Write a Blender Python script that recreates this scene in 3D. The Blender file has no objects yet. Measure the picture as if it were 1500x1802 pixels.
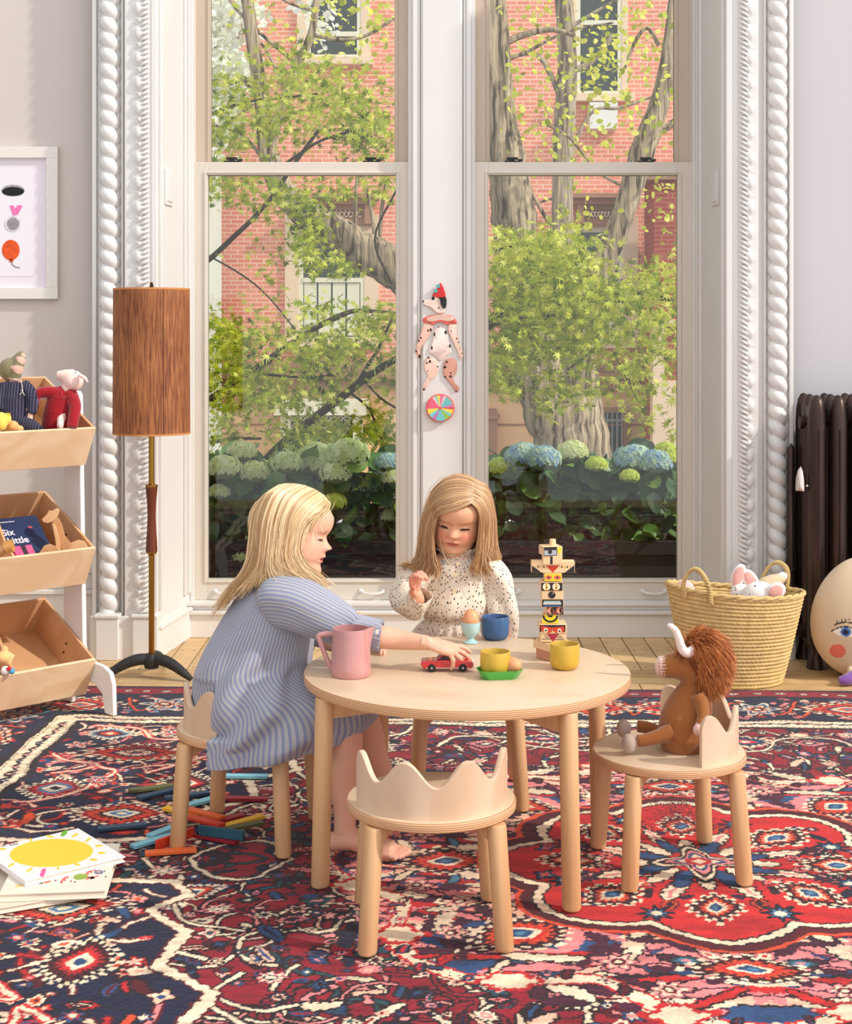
import bpy, bmesh, math, random
import numpy as np
from math import pi, sin, cos, sqrt, atan2, radians
from mathutils import Vector, Matrix, kdtree
S = bpy.context.scene
COL = S.collection
random.seed(7); rng = np.random.default_rng(7)

# ---------------------------------------------------------------- camera, world, sun, exposure
H = 1.23; F = 2600.0; YH = 584.0
cam_d = bpy.data.cameras.new('camera'); cam = bpy.data.objects.new('camera', cam_d); COL.objects.link(cam)
cam_d.sensor_fit = 'VERTICAL'; cam_d.sensor_height = 36.0; cam_d.lens = F/1802*36.0
cam_d.shift_y = -(901-YH)/1802.0; cam_d.clip_end = 200
cam.location = (0, 0, H); cam.rotation_euler = (pi/2, radians(0.0), 0)
S.camera = cam
W = bpy.data.worlds.new('world'); S.world = W; W.use_nodes = True
bg = W.node_tree.nodes['Background']; bg.inputs[0].default_value = (0.97, 0.98, 1.0, 1)
_n = W.node_tree.nodes; _l = W.node_tree.links                       # open sky, brighter on the sun's side
_t = _n.new('ShaderNodeTexCoord'); _d = _n.new('ShaderNodeVectorMath'); _d.operation = 'DOT_PRODUCT'; _d.inputs[1].default_value = (0.50, -0.66, 0.56)
_m = _n.new('ShaderNodeMapRange'); _m.inputs['From Min'].default_value = -0.7; _m.inputs['From Max'].default_value = 1.0; _m.inputs['To Min'].default_value = 0.42; _m.inputs['To Max'].default_value = 1.75
_l.new(_t.outputs['Generated'], _d.inputs[0]); _l.new(_d.outputs['Value'], _m.inputs['Value']); _l.new(_m.outputs[0], bg.inputs[1])
sun_d = bpy.data.lights.new('sun', 'SUN'); sun = bpy.data.objects.new('sun', sun_d); COL.objects.link(sun)
sun_d.energy = 3.5; sun_d.angle = radians(2.0); sun_d.color = (1.0, 0.94, 0.86)
sun.rotation_euler = Vector((-0.78, 0.30, -0.60)).to_track_quat('-Z', 'Y').to_euler()
S.view_settings.view_transform = 'Standard'; S.view_settings.look = 'None'
S.view_settings.exposure = -0.30; S.view_settings.gamma = 1.0; S.view_settings.use_curve_mapping = False
try:
    S.cycles.use_denoising = True; S.cycles.max_bounces = 8; S.cycles.transparent_max_bounces = 12
    S.cycles.caustics_reflective = False; S.cycles.caustics_refractive = False
except Exception: pass

# ---------------------------------------------------------------- helpers
def P(px, py, D): return Vector(((px-750)/F*D, D, H-(py-YH)/F*D))      # a point of the place seen at a pixel, D metres away
def PZ(px, py, z=0.0):                                               # the point at height z seen at a pixel
    D = F*(H-z)/(py-YH); return Vector(((px-750)/F*D, D, z))
def lin(c):
    c = c/255.0 if c > 1 else c
    return c/12.92 if c <= 0.04045 else ((c+0.055)/1.055)**2.4
def rgb(r, g, b): return (lin(float(r)), lin(float(g)), lin(float(b)), 1.0)
MATS = {}
def mat(name, col, rough=0.5, metal=0.0, spec=0.5, bump=None, var=None, sub=0.0, coat=0.0, sheen=0.0, vcol=False):
    """bump=(scale,strength,dist)  var=(scale, amount, stretch xyz)"""
    if name in MATS: return MATS[name]
    m = bpy.data.materials.new(name); m.use_nodes = True; nt = m.node_tree; N = nt.nodes; L = nt.links
    b = N['Principled BSDF']; b.inputs['Roughness'].default_value = rough; b.inputs['Metallic'].default_value = metal
    b.inputs['Specular IOR Level'].default_value = spec; b.inputs['Coat Weight'].default_value = coat
    b.inputs['Sheen Weight'].default_value = sheen
    if sub: b.inputs['Subsurface Weight'].default_value = sub; b.inputs['Subsurface Radius'].default_value = (0.02, 0.008, 0.004); b.inputs['Subsurface Scale'].default_value = 0.3
    c = rgb(*col) if col is not None else (1, 1, 1, 1)
    b.inputs['Base Color'].default_value = c
    src = None
    if vcol:
        a = N.new('ShaderNodeVertexColor'); a.layer_name = 'Col'; src = a.outputs['Color']
    if var:
        tc = N.new('ShaderNodeTexCoord'); mp = N.new('ShaderNodeMapping'); mp.inputs['Scale'].default_value = var[2] if len(var) > 2 else (1, 1, 1)
        nz = N.new('ShaderNodeTexNoise'); nz.inputs['Scale'].default_value = var[0]; nz.inputs['Detail'].default_value = 5
        L.new(tc.outputs['Object'], mp.inputs['Vector']); L.new(mp.outputs[0], nz.inputs['Vector'])
        mr = N.new('ShaderNodeMapRange'); mr.inputs['From Min'].default_value = 0.3; mr.inputs['From Max'].default_value = 0.7
        mr.inputs['To Min'].default_value = 1-var[1]; mr.inputs['To Max'].default_value = 1+var[1]*0.5
        L.new(nz.outputs['Fac'], mr.inputs['Value'])
        vm = N.new('ShaderNodeVectorMath'); vm.operation = 'SCALE'
        if src: L.new(src, vm.inputs[0])
        else: vm.inputs[0].default_value = c[:3]
        L.new(mr.outputs[0], vm.inputs['Scale']); src = vm.outputs[0]
    if src: L.new(src, b.inputs['Base Color'])
    if bump:
        tc = N.new('ShaderNodeTexCoord'); nz = N.new('ShaderNodeTexNoise'); nz.inputs['Scale'].default_value = bump[0]; nz.inputs['Detail'].default_value = 4
        bp = N.new('ShaderNodeBump'); bp.inputs['Strength'].default_value = bump[1]; bp.inputs['Distance'].default_value = bump[2]
        L.new(tc.outputs['Object'], nz.inputs['Vector']); L.new(nz.outputs['Fac'], bp.inputs['Height']); L.new(bp.outputs[0], b.inputs['Normal'])
    MATS[name] = m; return m
def wood(name, c1, c2, scale=6.0, stretch=(1, 1, 0.12), rough=0.45, swirl=2.5, fine=0.12):
    if name in MATS: return MATS[name]
    m = bpy.data.materials.new(name); m.use_nodes = True; nt = m.node_tree; N = nt.nodes; L = nt.links
    b = N['Principled BSDF']; b.inputs['Roughness'].default_value = rough
    tc = N.new('ShaderNodeTexCoord'); mp = N.new('ShaderNodeMapping'); mp.inputs['Scale'].default_value = stretch
    n1 = N.new('ShaderNodeTexNoise'); n1.inputs['Scale'].default_value = scale; n1.inputs['Detail'].default_value = 2; n1.inputs['Distortion'].default_value = swirl*0.3
    mul = N.new('ShaderNodeMath'); mul.operation = 'MULTIPLY'; mul.inputs[1].default_value = 9.0*swirl
    sn = N.new('ShaderNodeMath'); sn.operation = 'SINE'
    mr = N.new('ShaderNodeMapRange'); mr.inputs['From Min'].default_value = -1
    cr = N.new('ShaderNodeMix'); cr.data_type = 'RGBA'; cr.inputs[6].default_value = rgb(*c1); cr.inputs[7].default_value = rgb(*c2)
    n2 = N.new('ShaderNodeTexNoise'); n2.inputs['Scale'].default_value = scale*22; n2.inputs['Detail'].default_value = 3
    mr2 = N.new('ShaderNodeMapRange'); mr2.inputs['To Min'].default_value = 1-fine; mr2.inputs['To Max'].default_value = 1+fine
    vm = N.new('ShaderNodeVectorMath'); vm.operation = 'SCALE'
    L.new(tc.outputs['Object'], mp.inputs['Vector']); L.new(mp.outputs[0], n1.inputs['Vector']); L.new(mp.outputs[0], n2.inputs['Vector'])
    L.new(n1.outputs['Fac'], mul.inputs[0]); L.new(mul.outputs[0], sn.inputs[0]); L.new(sn.outputs[0], mr.inputs['Value'])
    L.new(mr.outputs[0], cr.inputs[0]); L.new(cr.outputs[2], vm.inputs[0]); L.new(n2.outputs['Fac'], mr2.inputs['Value']); L.new(mr2.outputs[0], vm.inputs['Scale'])
    L.new(vm.outputs[0], b.inputs['Base Color'])
    MATS[name] = m; return m

class MB:
    """collects shapes into one mesh"""
    def __init__(s): s.v = []; s.f = []; s.mi = []; s.c = []; s.cur = 0; s.col = None
    def add(s, vs, fs, mi=None, col=None):
        o = len(s.v); s.v += [tuple(p) for p in vs]; s.f += [tuple(i+o for i in f) for f in fs]
        s.mi += [s.cur if mi is None else mi]*len(fs); s.c += [col or s.col or (1, 1, 1)]*len(vs); return s
    def box(s, lo, hi, M=None, **k):
        (a, b, c), (d, e, f) = lo, hi
        vs = [Vector(p) for p in ((a,b,c),(d,b,c),(d,e,c),(a,e,c),(a,b,f),(d,b,f),(d,e,f),(a,e,f))]
        if M is not None: vs = [M @ p for p in vs]
        return s.add(vs, [(0,3,2,1),(4,5,6,7),(0,1,5,4),(1,2,6,5),(2,3,7,6),(3,0,4,7)], **k)
    def cbox(s, c, d, rz=0, M=None, **k):
        T = Matrix.Translation(c) @ Matrix.Rotation(rz, 4, 'Z')
        if M is not None: T = M @ T
        return s.box((-d[0]/2, -d[1]/2, -d[2]/2), (d[0]/2, d[1]/2, d[2]/2), T, **k)
    def lathe(s, prof, n=32, c=(0, 0, 0), M=None, sx=1, sy=1, cap=True, **k):
        vs = []; fs = []
        for r, z in prof:
            for i in range(n):
                a = 2*pi*i/n; p = Vector((c[0]+r*cos(a)*sx, c[1]+r*sin(a)*sy, c[2]+z)); vs.append(M @ p if M is not None else p)
        m = len(prof)
        for j in range(m-1):
            for i in range(n): fs.append((j*n+i, j*n+(i+1) % n, (j+1)*n+(i+1) % n, (j+1)*n+i))
        if cap:
            if prof[0][0] > 1e-6: fs.append(tuple(reversed(range(n))))
            if prof[-1][0] > 1e-6: fs.append(tuple(range((m-1)*n, m*n)))
        return s.add(vs, fs, **k)
    def tube(s, pts, rad, n=10, cap=True, flat=1.0, up=None, **k):
        pts = [Vector(p) for p in pts]; m = len(pts)
        if not hasattr(rad, '__len__'): rad = [rad]*m
        vs = []; fs = []; prev = up and Vector(up)
        for j in range(m):
            t = (pts[min(j+1, m-1)]-pts[max(j-1, 0)]).normalized()
            if prev is None: prev = Vector((0, 0, 1)) if abs(t.z) < 0.9 else Vector((1, 0, 0))
            u = (prev - t*prev.dot(t))
            u = u.normalized() if u.length > 1e-6 else t.orthogonal().normalized()
            w = t.cross(u); prev = u
            for i in range(n):
                a = 2*pi*i/n; vs.append(pts[j] + u*(rad[j]*cos(a)*flat) + w*(rad[j]*sin(a)))
        for j in range(m-1):
            for i in range(n): fs.append((j*n+i, j*n+(i+1) % n, (j+1)*n+(i+1) % n, (j+1)*n+i))
        if cap: fs.append(tuple(reversed(range(n)))); fs.append(tuple(range((m-1)*n, m*n)))
        return s.add(vs, fs, **k)
    def ell(s, c, r, M=None, n=20, m=12, **k):
        vs = []; fs = []
        for j in range(m+1):
            ph = pi*j/m
            for i in range(n):
                a = 2*pi*i/n; p = Vector((r[0]*sin(ph)*cos(a), r[1]*sin(ph)*sin(a), -r[2]*cos(ph)))
                if M is not None: p = M @ p
                vs.append(p+Vector(c))
        for j in range(m):
            for i in range(n): fs.append((j*n+i, j*n+(i+1) % n, (j+1)*n+(i+1) % n, (j+1)*n+i))
        return s.add(vs, fs, **k)
    def prism(s, poly, y0, y1, ax='y', M=None, **k):
        """2D polygon extruded; ax y: (x,z) along y; ax z: (x,y) along z; ax x: (y,z) along x"""
        def pt(a, b, h):
            p = {'y': (a, h, b), 'z': (a, b, h), 'x': (h, a, b)}[ax]; p = Vector(p)
            return M @ p if M is not None else p
        n = len(poly); vs = [pt(a, b, y0) for a, b in poly]+[pt(a, b, y1) for a, b in poly]
        fs = [tuple(reversed(range(n))), tuple(range(n, 2*n))]+[(i, (i+1) % n, n+(i+1) % n, n+i) for i in range(n)]
        return s.add(vs, fs, **k)
    def grid(s, pts, closeu=False, closev=False, **k):
        m = len(pts); n = len(pts[0]); vs = [p for r in pts for p in r]; fs = []
        for j in range(m if closev else m-1):
            for i in range(n if closeu else n-1):
                a = j*n+i; b = j*n+(i+1) % n; c = ((j+1) % m)*n+(i+1) % n; d = ((j+1) % m)*n+i; fs.append((a, b, c, d))
        return s.add(vs, fs, **k)
    def mesh(s, name, mats, smooth=True, vcol=False, merge=0.0):
        me = bpy.data.meshes.new(name); me.from_pydata(s.v, [], s.f); 
        for m in (mats if isinstance(mats, (list, tuple)) else [mats]): me.materials.append(m)
        me.polygons.foreach_set('material_index', s.mi)
        if vcol:
            a = me.color_attributes.new('Col', 'FLOAT_COLOR', 'POINT')
            a.data.foreach_set('color', np.c_[np.array(s.c, float), np.ones(len(s.c))].ravel())
        me.validate(); me.update()
        bm = bmesh.new(); bm.from_mesh(me)
        if merge: bmesh.ops.remove_doubles(bm, verts=bm.verts, dist=merge)
        bmesh.ops.recalc_face_normals(bm, faces=bm.faces); bm.to_mesh(me); bm.free()
        me.polygons.foreach_set('use_smooth', [bool(smooth)]*len(me.polygons))
        if smooth: me.set_sharp_from_angle(angle=radians(42))
        return me
    def build(s, name, mats, parent=None, smooth=True, vcol=False, bevel=0.0, merge=0.0, seg=2, subd=0):
        me = s.mesh(name, mats, smooth, vcol, merge)
        o = bpy.data.objects.new(name, me); COL.objects.link(o)
        if parent is not None: o.parent = parent
        if bevel:
            b = o.modifiers.new('bevel', 'BEVEL'); b.width = bevel; b.segments = seg; b.limit_method = 'ANGLE'; b.angle_limit = radians(40)
        if subd:
            b = o.modifiers.new('sub', 'SUBSURF'); b.levels = subd; b.render_levels = subd
        return o
def tag(o, label=None, cat=None, group=None, kind=None):
    if label: o['label'] = label
    if cat: o['category'] = cat
    if group: o['group'] = group
    if kind: o['kind'] = kind
    return o
def struct(o): o['kind'] = 'structure'; return o
def empty(name, loc=(0, 0, 0), rz=0):
    o = bpy.data.objects.new(name, None); COL.objects.link(o); o.location = loc; o.rotation_euler = (0, 0, rz); o.empty_display_size = 0.05; return o
def thing(name, label, cat, loc=(0, 0, 0), rz=0, group=None): return tag(empty(name, loc, rz), label, cat, group)
CH = {}
def copy_tree(o, parent=None, top=True):
    c = o.copy(); COL.objects.link(c)
    if parent is not None: c.parent = parent
    for ch in list(o.children): copy_tree(ch, c, False)
    return c
def cyl_pts(n): return [(cos(2*pi*i/n), sin(2*pi*i/n)) for i in range(n)]
def smoothpath(pts, n=8):
    """Catmull-Rom through the points"""
    pts = [Vector(p) for p in pts]; out = []
    ext = [pts[0]*2-pts[1]]+pts+[pts[-1]*2-pts[-2]]
    for i in range(1, len(ext)-2):
        for k in range(n):
            t = k/n; a, b, c, d = ext[i-1:i+3]
            out.append(0.5*((2*b)+(c-a)*t+(2*a-5*b+4*c-d)*t*t+(3*b-a-3*c+d)*t**3))
    out.append(pts[-1]); return out
def lerp_list(xs, n):
    """resample scalar list like smoothpath does"""
    out = []
    for i in range(len(xs)-1):
        for k in range(n): t = k/n; t = t; out.append(xs[i]*(1-t)+xs[i+1]*t)
    out.append(xs[-1]); return out

M_white = mat('white_paint', (226, 223, 219), 0.42, bump=(60, 0.15, 0.002), var=(3, 0.03))
M_cream = mat('cream_paint', (218, 209, 196), 0.45, bump=(80, 0.15, 0.002), var=(4, 0.05))
M_wall = mat('wall_paint', (205, 195, 188), 0.85, var=(1.5, 0.02))
M_wallr = mat('wall_paint_right', (204, 199, 202), 0.85, var=(1.5, 0.02))
M_black = mat('black_metal', (22, 21, 22), 0.4)
# ---------------------------------------------------------------- room
def mk_floor():
    m = bpy.data.materials.new('parquet'); m.use_nodes = True; nt = m.node_tree; N = nt.nodes; L = nt.links
    b = N['Principled BSDF']; b.inputs['Roughness'].default_value = 0.5
    a = N.new('ShaderNodeVertexColor'); a.layer_name = 'Col'
    tc = N.new('ShaderNodeTexCoord'); nz = N.new('ShaderNodeTexNoise'); nz.inputs['Scale'].default_value = 14; nz.inputs['Detail'].default_value = 6
    nz2 = N.new('ShaderNodeTexNoise'); nz2.inputs['Scale'].default_value = 2.2; nz2.inputs['Detail'].default_value = 3
    mr = N.new('ShaderNodeMapRange'); mr.inputs['From Min'].default_value = 0.3; mr.inputs['From Max'].default_value = 0.7; mr.inputs['To Min'].default_value = 0.72; mr.inputs['To Max'].default_value = 1.15
    ad = N.new('ShaderNodeMath'); ad.operation = 'ADD'; hf = N.new('ShaderNodeMath'); hf.operation = 'MULTIPLY'; hf.inputs[1].default_value = 0.5
    L.new(tc.outputs['Object'], nz.inputs['Vector']); L.new(tc.outputs['Object'], nz2.inputs['Vector'])
    L.new(nz.outputs['Fac'], ad.inputs[0]); L.new(nz2.outputs['Fac'], ad.inputs[1]); L.new(ad.outputs[0], hf.inputs[0]); L.new(hf.outputs[0], mr.inputs['Value'])
    vm = N.new('ShaderNodeVectorMath'); vm.operation = 'SCALE'; L.new(a.outputs['Color'], vm.inputs[0]); L.new(mr.outputs[0], vm.inputs['Scale']); L.new(vm.outputs[0], b.inputs['Base Color'])
    r = random.Random(3); B = MB(); z = -0.010
    def plank(poly, c):
        q = r.uniform(0.86, 1.08)
        B.prism(poly, z-0.02, z, 'z', col=(lin(c[0])*q, lin(c[1])*q, lin(c[2])*q))
    base = (214, 178, 128)
    B.box((-2.2, 1.2, z-0.04), (2.4, 6.12, z-0.006), col=rgb(70, 48, 30)[:3])
    g = 0.0022
    x = -2.2                                   # short boards towards the window with gaps
    while x < 2.3:
        w = 0.088; B0 = 5.42; plank([(x+g, B0+g), (x+w-g, B0+g), (x+w-g, 6.1), (x+g, 6.1)], base)
        for yy in (5.46, 5.75, 6.0): B.cbox((x+0.02, yy, z+0.0006), (0.004, 0.008, 0.0006), col=rgb(60, 40, 26)[:3]); B.cbox((x+0.066, yy, z+0.0006), (0.004, 0.008, 0.0006), col=rgb(60, 40, 26)[:3])
        x += w
    for k, yy in enumerate((5.36, 5.30)):       # two border strips
        xx = -2.2
        while xx < 2.4: plank([(xx+g, yy+g), (xx+0.8-g, yy+g), (xx+0.8-g, yy+0.06-g), (xx+g, yy+0.06-g)], (204, 164, 112)); xx += 0.8
    y = 5.30; k = 0                             # long boards under and around the rug
    while y > 1.3:
        xx = -2.2 - (k % 3)*0.35
        while xx < 2.4: plank([(max(xx, -2.2)+g, y-0.088+g), (min(xx+1.1, 2.4)-g, y-0.088+g), (min(xx+1.1, 2.4)-g, y-g), (max(xx, -2.2)+g, y-g)], base); xx += 1.1
        y -= 0.088; k += 1
    struct(B.build('floor', m, smooth=False, vcol=True))
mk_floor()

YW = 5.72                                       # face of the side walls
YC = 5.60                                       # face of the casings
ZT = 3.25
XL0, XL1 = -1.023, -0.963                       # left reveal
XR0, XR1 = 1.141, 1.103                         # right reveal
B = MB(); B.box((-2.6, YW, -0.01), (-1.03, YW+0.3, ZT)); struct(B.build('wall_left', M_wall, smooth=False))
B = MB(); B.box((1.15, YW, -0.01), (2.6, YW+0.3, ZT)); struct(B.build('wall_right', M_wallr, smooth=False))
# reveals with a raised panel
for nm, x0, x1, sg in (('trim_1', XL0, XL1, -1), ('trim_2', XR0, XR1, 1)):
    B = MB()
    B.prism([(x0, YC), (x1, 6.03), (x1, 6.13), (x0+sg*0.12, 6.13), (x0+sg*0.12, YC)], -0.01, ZT, 'z')
    d = (Vector((x1, 6.03, 0))-Vector((x0, YC, 0))).normalized(); nrm = Vector((d.y, -d.x, 0))*(-sg)
    if nrm.x*sg > 0: nrm = -nrm
    def strip(a, b, h, z0, z1):
        p = [Vector((x0, YC, 0))+d*a, Vector((x0, YC, 0))+d*b]; q = [p[0], p[1], p[1]+nrm*h, p[0]+nrm*h]
        B.prism([(v.x, v.y) for v in q], z0, z1, 'z')
    strip(0.03, 0.05, 0.012, 0.17, ZT); strip(0.34, 0.36, 0.012, 0.17, ZT); strip(0.39, 0.425, 0.010, 0.17, ZT)
    strip(-0.0, 0.43, 0.014, -0.01, 0.10); strip(0.0, 0.43, 0.022, 0.10, 0.116)
    # painted-over latch plate
    strip(0.10, 0.19, 0.006, 1.72, 1.86); strip(0.115, 0.175, 0.010, 1.735, 1.845)
    struct(B.build(nm, M_white, bevel=0.003))
# casings: backing profile + plinth
def casing(nm, sg, xin, xrope, xegg, xout):
    B = MB()
    def slab(a, b, y, z0=0.15, z1=ZT):
        lo, hi = min(a, b), max(a, b); B.box((lo, y, z0), (hi, YW+0.05, z1))
    slab(xin, xout, YC+0.045, -0.01)
    slab(xin-sg*.004, xin+sg*0.018, YC-0.005); slab(xin, xegg, YC+0.030, 0.15); slab(xin+sg*0.024, xin+sg*0.034, YC+0.012)
    slab(xegg-0.034, xegg+0.034, YC+0.028)
    slab(xrope-0.036, xrope+0.036, YC+0.035)
    slab(xout, xout-sg*0.016, YC+0.022); slab(xout-sg*0.022, xout-sg*0.030, YC+0.034)
    m1 = (xegg+xrope)/2; slab(xrope-sg*0.045, xrope-sg*0.052, YC+0.026)
    # plinth
    slab(xin-sg*0.010, xin+sg*0.085, YC-0.025, -0.01, 0.157); slab(xrope-0.04, xrope+0.045, YC-0.03, -0.01, 0.157)
    slab(xin-sg*0.009, xout, YC-0.008, -0.012, 0.152); slab(xin-sg*0.008, xin+sg*0.09, YC-0.031, 0.150, 0.163); slab(xrope-0.046, xrope+0.05, YC-0.036, 0.150, 0.163)
    struct(B.build(nm, M_white, bevel=0.003))
    # rope moulding
    B = MB(); pts = []; n = 34; pit = 0.0592; z = 0.16
    nz = int((ZT-0.16)/0.0030)
    for j in range(nz):
        row = []; zz = 0.16+j*0.0030
        for i in range(n+1):
            th = pi*i/n
            ph = pi*(zz/pit)+.62*(th-pi/2)
            c = abs(sin(ph)); lobe = c**0.62
            r = 0.0225+0.0140*lobe 
            row.append((xrope-cos(th)*r*1.05, YC+0.036-sin(th)*r*1.15, zz))
        pts.append(row)
    B.grid(pts); struct(B.build(nm.replace('trim', 'trim_rope'), M_white))
    # egg and dart band: cyma backing with alternating eggs and darts
    B = MB(); per = 0.0942; z = 0.165
    edge = []; k = 0
    while z < ZT:                               # scalloped band: round lobe then a small point
        for q in range(9): a = -pi/2+pi*q/8; edge.append((0.014+0.020*cos(a), z+0.031+0.030*sin(a)))
        edge += [(0.014, z+0.063), (0.026, z+0.0705), (0.014, z+0.078), (0.024, z+0.086), (0.014, z+0.093)]
        B.ell((xegg+sg*0.010, YC-0.004, z+0.031), (0.019, 0.014, 0.027), n=14, m=8)
        B.ell((xegg+sg*0.006, YC-0.006, z+0.078), (0.010, 0.012, 0.013), n=10, m=6)
        for m_ in range(5):                     # leaf ribs on the inner side
            zz = z+m_*per/5; B.tube(smoothpath([(xegg+sg*0.004, YC-0.008, zz), (xegg-sg*0.010, YC-0.016, zz+0.007), (xegg-sg*0.022, YC-0.010, zz+0.014), (xegg-sg*0.032, YC+0.010, zz+0.016)], 3), 0.0052, 6)
        z += per
    for e0 in range(0, len(edge), 14):
        e = edge[e0:e0+14]; pl = [(xegg-sg*0.030, e[0][1])]+[(xegg+sg*a, b) for a, b in e]+[(xegg-sg*0.030, e[-1][1])]; B.prism(pl, YC-0.006, YC+0.035, 'y')
    struct(B.build(nm.replace('trim', 'trim_leaf'), M_white))
casing('trim_3', -1, -1.023, -1.206, -1.078, -1.272)
casing('trim_4', 1, 1.141, 1.340, 1.216, 1.40)
# skirting of the side walls
for nm, x0, x1 in (('baseboard_left', -2.6, -1.272), ('baseboard_right', 1.40, 2.6)):
    B = MB(); B.box((x0, YW-0.03, -0.01), (x1, YW+0.01, 0.22)); B.box((x0, YW-0.042, 0.22), (x1, YW+0.01, 0.238)); B.box((x0, YW-0.02, 0.238), (x1, YW+0.01, 0.30)); B.box((x0, YW-0.03, 0.30), (x1, YW+0.01, 0.345)); B.box((x0, YW-0.016, 0.345), (x1, YW+0.01, 0.372))
    struct(B.build(nm, M_white, bevel=0.003))
# window wall: apron under both windows, pier between, head above
B = MB(); x0, x1 = XL1-0.02, XR1+0.02
B.box((x0, 5.985, -0.01), (x1, 6.13, 0.085)); B.box((x0, 5.970, 0.085), (x1, 6.13, 0.100)); B.box((x0, 6.0, 0.100), (x1, 6.13, 0.118)); B.box((x0, 5.985, 0.118), (x1, 6.13, 0.133))
struct(B.build('baseboard_window', M_white, bevel=0.003))
B = MB(); a, b = -0.058, 0.186
B.box((a, 6.01, 0.13), (b, 6.13, ZT)); B.box((a+0.004, 5.990, 0.13), (a+0.022, 6.02, ZT)); B.box((b-0.022, 5.990, 0.13), (b-0.004, 6.02, ZT))
B.box((a+0.022, 5.998, 0.13), (a+0.034, 6.02, ZT)); B.box((b-0.034, 5.998, 0.13), (b-0.022, 6.02, ZT))
B.box((a+0.044, 5.984, 0.13), (b-0.044, 6.02, ZT)); B.box((a+0.038, 5.994, 0.13), (b-0.038, 6.02, ZT))
struct(B.build('trim_5', M_white, bevel=0.003))
# glass
def glass_mat():
    m = bpy.data.materials.new('window_glass'); m.use_nodes = True; nt = m.node_tree; N = nt.nodes; L = nt.links
    for n in list(N):
        if n.type == 'BSDF_PRINCIPLED': N.remove(n)
    out = N['Material Output']; tr = N.new('ShaderNodeBsdfTransparent'); gl = N.new('ShaderNodeBsdfGlossy'); gl.inputs['Roughness'].default_value = 0.02
    fr = N.new('ShaderNodeFresnel'); fr.inputs['IOR'].default_value = 1.5; mx = N.new('ShaderNodeMixShader')
    ml = N.new('ShaderNodeMath'); ml.operation = 'MULTIPLY'; ml.inputs[1].default_value = 1.0
    tr.inputs['Color'].default_value = (0.95, 0.97, 0.955, 1)
    L.new(fr.outputs[0], ml.inputs[0]); L.new(ml.outputs[0], mx.inputs[0]); L.new(tr.outputs[0], mx.inputs[1]); L.new(gl.outputs[0], mx.inputs[2]); L.new(mx.outputs[0], out.inputs['Surface'])
    return m
M_glass = glass_mat()
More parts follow.
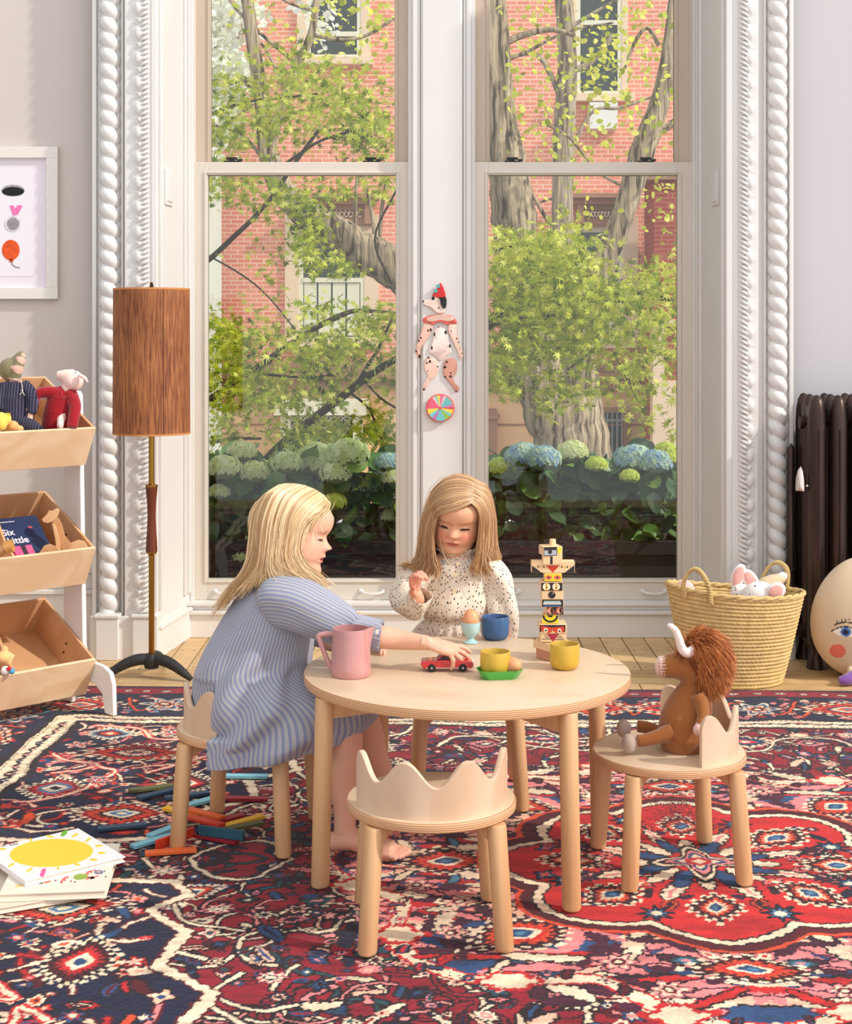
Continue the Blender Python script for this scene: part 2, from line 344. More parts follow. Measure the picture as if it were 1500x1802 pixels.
def window(n, x0, x1, gx0, gx1):
    w = empty('window_%d' % n, ((x0+x1)/2, 6.05, 0.13)); w['kind'] = 'structure'
    def bld(B, name, m=M_cream, par=w, bev=0.002):
        o = B.build(name, m, bevel=bev); o.parent = par
        o.matrix_parent_inverse = Matrix.Translation(-Vector(w.location)) if par is w else Matrix()
        return o
    # outer stops
    B = MB(); B.box((x0, 6.02, 0.13), (x0+0.014, 6.13, ZT)); B.box((x1-0.014, 6.02, 0.13), (x1, 6.13, ZT)); bld(B, 'window_frame', M_white)
    # lower sash (nearer), z .133..1.927
    zb, gb, gt, zt = 0.133, 0.219, 1.872, 1.925
    B = MB(); e = 0.013; y = 6.045
    B.box((x0+e, y, zb), (gx0, y+0.035, zt)); B.box((gx1, y, zb), (x1-e, y+0.035, zt)); B.box((gx0, y, zb), (gx1, y+0.035, gb)); B.box((gx0, y, gt), (gx1, y+0.035, zt))
    for (a, b2, c, d) in ((gx0-0.014, gx0-0.006, gb-0.014, gt+0.014), (gx1+0.006, gx1+0.014, gb-0.014, gt+0.014)): B.box((a, y-0.006, c), (b2, y, d))
    for z0 in (gb-0.014, gt+0.006): B.box((gx0-0.006, y-0.006, z0), (gx1+0.006, y, z0+0.008))
    ls = bld(B, 'lower_sash')
    B = MB(); B.box((gx0-0.003, y+0.018, gb-0.003), (gx1+0.003, y+0.021, gt+0.003)); bld(B, 'lower_pane', M_glass, bev=0)
    # upper sash (further out)
    y2 = 6.088; gx0b, gx1b = gx0+0.006, gx1-0.006
    B = MB(); B.box((x0+e, y2, zt-0.05), (gx0b, y2+0.035, ZT)); B.box((gx1b, y2, zt-0.05), (x1-e, y2+0.035, ZT)); B.box((gx0b, y2, zt-0.05), (gx1b, y2+0.035, zt-0.002))
    B.box((gx0b-0.014, y2-0.005, zt), (gx0b-0.006, y2, ZT)); B.box((gx1b+0.006, y2-0.005, zt), (gx1b+0.014, y2, ZT)); B.box((x0+e, y2, 3.15), (x1-e, y2+0.035, ZT))
    bld(B, 'upper_sash', mat('tan_paint', (203, 184, 165), 0.5, var=(3, 0.06)))
    B = MB(); B.box((gx0b-0.003, y2+0.018, zt-0.01), (gx1b+0.003, y2+0.021, 3.16)); bld(B, 'upper_pane', M_glass, bev=0)
    for fx in ((0.13, 0.87) if n == 1 else (0.13, 0.835)):          # black sash locks on the meeting rail
        x = gx0+(gx1-gx0)*fx; B = MB()
        B.box((x-0.034, 6.045, zt), (x+0.034, 6.075, zt+0.006)); B.lathe([(0.012, 0), (0.012, 0.010), (0.008, 0.014)], 12, (x-0.005, 6.06, zt+0.006)); B.box((x-0.026, 6.048, zt+0.010), (x+0.020, 6.058, zt+0.020)); B.cbox((x+0.03, 6.055, zt+0.009), (0.02, 0.012, 0.008))
        bld(B, 'sash_lock', M_black, bev=0.001)
    for fx in (0.10, 0.875):                                          # white sash lifts
        x = gx0+(gx1-gx0)*fx; z = 0.165; B = MB()
        B.tube(smoothpath([(x-0.045, 6.043, z+0.006), (x-0.036, 6.030, z), (x, 6.024, z-0.004), (x+0.036, 6.030, z), (x+0.045, 6.043, z+0.006)], 4), 0.0055, 8)
        for s in (-1, 1): B.ell((x+s*0.047, 6.042, z+0.004), (0.010, 0.005, 0.011)); B.ell((x+s*0.049, 6.038, z+0.004), (0.0025, 0.003, 0.0025))
        bld(B, 'sash_lift', M_white, bev=0)
    return w
window(1, -0.963, -0.058, -0.893, -0.124)
window(2, 0.186, 1.103, 0.256, 1.030)
# ---------------------------------------------------------------- the rug: knotted pattern worked out knot by knot
C_ = dict(crim=(142, 20, 38), deep=(84, 12, 26), red=(198, 34, 36), orng=(220, 74, 40), navy=(20, 24, 54), blue=(40, 72, 116), lblue=(74, 122, 156),
          cream=(238, 214, 182), pink=(230, 134, 134), dark=(34, 16, 24), teal=(34, 74, 80), peach=(240, 184, 156), plum=(70, 20, 44))
C_ = {k: np.array([lin(float(q)) for q in v]) for k, v in C_.items()}
RES = 0.003; RU, RV = 2.26, 1.67; FU, FV = 1.76, 1.165
nu, nv = int(RU/RES)+1, int(RV/RES)+1
cv = np.zeros((nv, nu, 3))
def _win(u0, u1, v0, v1):
    a, b = max(0, int(u0/RES)-1), min(nu, int(u1/RES)+2); c, d = max(0, int(v0/RES)-1), min(nv, int(v1/RES)+2)
    if a >= b or c >= d: return None
    U, V = np.meshgrid(np.arange(a, b)*RES, np.arange(c, d)*RES); return slice(c, d), slice(a, b), U, V
def poly(pts, col):
    p = np.array(pts, float); w = _win(p[:, 0].min(), p[:, 0].max(), p[:, 1].min(), p[:, 1].max())
    if w is None: return
    sv, su, U, V = w; ins = np.zeros(U.shape, bool); n = len(p)
    for i in range(n):
        x0, y0 = p[i]; x1, y1 = p[(i+1) % n]
        if y0 == y1: continue
        c = ((y0 > V) != (y1 > V)) & (U < (x1-x0)*(V-y0)/(y1-y0)+x0); ins ^= c
    cv[sv, su][ins] = C_[col]
def stroke(pts, wd, col, serr=0.0, per=0.03):
    p = np.array(pts, float); acc = 0.0
    for i in range(len(p)-1):
        a, b = p[i], p[i+1]; m = wd+serr
        w = _win(min(a[0], b[0])-m, max(a[0], b[0])+m, min(a[1], b[1])-m, max(a[1], b[1])+m)
        L_ = np.hypot(*(b-a))
        if w is not None and L_ > 1e-6:
            sv, su, U, V = w; t = ((U-a[0])*(b[0]-a[0])+(V-a[1])*(b[1]-a[1]))/L_**2; tc = np.clip(t, 0, 1)
            d = np.hypot(U-a[0]-tc*(b[0]-a[0]), V-a[1]-tc*(b[1]-a[1]))
            lim = wd/2
            if serr: lim = wd/2+serr*np.abs(((acc+tc*L_)/per) % 1-0.5)*2
            cv[sv, su][d < lim] = C_[col]
        acc += L_
def vine(pts, wd=0.012, col='cream', edge='dark', serr=0.0):
    stroke(pts, wd+0.012, edge, serr); stroke(pts, wd, col, serr)
def curve(pts, n=7): return [(q.x, q.y) for q in smoothpath([(a, b, 0) for a, b in pts], n)]
def rosette(u, v, r, cols, n=8, ph=0.0, sq=0.0):
    w = _win(u-r*1.2, u+r*1.2, v-r*1.2, v+r*1.2)
    if w is None: return
    sv, su, U, V = w; x, y = U-u, V-v; th = np.arctan2(y, x)+ph; d = np.hypot(x, y)*(1-sq) + (np.abs(x)+np.abs(y))*0.72*sq
    k = len(cols)
    for i, c in enumerate(cols):
        f = 1-i/k; am = 0.24*(1 if f > 0.35 else 0)
        cv[sv, su][d < r*f*(1-am+am*np.cos(n*th))] = C_[c]
def palm(u, v, a, b, ang, cols, ser=9):
    m = max(a, b)*1.2; w = _win(u-m, u+m, v-m, v+m)
    if w is None: return
    sv, su, U, V = w; c, s = cos(ang), sin(ang); x = ((U-u)*c+(V-v)*s)/a; y = (-(U-u)*s+(V-v)*c)/b
    th = np.arctan2(y, x); d = (np.abs(x)**1.25+np.abs(y)**1.25)**(1/1.25); k = len(cols)
    for i, cc in enumerate(cols):
        f = 1-i/k; cv[sv, su][d < f*(1+0.10*np.sign(np.cos(ser*2*th))*(f > 0.4))] = C_[cc]
def leaf(u, v, l, wd, ang, col, out='dark', bend=0.0, rib=None):
    m = l*1.2+wd; w = _win(u-m, u+m, v-m, v+m)
    if w is None: return
    sv, su, U, V = w; c, s = cos(ang), sin(ang); x = ((U-u)*c+(V-v)*s)/l; y = (-(U-u)*s+(V-v)*c) - bend*(x*x)*l
    prof = np.sqrt(np.clip(1-x*x, 0, 1))*wd*(1+0.16*np.sign(np.sin(x*14)))
    if out: cv[sv, su][(np.abs(x) < 1.06) & (np.abs(y) < prof+0.007)] = C_[out]
    cv[sv, su][(np.abs(x) < 1) & (np.abs(y) < prof)] = C_[col]
    if rib: cv[sv, su][(np.abs(x) < 0.8) & (np.abs(y) < 0.004)] = C_[rib]
R_ = random.Random(11)
def mini(u, v, s, pal):
    k = R_.random(); a, b, c = R_.sample(pal, 3)
    if k < .35: rosette(u, v, s, ['dark', a, b, c], R_.choice([4, 5, 6, 8]), R_.random()*3)
    elif k < .6: palm(u, v, s*1.2, s*.75, R_.choice([0, pi/2, .7, -.7]), ['dark', a, b, c], 5)
    elif k < .85:
        an = R_.choice([0.2, -0.2, .9, -.9, 1.4]); leaf(u, v, s*1.2, s*.38, an, a, 'dark', R_.uniform(-.3, .3), b if R_.random() < .5 else None)
    else: poly([(u-s*.8, v-s*.5), (u+s*.2, v-s*.6), (u+s*.8, v+s*.1), (u+s*.3, v+s*.7), (u-s*.5, v+s*.4)], a); poly([(u-s*.3, v-s*.2), (u+s*.3, v-s*.2), (u+s*.3, v+s*.2), (u-s*.2, v+s*.25)], b)
# field
poly([(0, 0), (RU, 0), (RU, RV), (0, RV)], 'navy')
poly([(0, 0), (FU, 0), (FU, FV), (0, FV)], 'crim')
def scatter(inside, n, s0, s1, pal, u0=0, u1=FU, v0=0, v1=FV):
    for _ in range(n):
        u, v = R_.uniform(u0, u1), R_.uniform(v0, v1)
        if inside(u, v): mini(u, v, R_.uniform(s0, s1), pal)
allp = ['cream', 'pink', 'blue', 'red', 'navy', 'orng', 'peach', 'lblue', 'deep', 'teal']
redzone = lambda u, v: True
def wander(inside, n, cols, wd=(.005, .009), L=7, edge='dark'):
    for _ in range(n):
        u, v = R_.uniform(0, FU), R_.uniform(0, FV)
        if not inside(u, v): continue
        a = R_.uniform(0, 6.3); pts = [(u, v)]; tw = R_.choice([-1, 1])*R_.uniform(.2, .8)
        for _k in range(R_.randint(3, L)):
            a += tw; u += cos(a)*.038; v += sin(a)*.038
            if not inside(u, v): break
            pts.append((u, v))
        if len(pts) > 2: vine(curve(pts, 4), R_.uniform(*wd), R_.choice(cols), edge, R_.choice([0, 0, .004]))
wander(redzone, 330, ['cream', 'cream', 'navy', 'pink', 'crim', 'peach', 'teal'])
scatter(redzone, 900, .014, .038, ['cream', 'pink', 'blue', 'navy', 'teal', 'deep', 'peach', 'blue', 'plum', 'crim', 'dark'])
# vines of the red ground
for pts in ([(1.62, .0), (1.55, .10), (1.40, .13), (1.32, .24), (1.18, .26), (1.12, .38), (1.0, .42)],
            [(0.95, .0), (1.02, .12), (1.13, .10), (1.2, 0.0)], [(1.30, 0), (1.26, .10), (1.36, .18), (1.48, .20), (1.52, .30), (1.40, .36), (1.30, .33)],
            [(.0, .98), (.12, 1.0), (.2, .92), (.34, .95), (.42, 1.05), (.56, 1.06), (.62, .95)], [(.10, 1.165), (.12, 1.08), (.24, 1.06), (.30, 1.13)],
            [(.70, 1.165), (.74, 1.06), (.86, 1.0), (.84, .90), (.95, .84), (1.04, .74)], [(1.06, .56), (1.16, .52), (1.22, .42), (1.34, .46), (1.38, .54)],
            [(.98, .60), (1.02, .70), (.94, .78), (.86, .74)], [(1.66, .20), (1.62, .30), (1.68, .36)]):
    vine(curve(pts), .011, 'cream', 'dark')
for u, v, a, b, an, cols in ((1.46, .06, .10, .07, 0, ['cream', 'dark', 'navy', 'blue', 'pink', 'red']), (1.14, .20, .07, .05, .6, ['cream', 'navy', 'orng', 'cream', 'blue']),
                             (.30, 1.03, .09, .05, 0, ['cream', 'dark', 'blue', 'red', 'cream']), (.50, .99, .06, .05, 0, ['dark', 'pink', 'navy', 'cream']),
                             (.80, .95, .07, .05, .8, ['cream', 'dark', 'teal', 'pink', 'red']), (1.20, .55, .05, .08, 0, ['cream', 'dark', 'blue', 'cream', 'navy']), (1.36, .42, .05, .05, 0, ['dark', 'pink', 'cream', 'navy'])):
    palm(u, v, a, b, an, cols)
for u, v, r in ((1.24, .07, .045), (1.60, .12, .04), (1.06, .30, .04), (.10, 1.06, .045), (.62, 1.10, .04), (.98, .90, .04), (1.42, .28, .042), (.92, .62, .035)):
    rosette(u, v, r, ['dark', 'pink', 'cream', 'navy', 'cream'], 8)
# corner pieces in navy with stepped cream line
corner = [(FU, .10), (1.45, .12), (1.20, .14), (1.15, .22), (1.22, .33), (1.12, .43), (1.15, .60), (1.02, .70), (1.05, .84), (.92, .92), (.95, 1.03), (.85, 1.10), (.82, FV), (FU, FV)]
poly(corner, 'navy')
def incorner(u, v):
    return u > 1.18+max(0, .6-v)*0-max(0, v-.6)*.55 and v > .17
wander(incorner, 190, ['cream', 'cream', 'pink', 'red', 'peach'], (.006, .010), 8, 'deep')
scatter(incorner, 460, .016, .040, ['cream', 'pink', 'blue', 'red', 'orng', 'peach', 'deep', 'red'])
vine(corner[:-1], .018, 'cream', 'deep', .006)
for u, v, a, b, an, cols in ((1.52, .86, .17, .10, .0, ['cream', 'deep', 'orng', 'red', 'navy', 'cream', 'peach', 'blue']), (1.66, .52, .08, .10, .0, ['cream', 'deep', 'red', 'lblue', 'cream', 'navy']),
                             (1.20, 1.03, .12, .07, .0, ['cream', 'teal', 'peach', 'red', 'cream', 'navy']), (1.64, 1.06, .08, .06, 0, ['cream', 'lblue', 'deep', 'orng', 'cream']), (1.42, .30, .14, .09, 0, ['cream', 'deep', 'red', 'orng', 'dark', 'cream', 'lblue', 'cream']), (1.30, .58, .08, .11, 0, ['cream', 'dark', 'deep', 'red', 'cream', 'blue'])):
    palm(u, v, a, b, an, cols, 11)
for pts in ([(1.30, .84), (1.36, .78), (1.34, .92), (1.40, 1.0), (1.50, 1.02), (1.56, 1.12), (1.70, 1.14)], [(1.70, .66), (1.62, .68), (1.60, .74), (1.68, .78), (1.74, .86)],
            [(1.72, .40), (1.66, .42), (1.58, .52), (1.52, .66), (1.60, .72)], [(1.34, 1.12), (1.40, 1.06), (1.28, 1.06), (1.12, 1.12)], [(1.48, .70), (1.38, .74), (1.42, .66)]):
    vine(curve(pts), .010, 'cream', 'red')
for u, v, r in ((1.36, .90, .045), (1.44, 1.08, .05), (1.70, .95, .04), (1.55, .58, .045), (1.10, 1.10, .035)):
    rosette(u, v, r, ['cream', 'red', 'blue', 'cream', 'red'], 6)
# big blue medallion with lobed cream outline
def lobed(ru, rv, amp, n, k=160, ph=0.0, sh=1.5):
    out = []
    for i in range(k+1):
        t = (pi/2)*i/k; r = 1+amp*(abs(cos(n*t+ph))**sh-0.5)*2; out.append((ru*r*cos(t), rv*r*sin(t)))
    return out
ol = lobed(.80, .76, .09, 4, ph=0.0)
poly([(-.1, -.1)]+[(ol[0][0], -.1)]+ol+[(-.1, ol[-1][1])], 'blue')
inm = lambda u, v: (u/.76)**2+(v/.72)**2 < 1
for k in range(340):
    t = R_.uniform(0, pi/2); r = R_.uniform(.45, 1.08); u, v = .78*r*cos(t), .74*r*sin(t)
    leaf(u, v, R_.uniform(.035, .075), R_.uniform(.010, .018), R_.choice([0.0, .12, -.12, .5, -.5, 1.2]), R_.choice(['pink', 'cream', 'peach', 'red', 'plum', 'pink', 'plum']), R_.choice(['plum', None, 'dark']), R_.uniform(-.2, .2))
scatter(lambda u, v: inm(u, v) and (u/.5)**2+(v/.45)**2 > 1, 60, .018, .036, ['cream', 'pink', 'red', 'peach', 'plum', 'lblue', 'teal'])
stroke(ol, .034, 'red', .008, .026); stroke(ol, .020, 'cream', .009, .026); [mini(ol[i][0]+R_.uniform(-.03, .03), ol[i][1]+R_.uniform(-.03, .03), R_.uniform(.014, .024), ['red', 'deep', 'cream', 'pink', 'blue', 'dark']) for i in range(0, len(ol), 5)]
for i in (20, 60, 100, 140): palm(ol[i][0], ol[i][1], .065, .05, 0, ['red', 'cream', 'cream', 'cream'], 3)
for u, v, a, b, an in ((.60, .0, .12, .09, 0), (.0, .58, .13, .08, 0), (.42, .42, .12, .08, .6)):
    palm(u, v, a, b, an, ['cream', 'dark', 'deep', 'orng', 'red', 'cream', 'blue', 'lblue'], 9)
for u, v in ((.55, .25), (.25, .55), (.66, .16), (.16, .66), (.56, .42)):
    rosette(u, v, .045, ['dark', 'pink', 'cream', 'pink', 'deep', 'cream'], 6)
# red star flower in the middle
st = lobed(.43, .40, .10, 4, sh=.8)
stroke(st, .09, 'orng', .01); stroke(st, .07, 'deep', .008)
poly([(-.1, -.1), (st[0][0], -.1)]+st+[(-.1, st[-1][1])], 'red')
st2 = [(a*.86, b*.86) for a, b in st]
scatter(lambda u, v: (u/.42)**2+(v/.38)**2 < 1, 330, .014, .030, ['cream', 'pink', 'navy', 'orng', 'blue', 'deep', 'orng', 'deep', 'dark', 'plum'])
stroke(st, .022, 'dark', .006); stroke(st, .012, 'cream', .005)
for t in (0, pi/4, pi/2):
    u, v = .30*cos(t), .27*sin(t); palm(u, v, .085, .065, t, ['cream', 'dark', 'deep', 'orng', 'cream', 'blue', 'lblue'], 7)
for t in (pi/8, 3*pi/8):
    u, v = .34*cos(t), .31*sin(t); rosette(u, v, .045, ['dark', 'navy', 'lblue', 'cream'], 8)
    u, v = .20*cos(t), .18*sin(t); leaf(u, v, .06, .018, t, 'cream', 'dark', 0, 'pink')
for i in range(5):
    t = i*pi/8; leaf(.13*cos(t), .115*sin(t), .05, .017, t, ['cream', 'blue', 'cream', 'blue', 'cream'][i], 'dark')
rosette(0, 0, .10, ['dark', 'cream', 'dark', 'pink', 'blue', 'cream', 'red', 'cream'], 4, 0, .8)
# borders
def band(d0, d1, col):                          # d measured outwards from the field edge
    poly([(0, FV+d0), (FU+d0, FV+d0), (FU+d0, 0), (FU+d1, 0), (FU+d1, FV+d1), (0, FV+d1)], col)
band(0, .02, 'dark'); band(.02, .095, 'cream'); band(.095, .11, 'dark'); band(.11, .385, 'navy'); band(.385, .40, 'dark'); band(.40, .47, 'crim'); band(.47, .50, 'plum')
def along(f, step, off):
    u = step/2
    while u < FU+off-0.02: f(u, FV+off, 0); u += step
    v = step/2
    while v < FV+off-0.02: f(FU+off, v, pi/2); v += step
def guard(u, v, a):
    c, s = cos(a), sin(a); q = R_.choice(['red', 'blue', 'pink', 'crim'])
    for k in (-1, 1): leaf(u+k*.018*c, v+k*.018*s, .016, .006, a+k*.6, 'dark', None)
    palm(u, v, .014, .012, 0, ['dark', q, 'cream'], 3)
along(guard, .062, .056)
for k in (.026, .088): along(lambda u, v, a: palm(u, v, .004, .004, 0, ['dark'], 2), .018, k)
cnt = [0]
def mainb(u, v, a):
    cnt[0] += 1
    if cnt[0] % 2: palm(u, v, *((.15, .10)), a, ['cream', 'deep', 'orng', 'red', 'navy', 'cream', 'orng', 'lblue'], 9)
    else: rosette(u, v, .085, ['cream', 'lblue', 'deep', 'cream', 'orng', 'deep', 'cream'], 6)
for _ in range(420):
    if R_.random() < .6: u, v = R_.uniform(0, FU+.37), FV+R_.uniform(.13, .37)
    else: u, v = FU+R_.uniform(.13, .37), R_.uniform(0, FV+.37)
    mini(u, v, R_.uniform(.014, .03), ['cream', 'peach', 'orng', 'blue', 'red', 'pink', 'lblue'])
def vb(u, v, a):
    c, s = cos(a), sin(a); f = lambda x, y: (u+x*c+y*s, v+x*s+y*c)
    vine(curve([f(-.14, -.09), f(-.07, .08), f(0, .02), f(.07, -.08), f(.14, .09)]), .009, 'orng', 'dark'); 
along(vb, .28, .248); along(mainb, .28, .248)
along(lambda u, v, a: palm(u, v, .022, .016, a, ['dark', 'cream', 'blue'], 3), .07, .435)
# weave it into a grid of knots
def mk_rug():
    cx, cy, rot = 0.637, 3.435, radians(-1.6)
    def axis(lo, hi, a, b, fine, coarse):
        return np.unique(np.r_[np.arange(lo, a, coarse), np.arange(a, b, fine), np.arange(b, hi+1e-6, coarse), hi])
    xs = axis(-2.24, 2.24, -2.24+.0, 1.02, .0034, .016); xs = np.unique(np.r_[np.arange(-2.24, -2.20, .016), np.arange(-2.2, 1.0, .0034), np.arange(1.0, 2.24, .014), 2.24])
    ys = np.unique(np.r_[np.arange(-1.665, -.90, .012), np.arange(-.90, 1.665, .0032), 1.665])
    X, Y = np.meshgrid(xs, ys)
    rg = np.random.default_rng(5)
    def vnoise(x, y, sc, seed):
        g = np.random.default_rng(seed).standard_normal((400, 400)); a = x/sc+100; b = y/sc+100
        ia, ib = np.floor(a).astype(int), np.floor(b).astype(int); fa, fb = a-ia, b-ib; fa = fa*fa*(3-2*fa); fb = fb*fb*(3-2*fb)
        ia %= 399; ib %= 399
        return (g[ib, ia]*(1-fa)+g[ib, ia+1]*fa)*(1-fb)+(g[ib+1, ia]*(1-fa)+g[ib+1, ia+1]*fa)*fb
    wx = X+vnoise(X, Y, .16, 1)*.010+vnoise(X, Y, .03, 2)*.0025; wy = Y+vnoise(X, Y, .16, 3)*.010+vnoise(X, Y, .03, 4)*.0025
    U = np.clip((np.abs(wx)/RES).round().astype(int), 0, nu-1); V = np.clip((np.abs(wy)/RES).round().astype(int), 0, nv-1)
    c = cv[V, U].copy()
    ab = 1+.13*vnoise(X, Y*3, .05, 6)+.10*vnoise(X*.3, Y, .02, 7)+.10*rg.standard_normal(X.shape)
    c *= .92*np.clip(ab, .5, 1.6)[..., None]
    zz = -.0045+.0012*rg.random(X.shape)+ .0006*vnoise(X, Y, .3, 9)
    me = bpy.data.meshes.new('rug'); ny, nx = X.shape
    co = np.c_[X.ravel(), Y.ravel(), zz.ravel()]; idx = np.arange(nx*ny).reshape(ny, nx)
    fa = np.stack([idx[:-1, :-1], idx[:-1, 1:], idx[1:, 1:], idx[1:, :-1]], -1).reshape(-1, 4)
    me.vertices.add(len(co)); me.vertices.foreach_set('co', co.ravel()); me.loops.add(fa.size); me.loops.foreach_set('vertex_index', fa.ravel())
    me.polygons.add(len(fa)); me.polygons.foreach_set('loop_start', np.arange(0, fa.size, 4)); me.polygons.foreach_set('loop_total', np.full(len(fa), 4)); me.update(calc_edges=True)
    a = me.color_attributes.new('Col', 'FLOAT_COLOR', 'POINT'); a.data.foreach_set('color', np.c_[c.reshape(-1, 3), np.ones(len(co))].ravel())
    m = mat('rug_wool', None, 0.95, spec=0.1, vcol=True, sheen=0.15); me.materials.append(m)
    root = thing('rug', 'red and navy patterned oriental rug with cream outlines under the round table', 'rug', (cx, cy, 0), rot)
    o = bpy.data.objects.new('pile', me); COL.objects.link(o); o.parent = root
    B = MB(); B.box((-2.24, -1.665, -.0095), (2.24, 1.665, -.005)); B.build('backing', mat('rug_back', (96, 40, 44), .95), root, smooth=False)
mk_rug()
# ---------------------------------------------------------------- outside: street, row houses, trees, hydrangeas
def brick_mat(name, c1, c2, mo):
    m = bpy.data.materials.new(name); m.use_nodes = True; nt = m.node_tree; N = nt.nodes; L = nt.links; b = N['Principled BSDF']; b.inputs['Roughness'].default_value = .9
    tc = N.new('ShaderNodeTexCoord'); sp = N.new('ShaderNodeSeparateXYZ'); cb = N.new('ShaderNodeCombineXYZ'); ad = N.new('ShaderNodeMath'); ad.operation = 'ADD'
    br = N.new('ShaderNodeTexBrick'); br.inputs['Scale'].default_value = 1; br.inputs['Brick Width'].default_value = .22; br.inputs['Row Height'].default_value = .074; br.inputs['Mortar Size'].default_value = .009
    br.inputs['Color1'].default_value = rgb(*c1); br.inputs['Color2'].default_value = rgb(*c2); br.inputs['Mortar'].default_value = rgb(*mo)
    L.new(tc.outputs['Object'], sp.inputs[0]); L.new(sp.outputs['X'], ad.inputs[0]); L.new(sp.outputs['Y'], ad.inputs[1]); L.new(ad.outputs[0], cb.inputs['X']); L.new(sp.outputs['Z'], cb.inputs['Y']); L.new(cb.outputs[0], br.inputs['Vector']); L.new(br.outputs[0], b.inputs['Base Color'])
    return m
M_brick = brick_mat('brick', (240, 158, 132), (228, 136, 112), (248, 204, 184))
M_brickd = brick_mat('brick_dark', (164, 72, 58), (146, 58, 50), (178, 108, 92))
M_stone = mat('brownstone', (168, 124, 100), .85, var=(1.2, .12)); M_peach = mat('stucco', (242, 196, 152), .9, var=(.8, .08)); M_tan = mat('tan_stone', (236, 208, 180), .85, var=(1, .06))
M_sashw = mat('sash_cream', (232, 224, 202), .6); M_darkglass = mat('far_glass', (52, 60, 58), .15, spec=.6); M_shut = mat('shutter', (226, 222, 200), .7)
YF = 25.0
def fx(px): return (px-750)/F*YF
def fz(py): return H-(py-YH)/F*YF
B = MB(); B.box((-14, 6.6, -2.2), (15, 24.9, -1.9)); struct(B.build('ground', mat('asphalt', (120, 116, 112), .95, var=(2, .2)), smooth=False))
B = MB(); B.box((-14, 21.5, -1.9), (15, 24.9, -1.78)); struct(B.build('pavement', mat('flagstone', (176, 166, 152), .95, var=(1, .1)), smooth=False))
hs = thing('row_house', 'red brick row house with peach ground floor across the street', 'building', (0, YF, -1.9))
def hb(B, n, m, par=hs, **k):
    B.v = [(v[0], v[1]-YF, v[2]+1.9) for v in B.v]; return B.build(n, m, par, smooth=False, **k)
B = MB(); B.box((-11, YF, fz(664)), (12, YF+4, 10.5)); hb(B, 'brick_wall', M_brick)
B = MB(); B.box((-11, YF-.12, -1.9), (12, YF+4, fz(664))); hb(B, 'stucco_base', M_peach)
B = MB(); z0, z1 = fz(682), fz(655); B.box((-11, YF-.30, z0), (12, YF, z1)); B.box((-11, YF-.42, z1-.10), (12, YF, z1)); B.box((-11, YF-.20, z1), (12, YF, z1+.18)); hb(B, 'belt_course', M_stone)
B = MB(); B.box((-11, YF-.14, fz(748)), (12, YF-.10, fz(745))); hb(B, 'stucco_joint', M_stone)
def house_window(x0, x1, y0, y1, rail=None, shut=False, sill=True, surr=0, name='window'):
    X0, X1, Z0, Z1 = fx(x0), fx(x1), fz(y1), fz(y0); f = .07; B = MB()
    B.box((X0, YF-.05, Z0), (X0+f, YF+.02, Z1)); B.box((X1-f, YF-.05, Z0), (X1, YF+.02, Z1)); B.box((X0+f, YF-.05, Z1-f), (X1-f, YF+.02, Z1)); B.box((X0+f, YF-.05, Z0), (X1-f, YF+.02, Z0+f))
    if rail: z = fz(rail); B.box((X0+f, YF-.07, z-.05), (X1-f, YF+.02, z+.03))
    w = hb(B, name, M_sashw)
    B = MB(); B.box((X0+f, YF-.02, Z0+f), (X1-f, YF+.0, Z1-f)); p = hb(B, 'pane', M_darkglass, w)
    if shut:
        B = MB(); n = 4; wd = (X1-X0-2*f)/n; zt = fz(rail)-.06
        for i in range(n): B.box((X0+f+i*wd+.015, YF-.045, Z0+f+.02), (X0+f+(i+1)*wd-.015, YF-.022, zt)); 
        hb(B, 'shutter', M_shut, w); 
    if surr:
        B = MB(); B.box((X0-surr, YF-.06, Z0-.1), (X0, YF, Z1+.2)); B.box((X1, YF-.06, Z0-.1), (X1+surr, YF, Z1+.2)); B.box((X0, YF-.06, Z1), (X1, YF, Z1+.2)); hb(B, 'stone_surround', M_tan, w)
    if sill: B = MB(); B.box((X0-.2, YF-.22, Z0-.12), (X1+.2, YF, Z0)); hb(B, 'sill', M_tan, w)
    return w
house_window(540, 636, -60, 104, 60, surr=.16); house_window(1014, 1094, -60, 168, 40, surr=.10)
house_window(527, 642, 398, 600, 492, True, surr=.24); house_window(1006, 1096, 402, 600, 500, True, surr=.26); house_window(180, 300, 398, 600, 492, True, surr=.24); house_window(180, 300, -60, 104, 60, surr=.16)
for x0, x1 in ((552, 668), (1000, 1104)):
    B = MB(); X0, X1 = fx(x0), fx(x1)
    B.box((X0, YF-.45, fz(352)), (X1, YF, fz(344))); B.box((X0+.06, YF-.34, fz(362)), (X1-.06, YF, fz(352))); B.box((X0+.1, YF-.22, fz(398)), (X1-.1, YF, fz(362)))
    for k in (X0+.12, X1-.24): B.box((k, YF-.32, fz(396)), (k+.12, YF, fz(362)))
    hb(B, 'hood_mould', M_stone)
    B = MB(); n = 7; w = (X1-X0-.6)/n; za, zb = fz(384), fz(372)
    for i in range(n):
        a = X0+.3+i*w; t = .02
        for q in ((a, za, a+t, zb), (a, zb-t, a+w*.8, zb), (a+w*.8-t, za+.05, a+w*.8, zb), (a+w*.35, za+.05, a+w*.8, za+.05+t), (a, za, a+w, za+t)): B.box((q[0], YF-.25, q[1]), (q[2], YF-.22, q[3]))
    hb(B, 'key_frieze', M_tan)
B = MB(); B.box((fx(1034), YF-.4, fz(232)), (fx(1082), YF, fz(186))); hb(B, 'window_box', mat('white_unit', (236, 232, 226), .6))
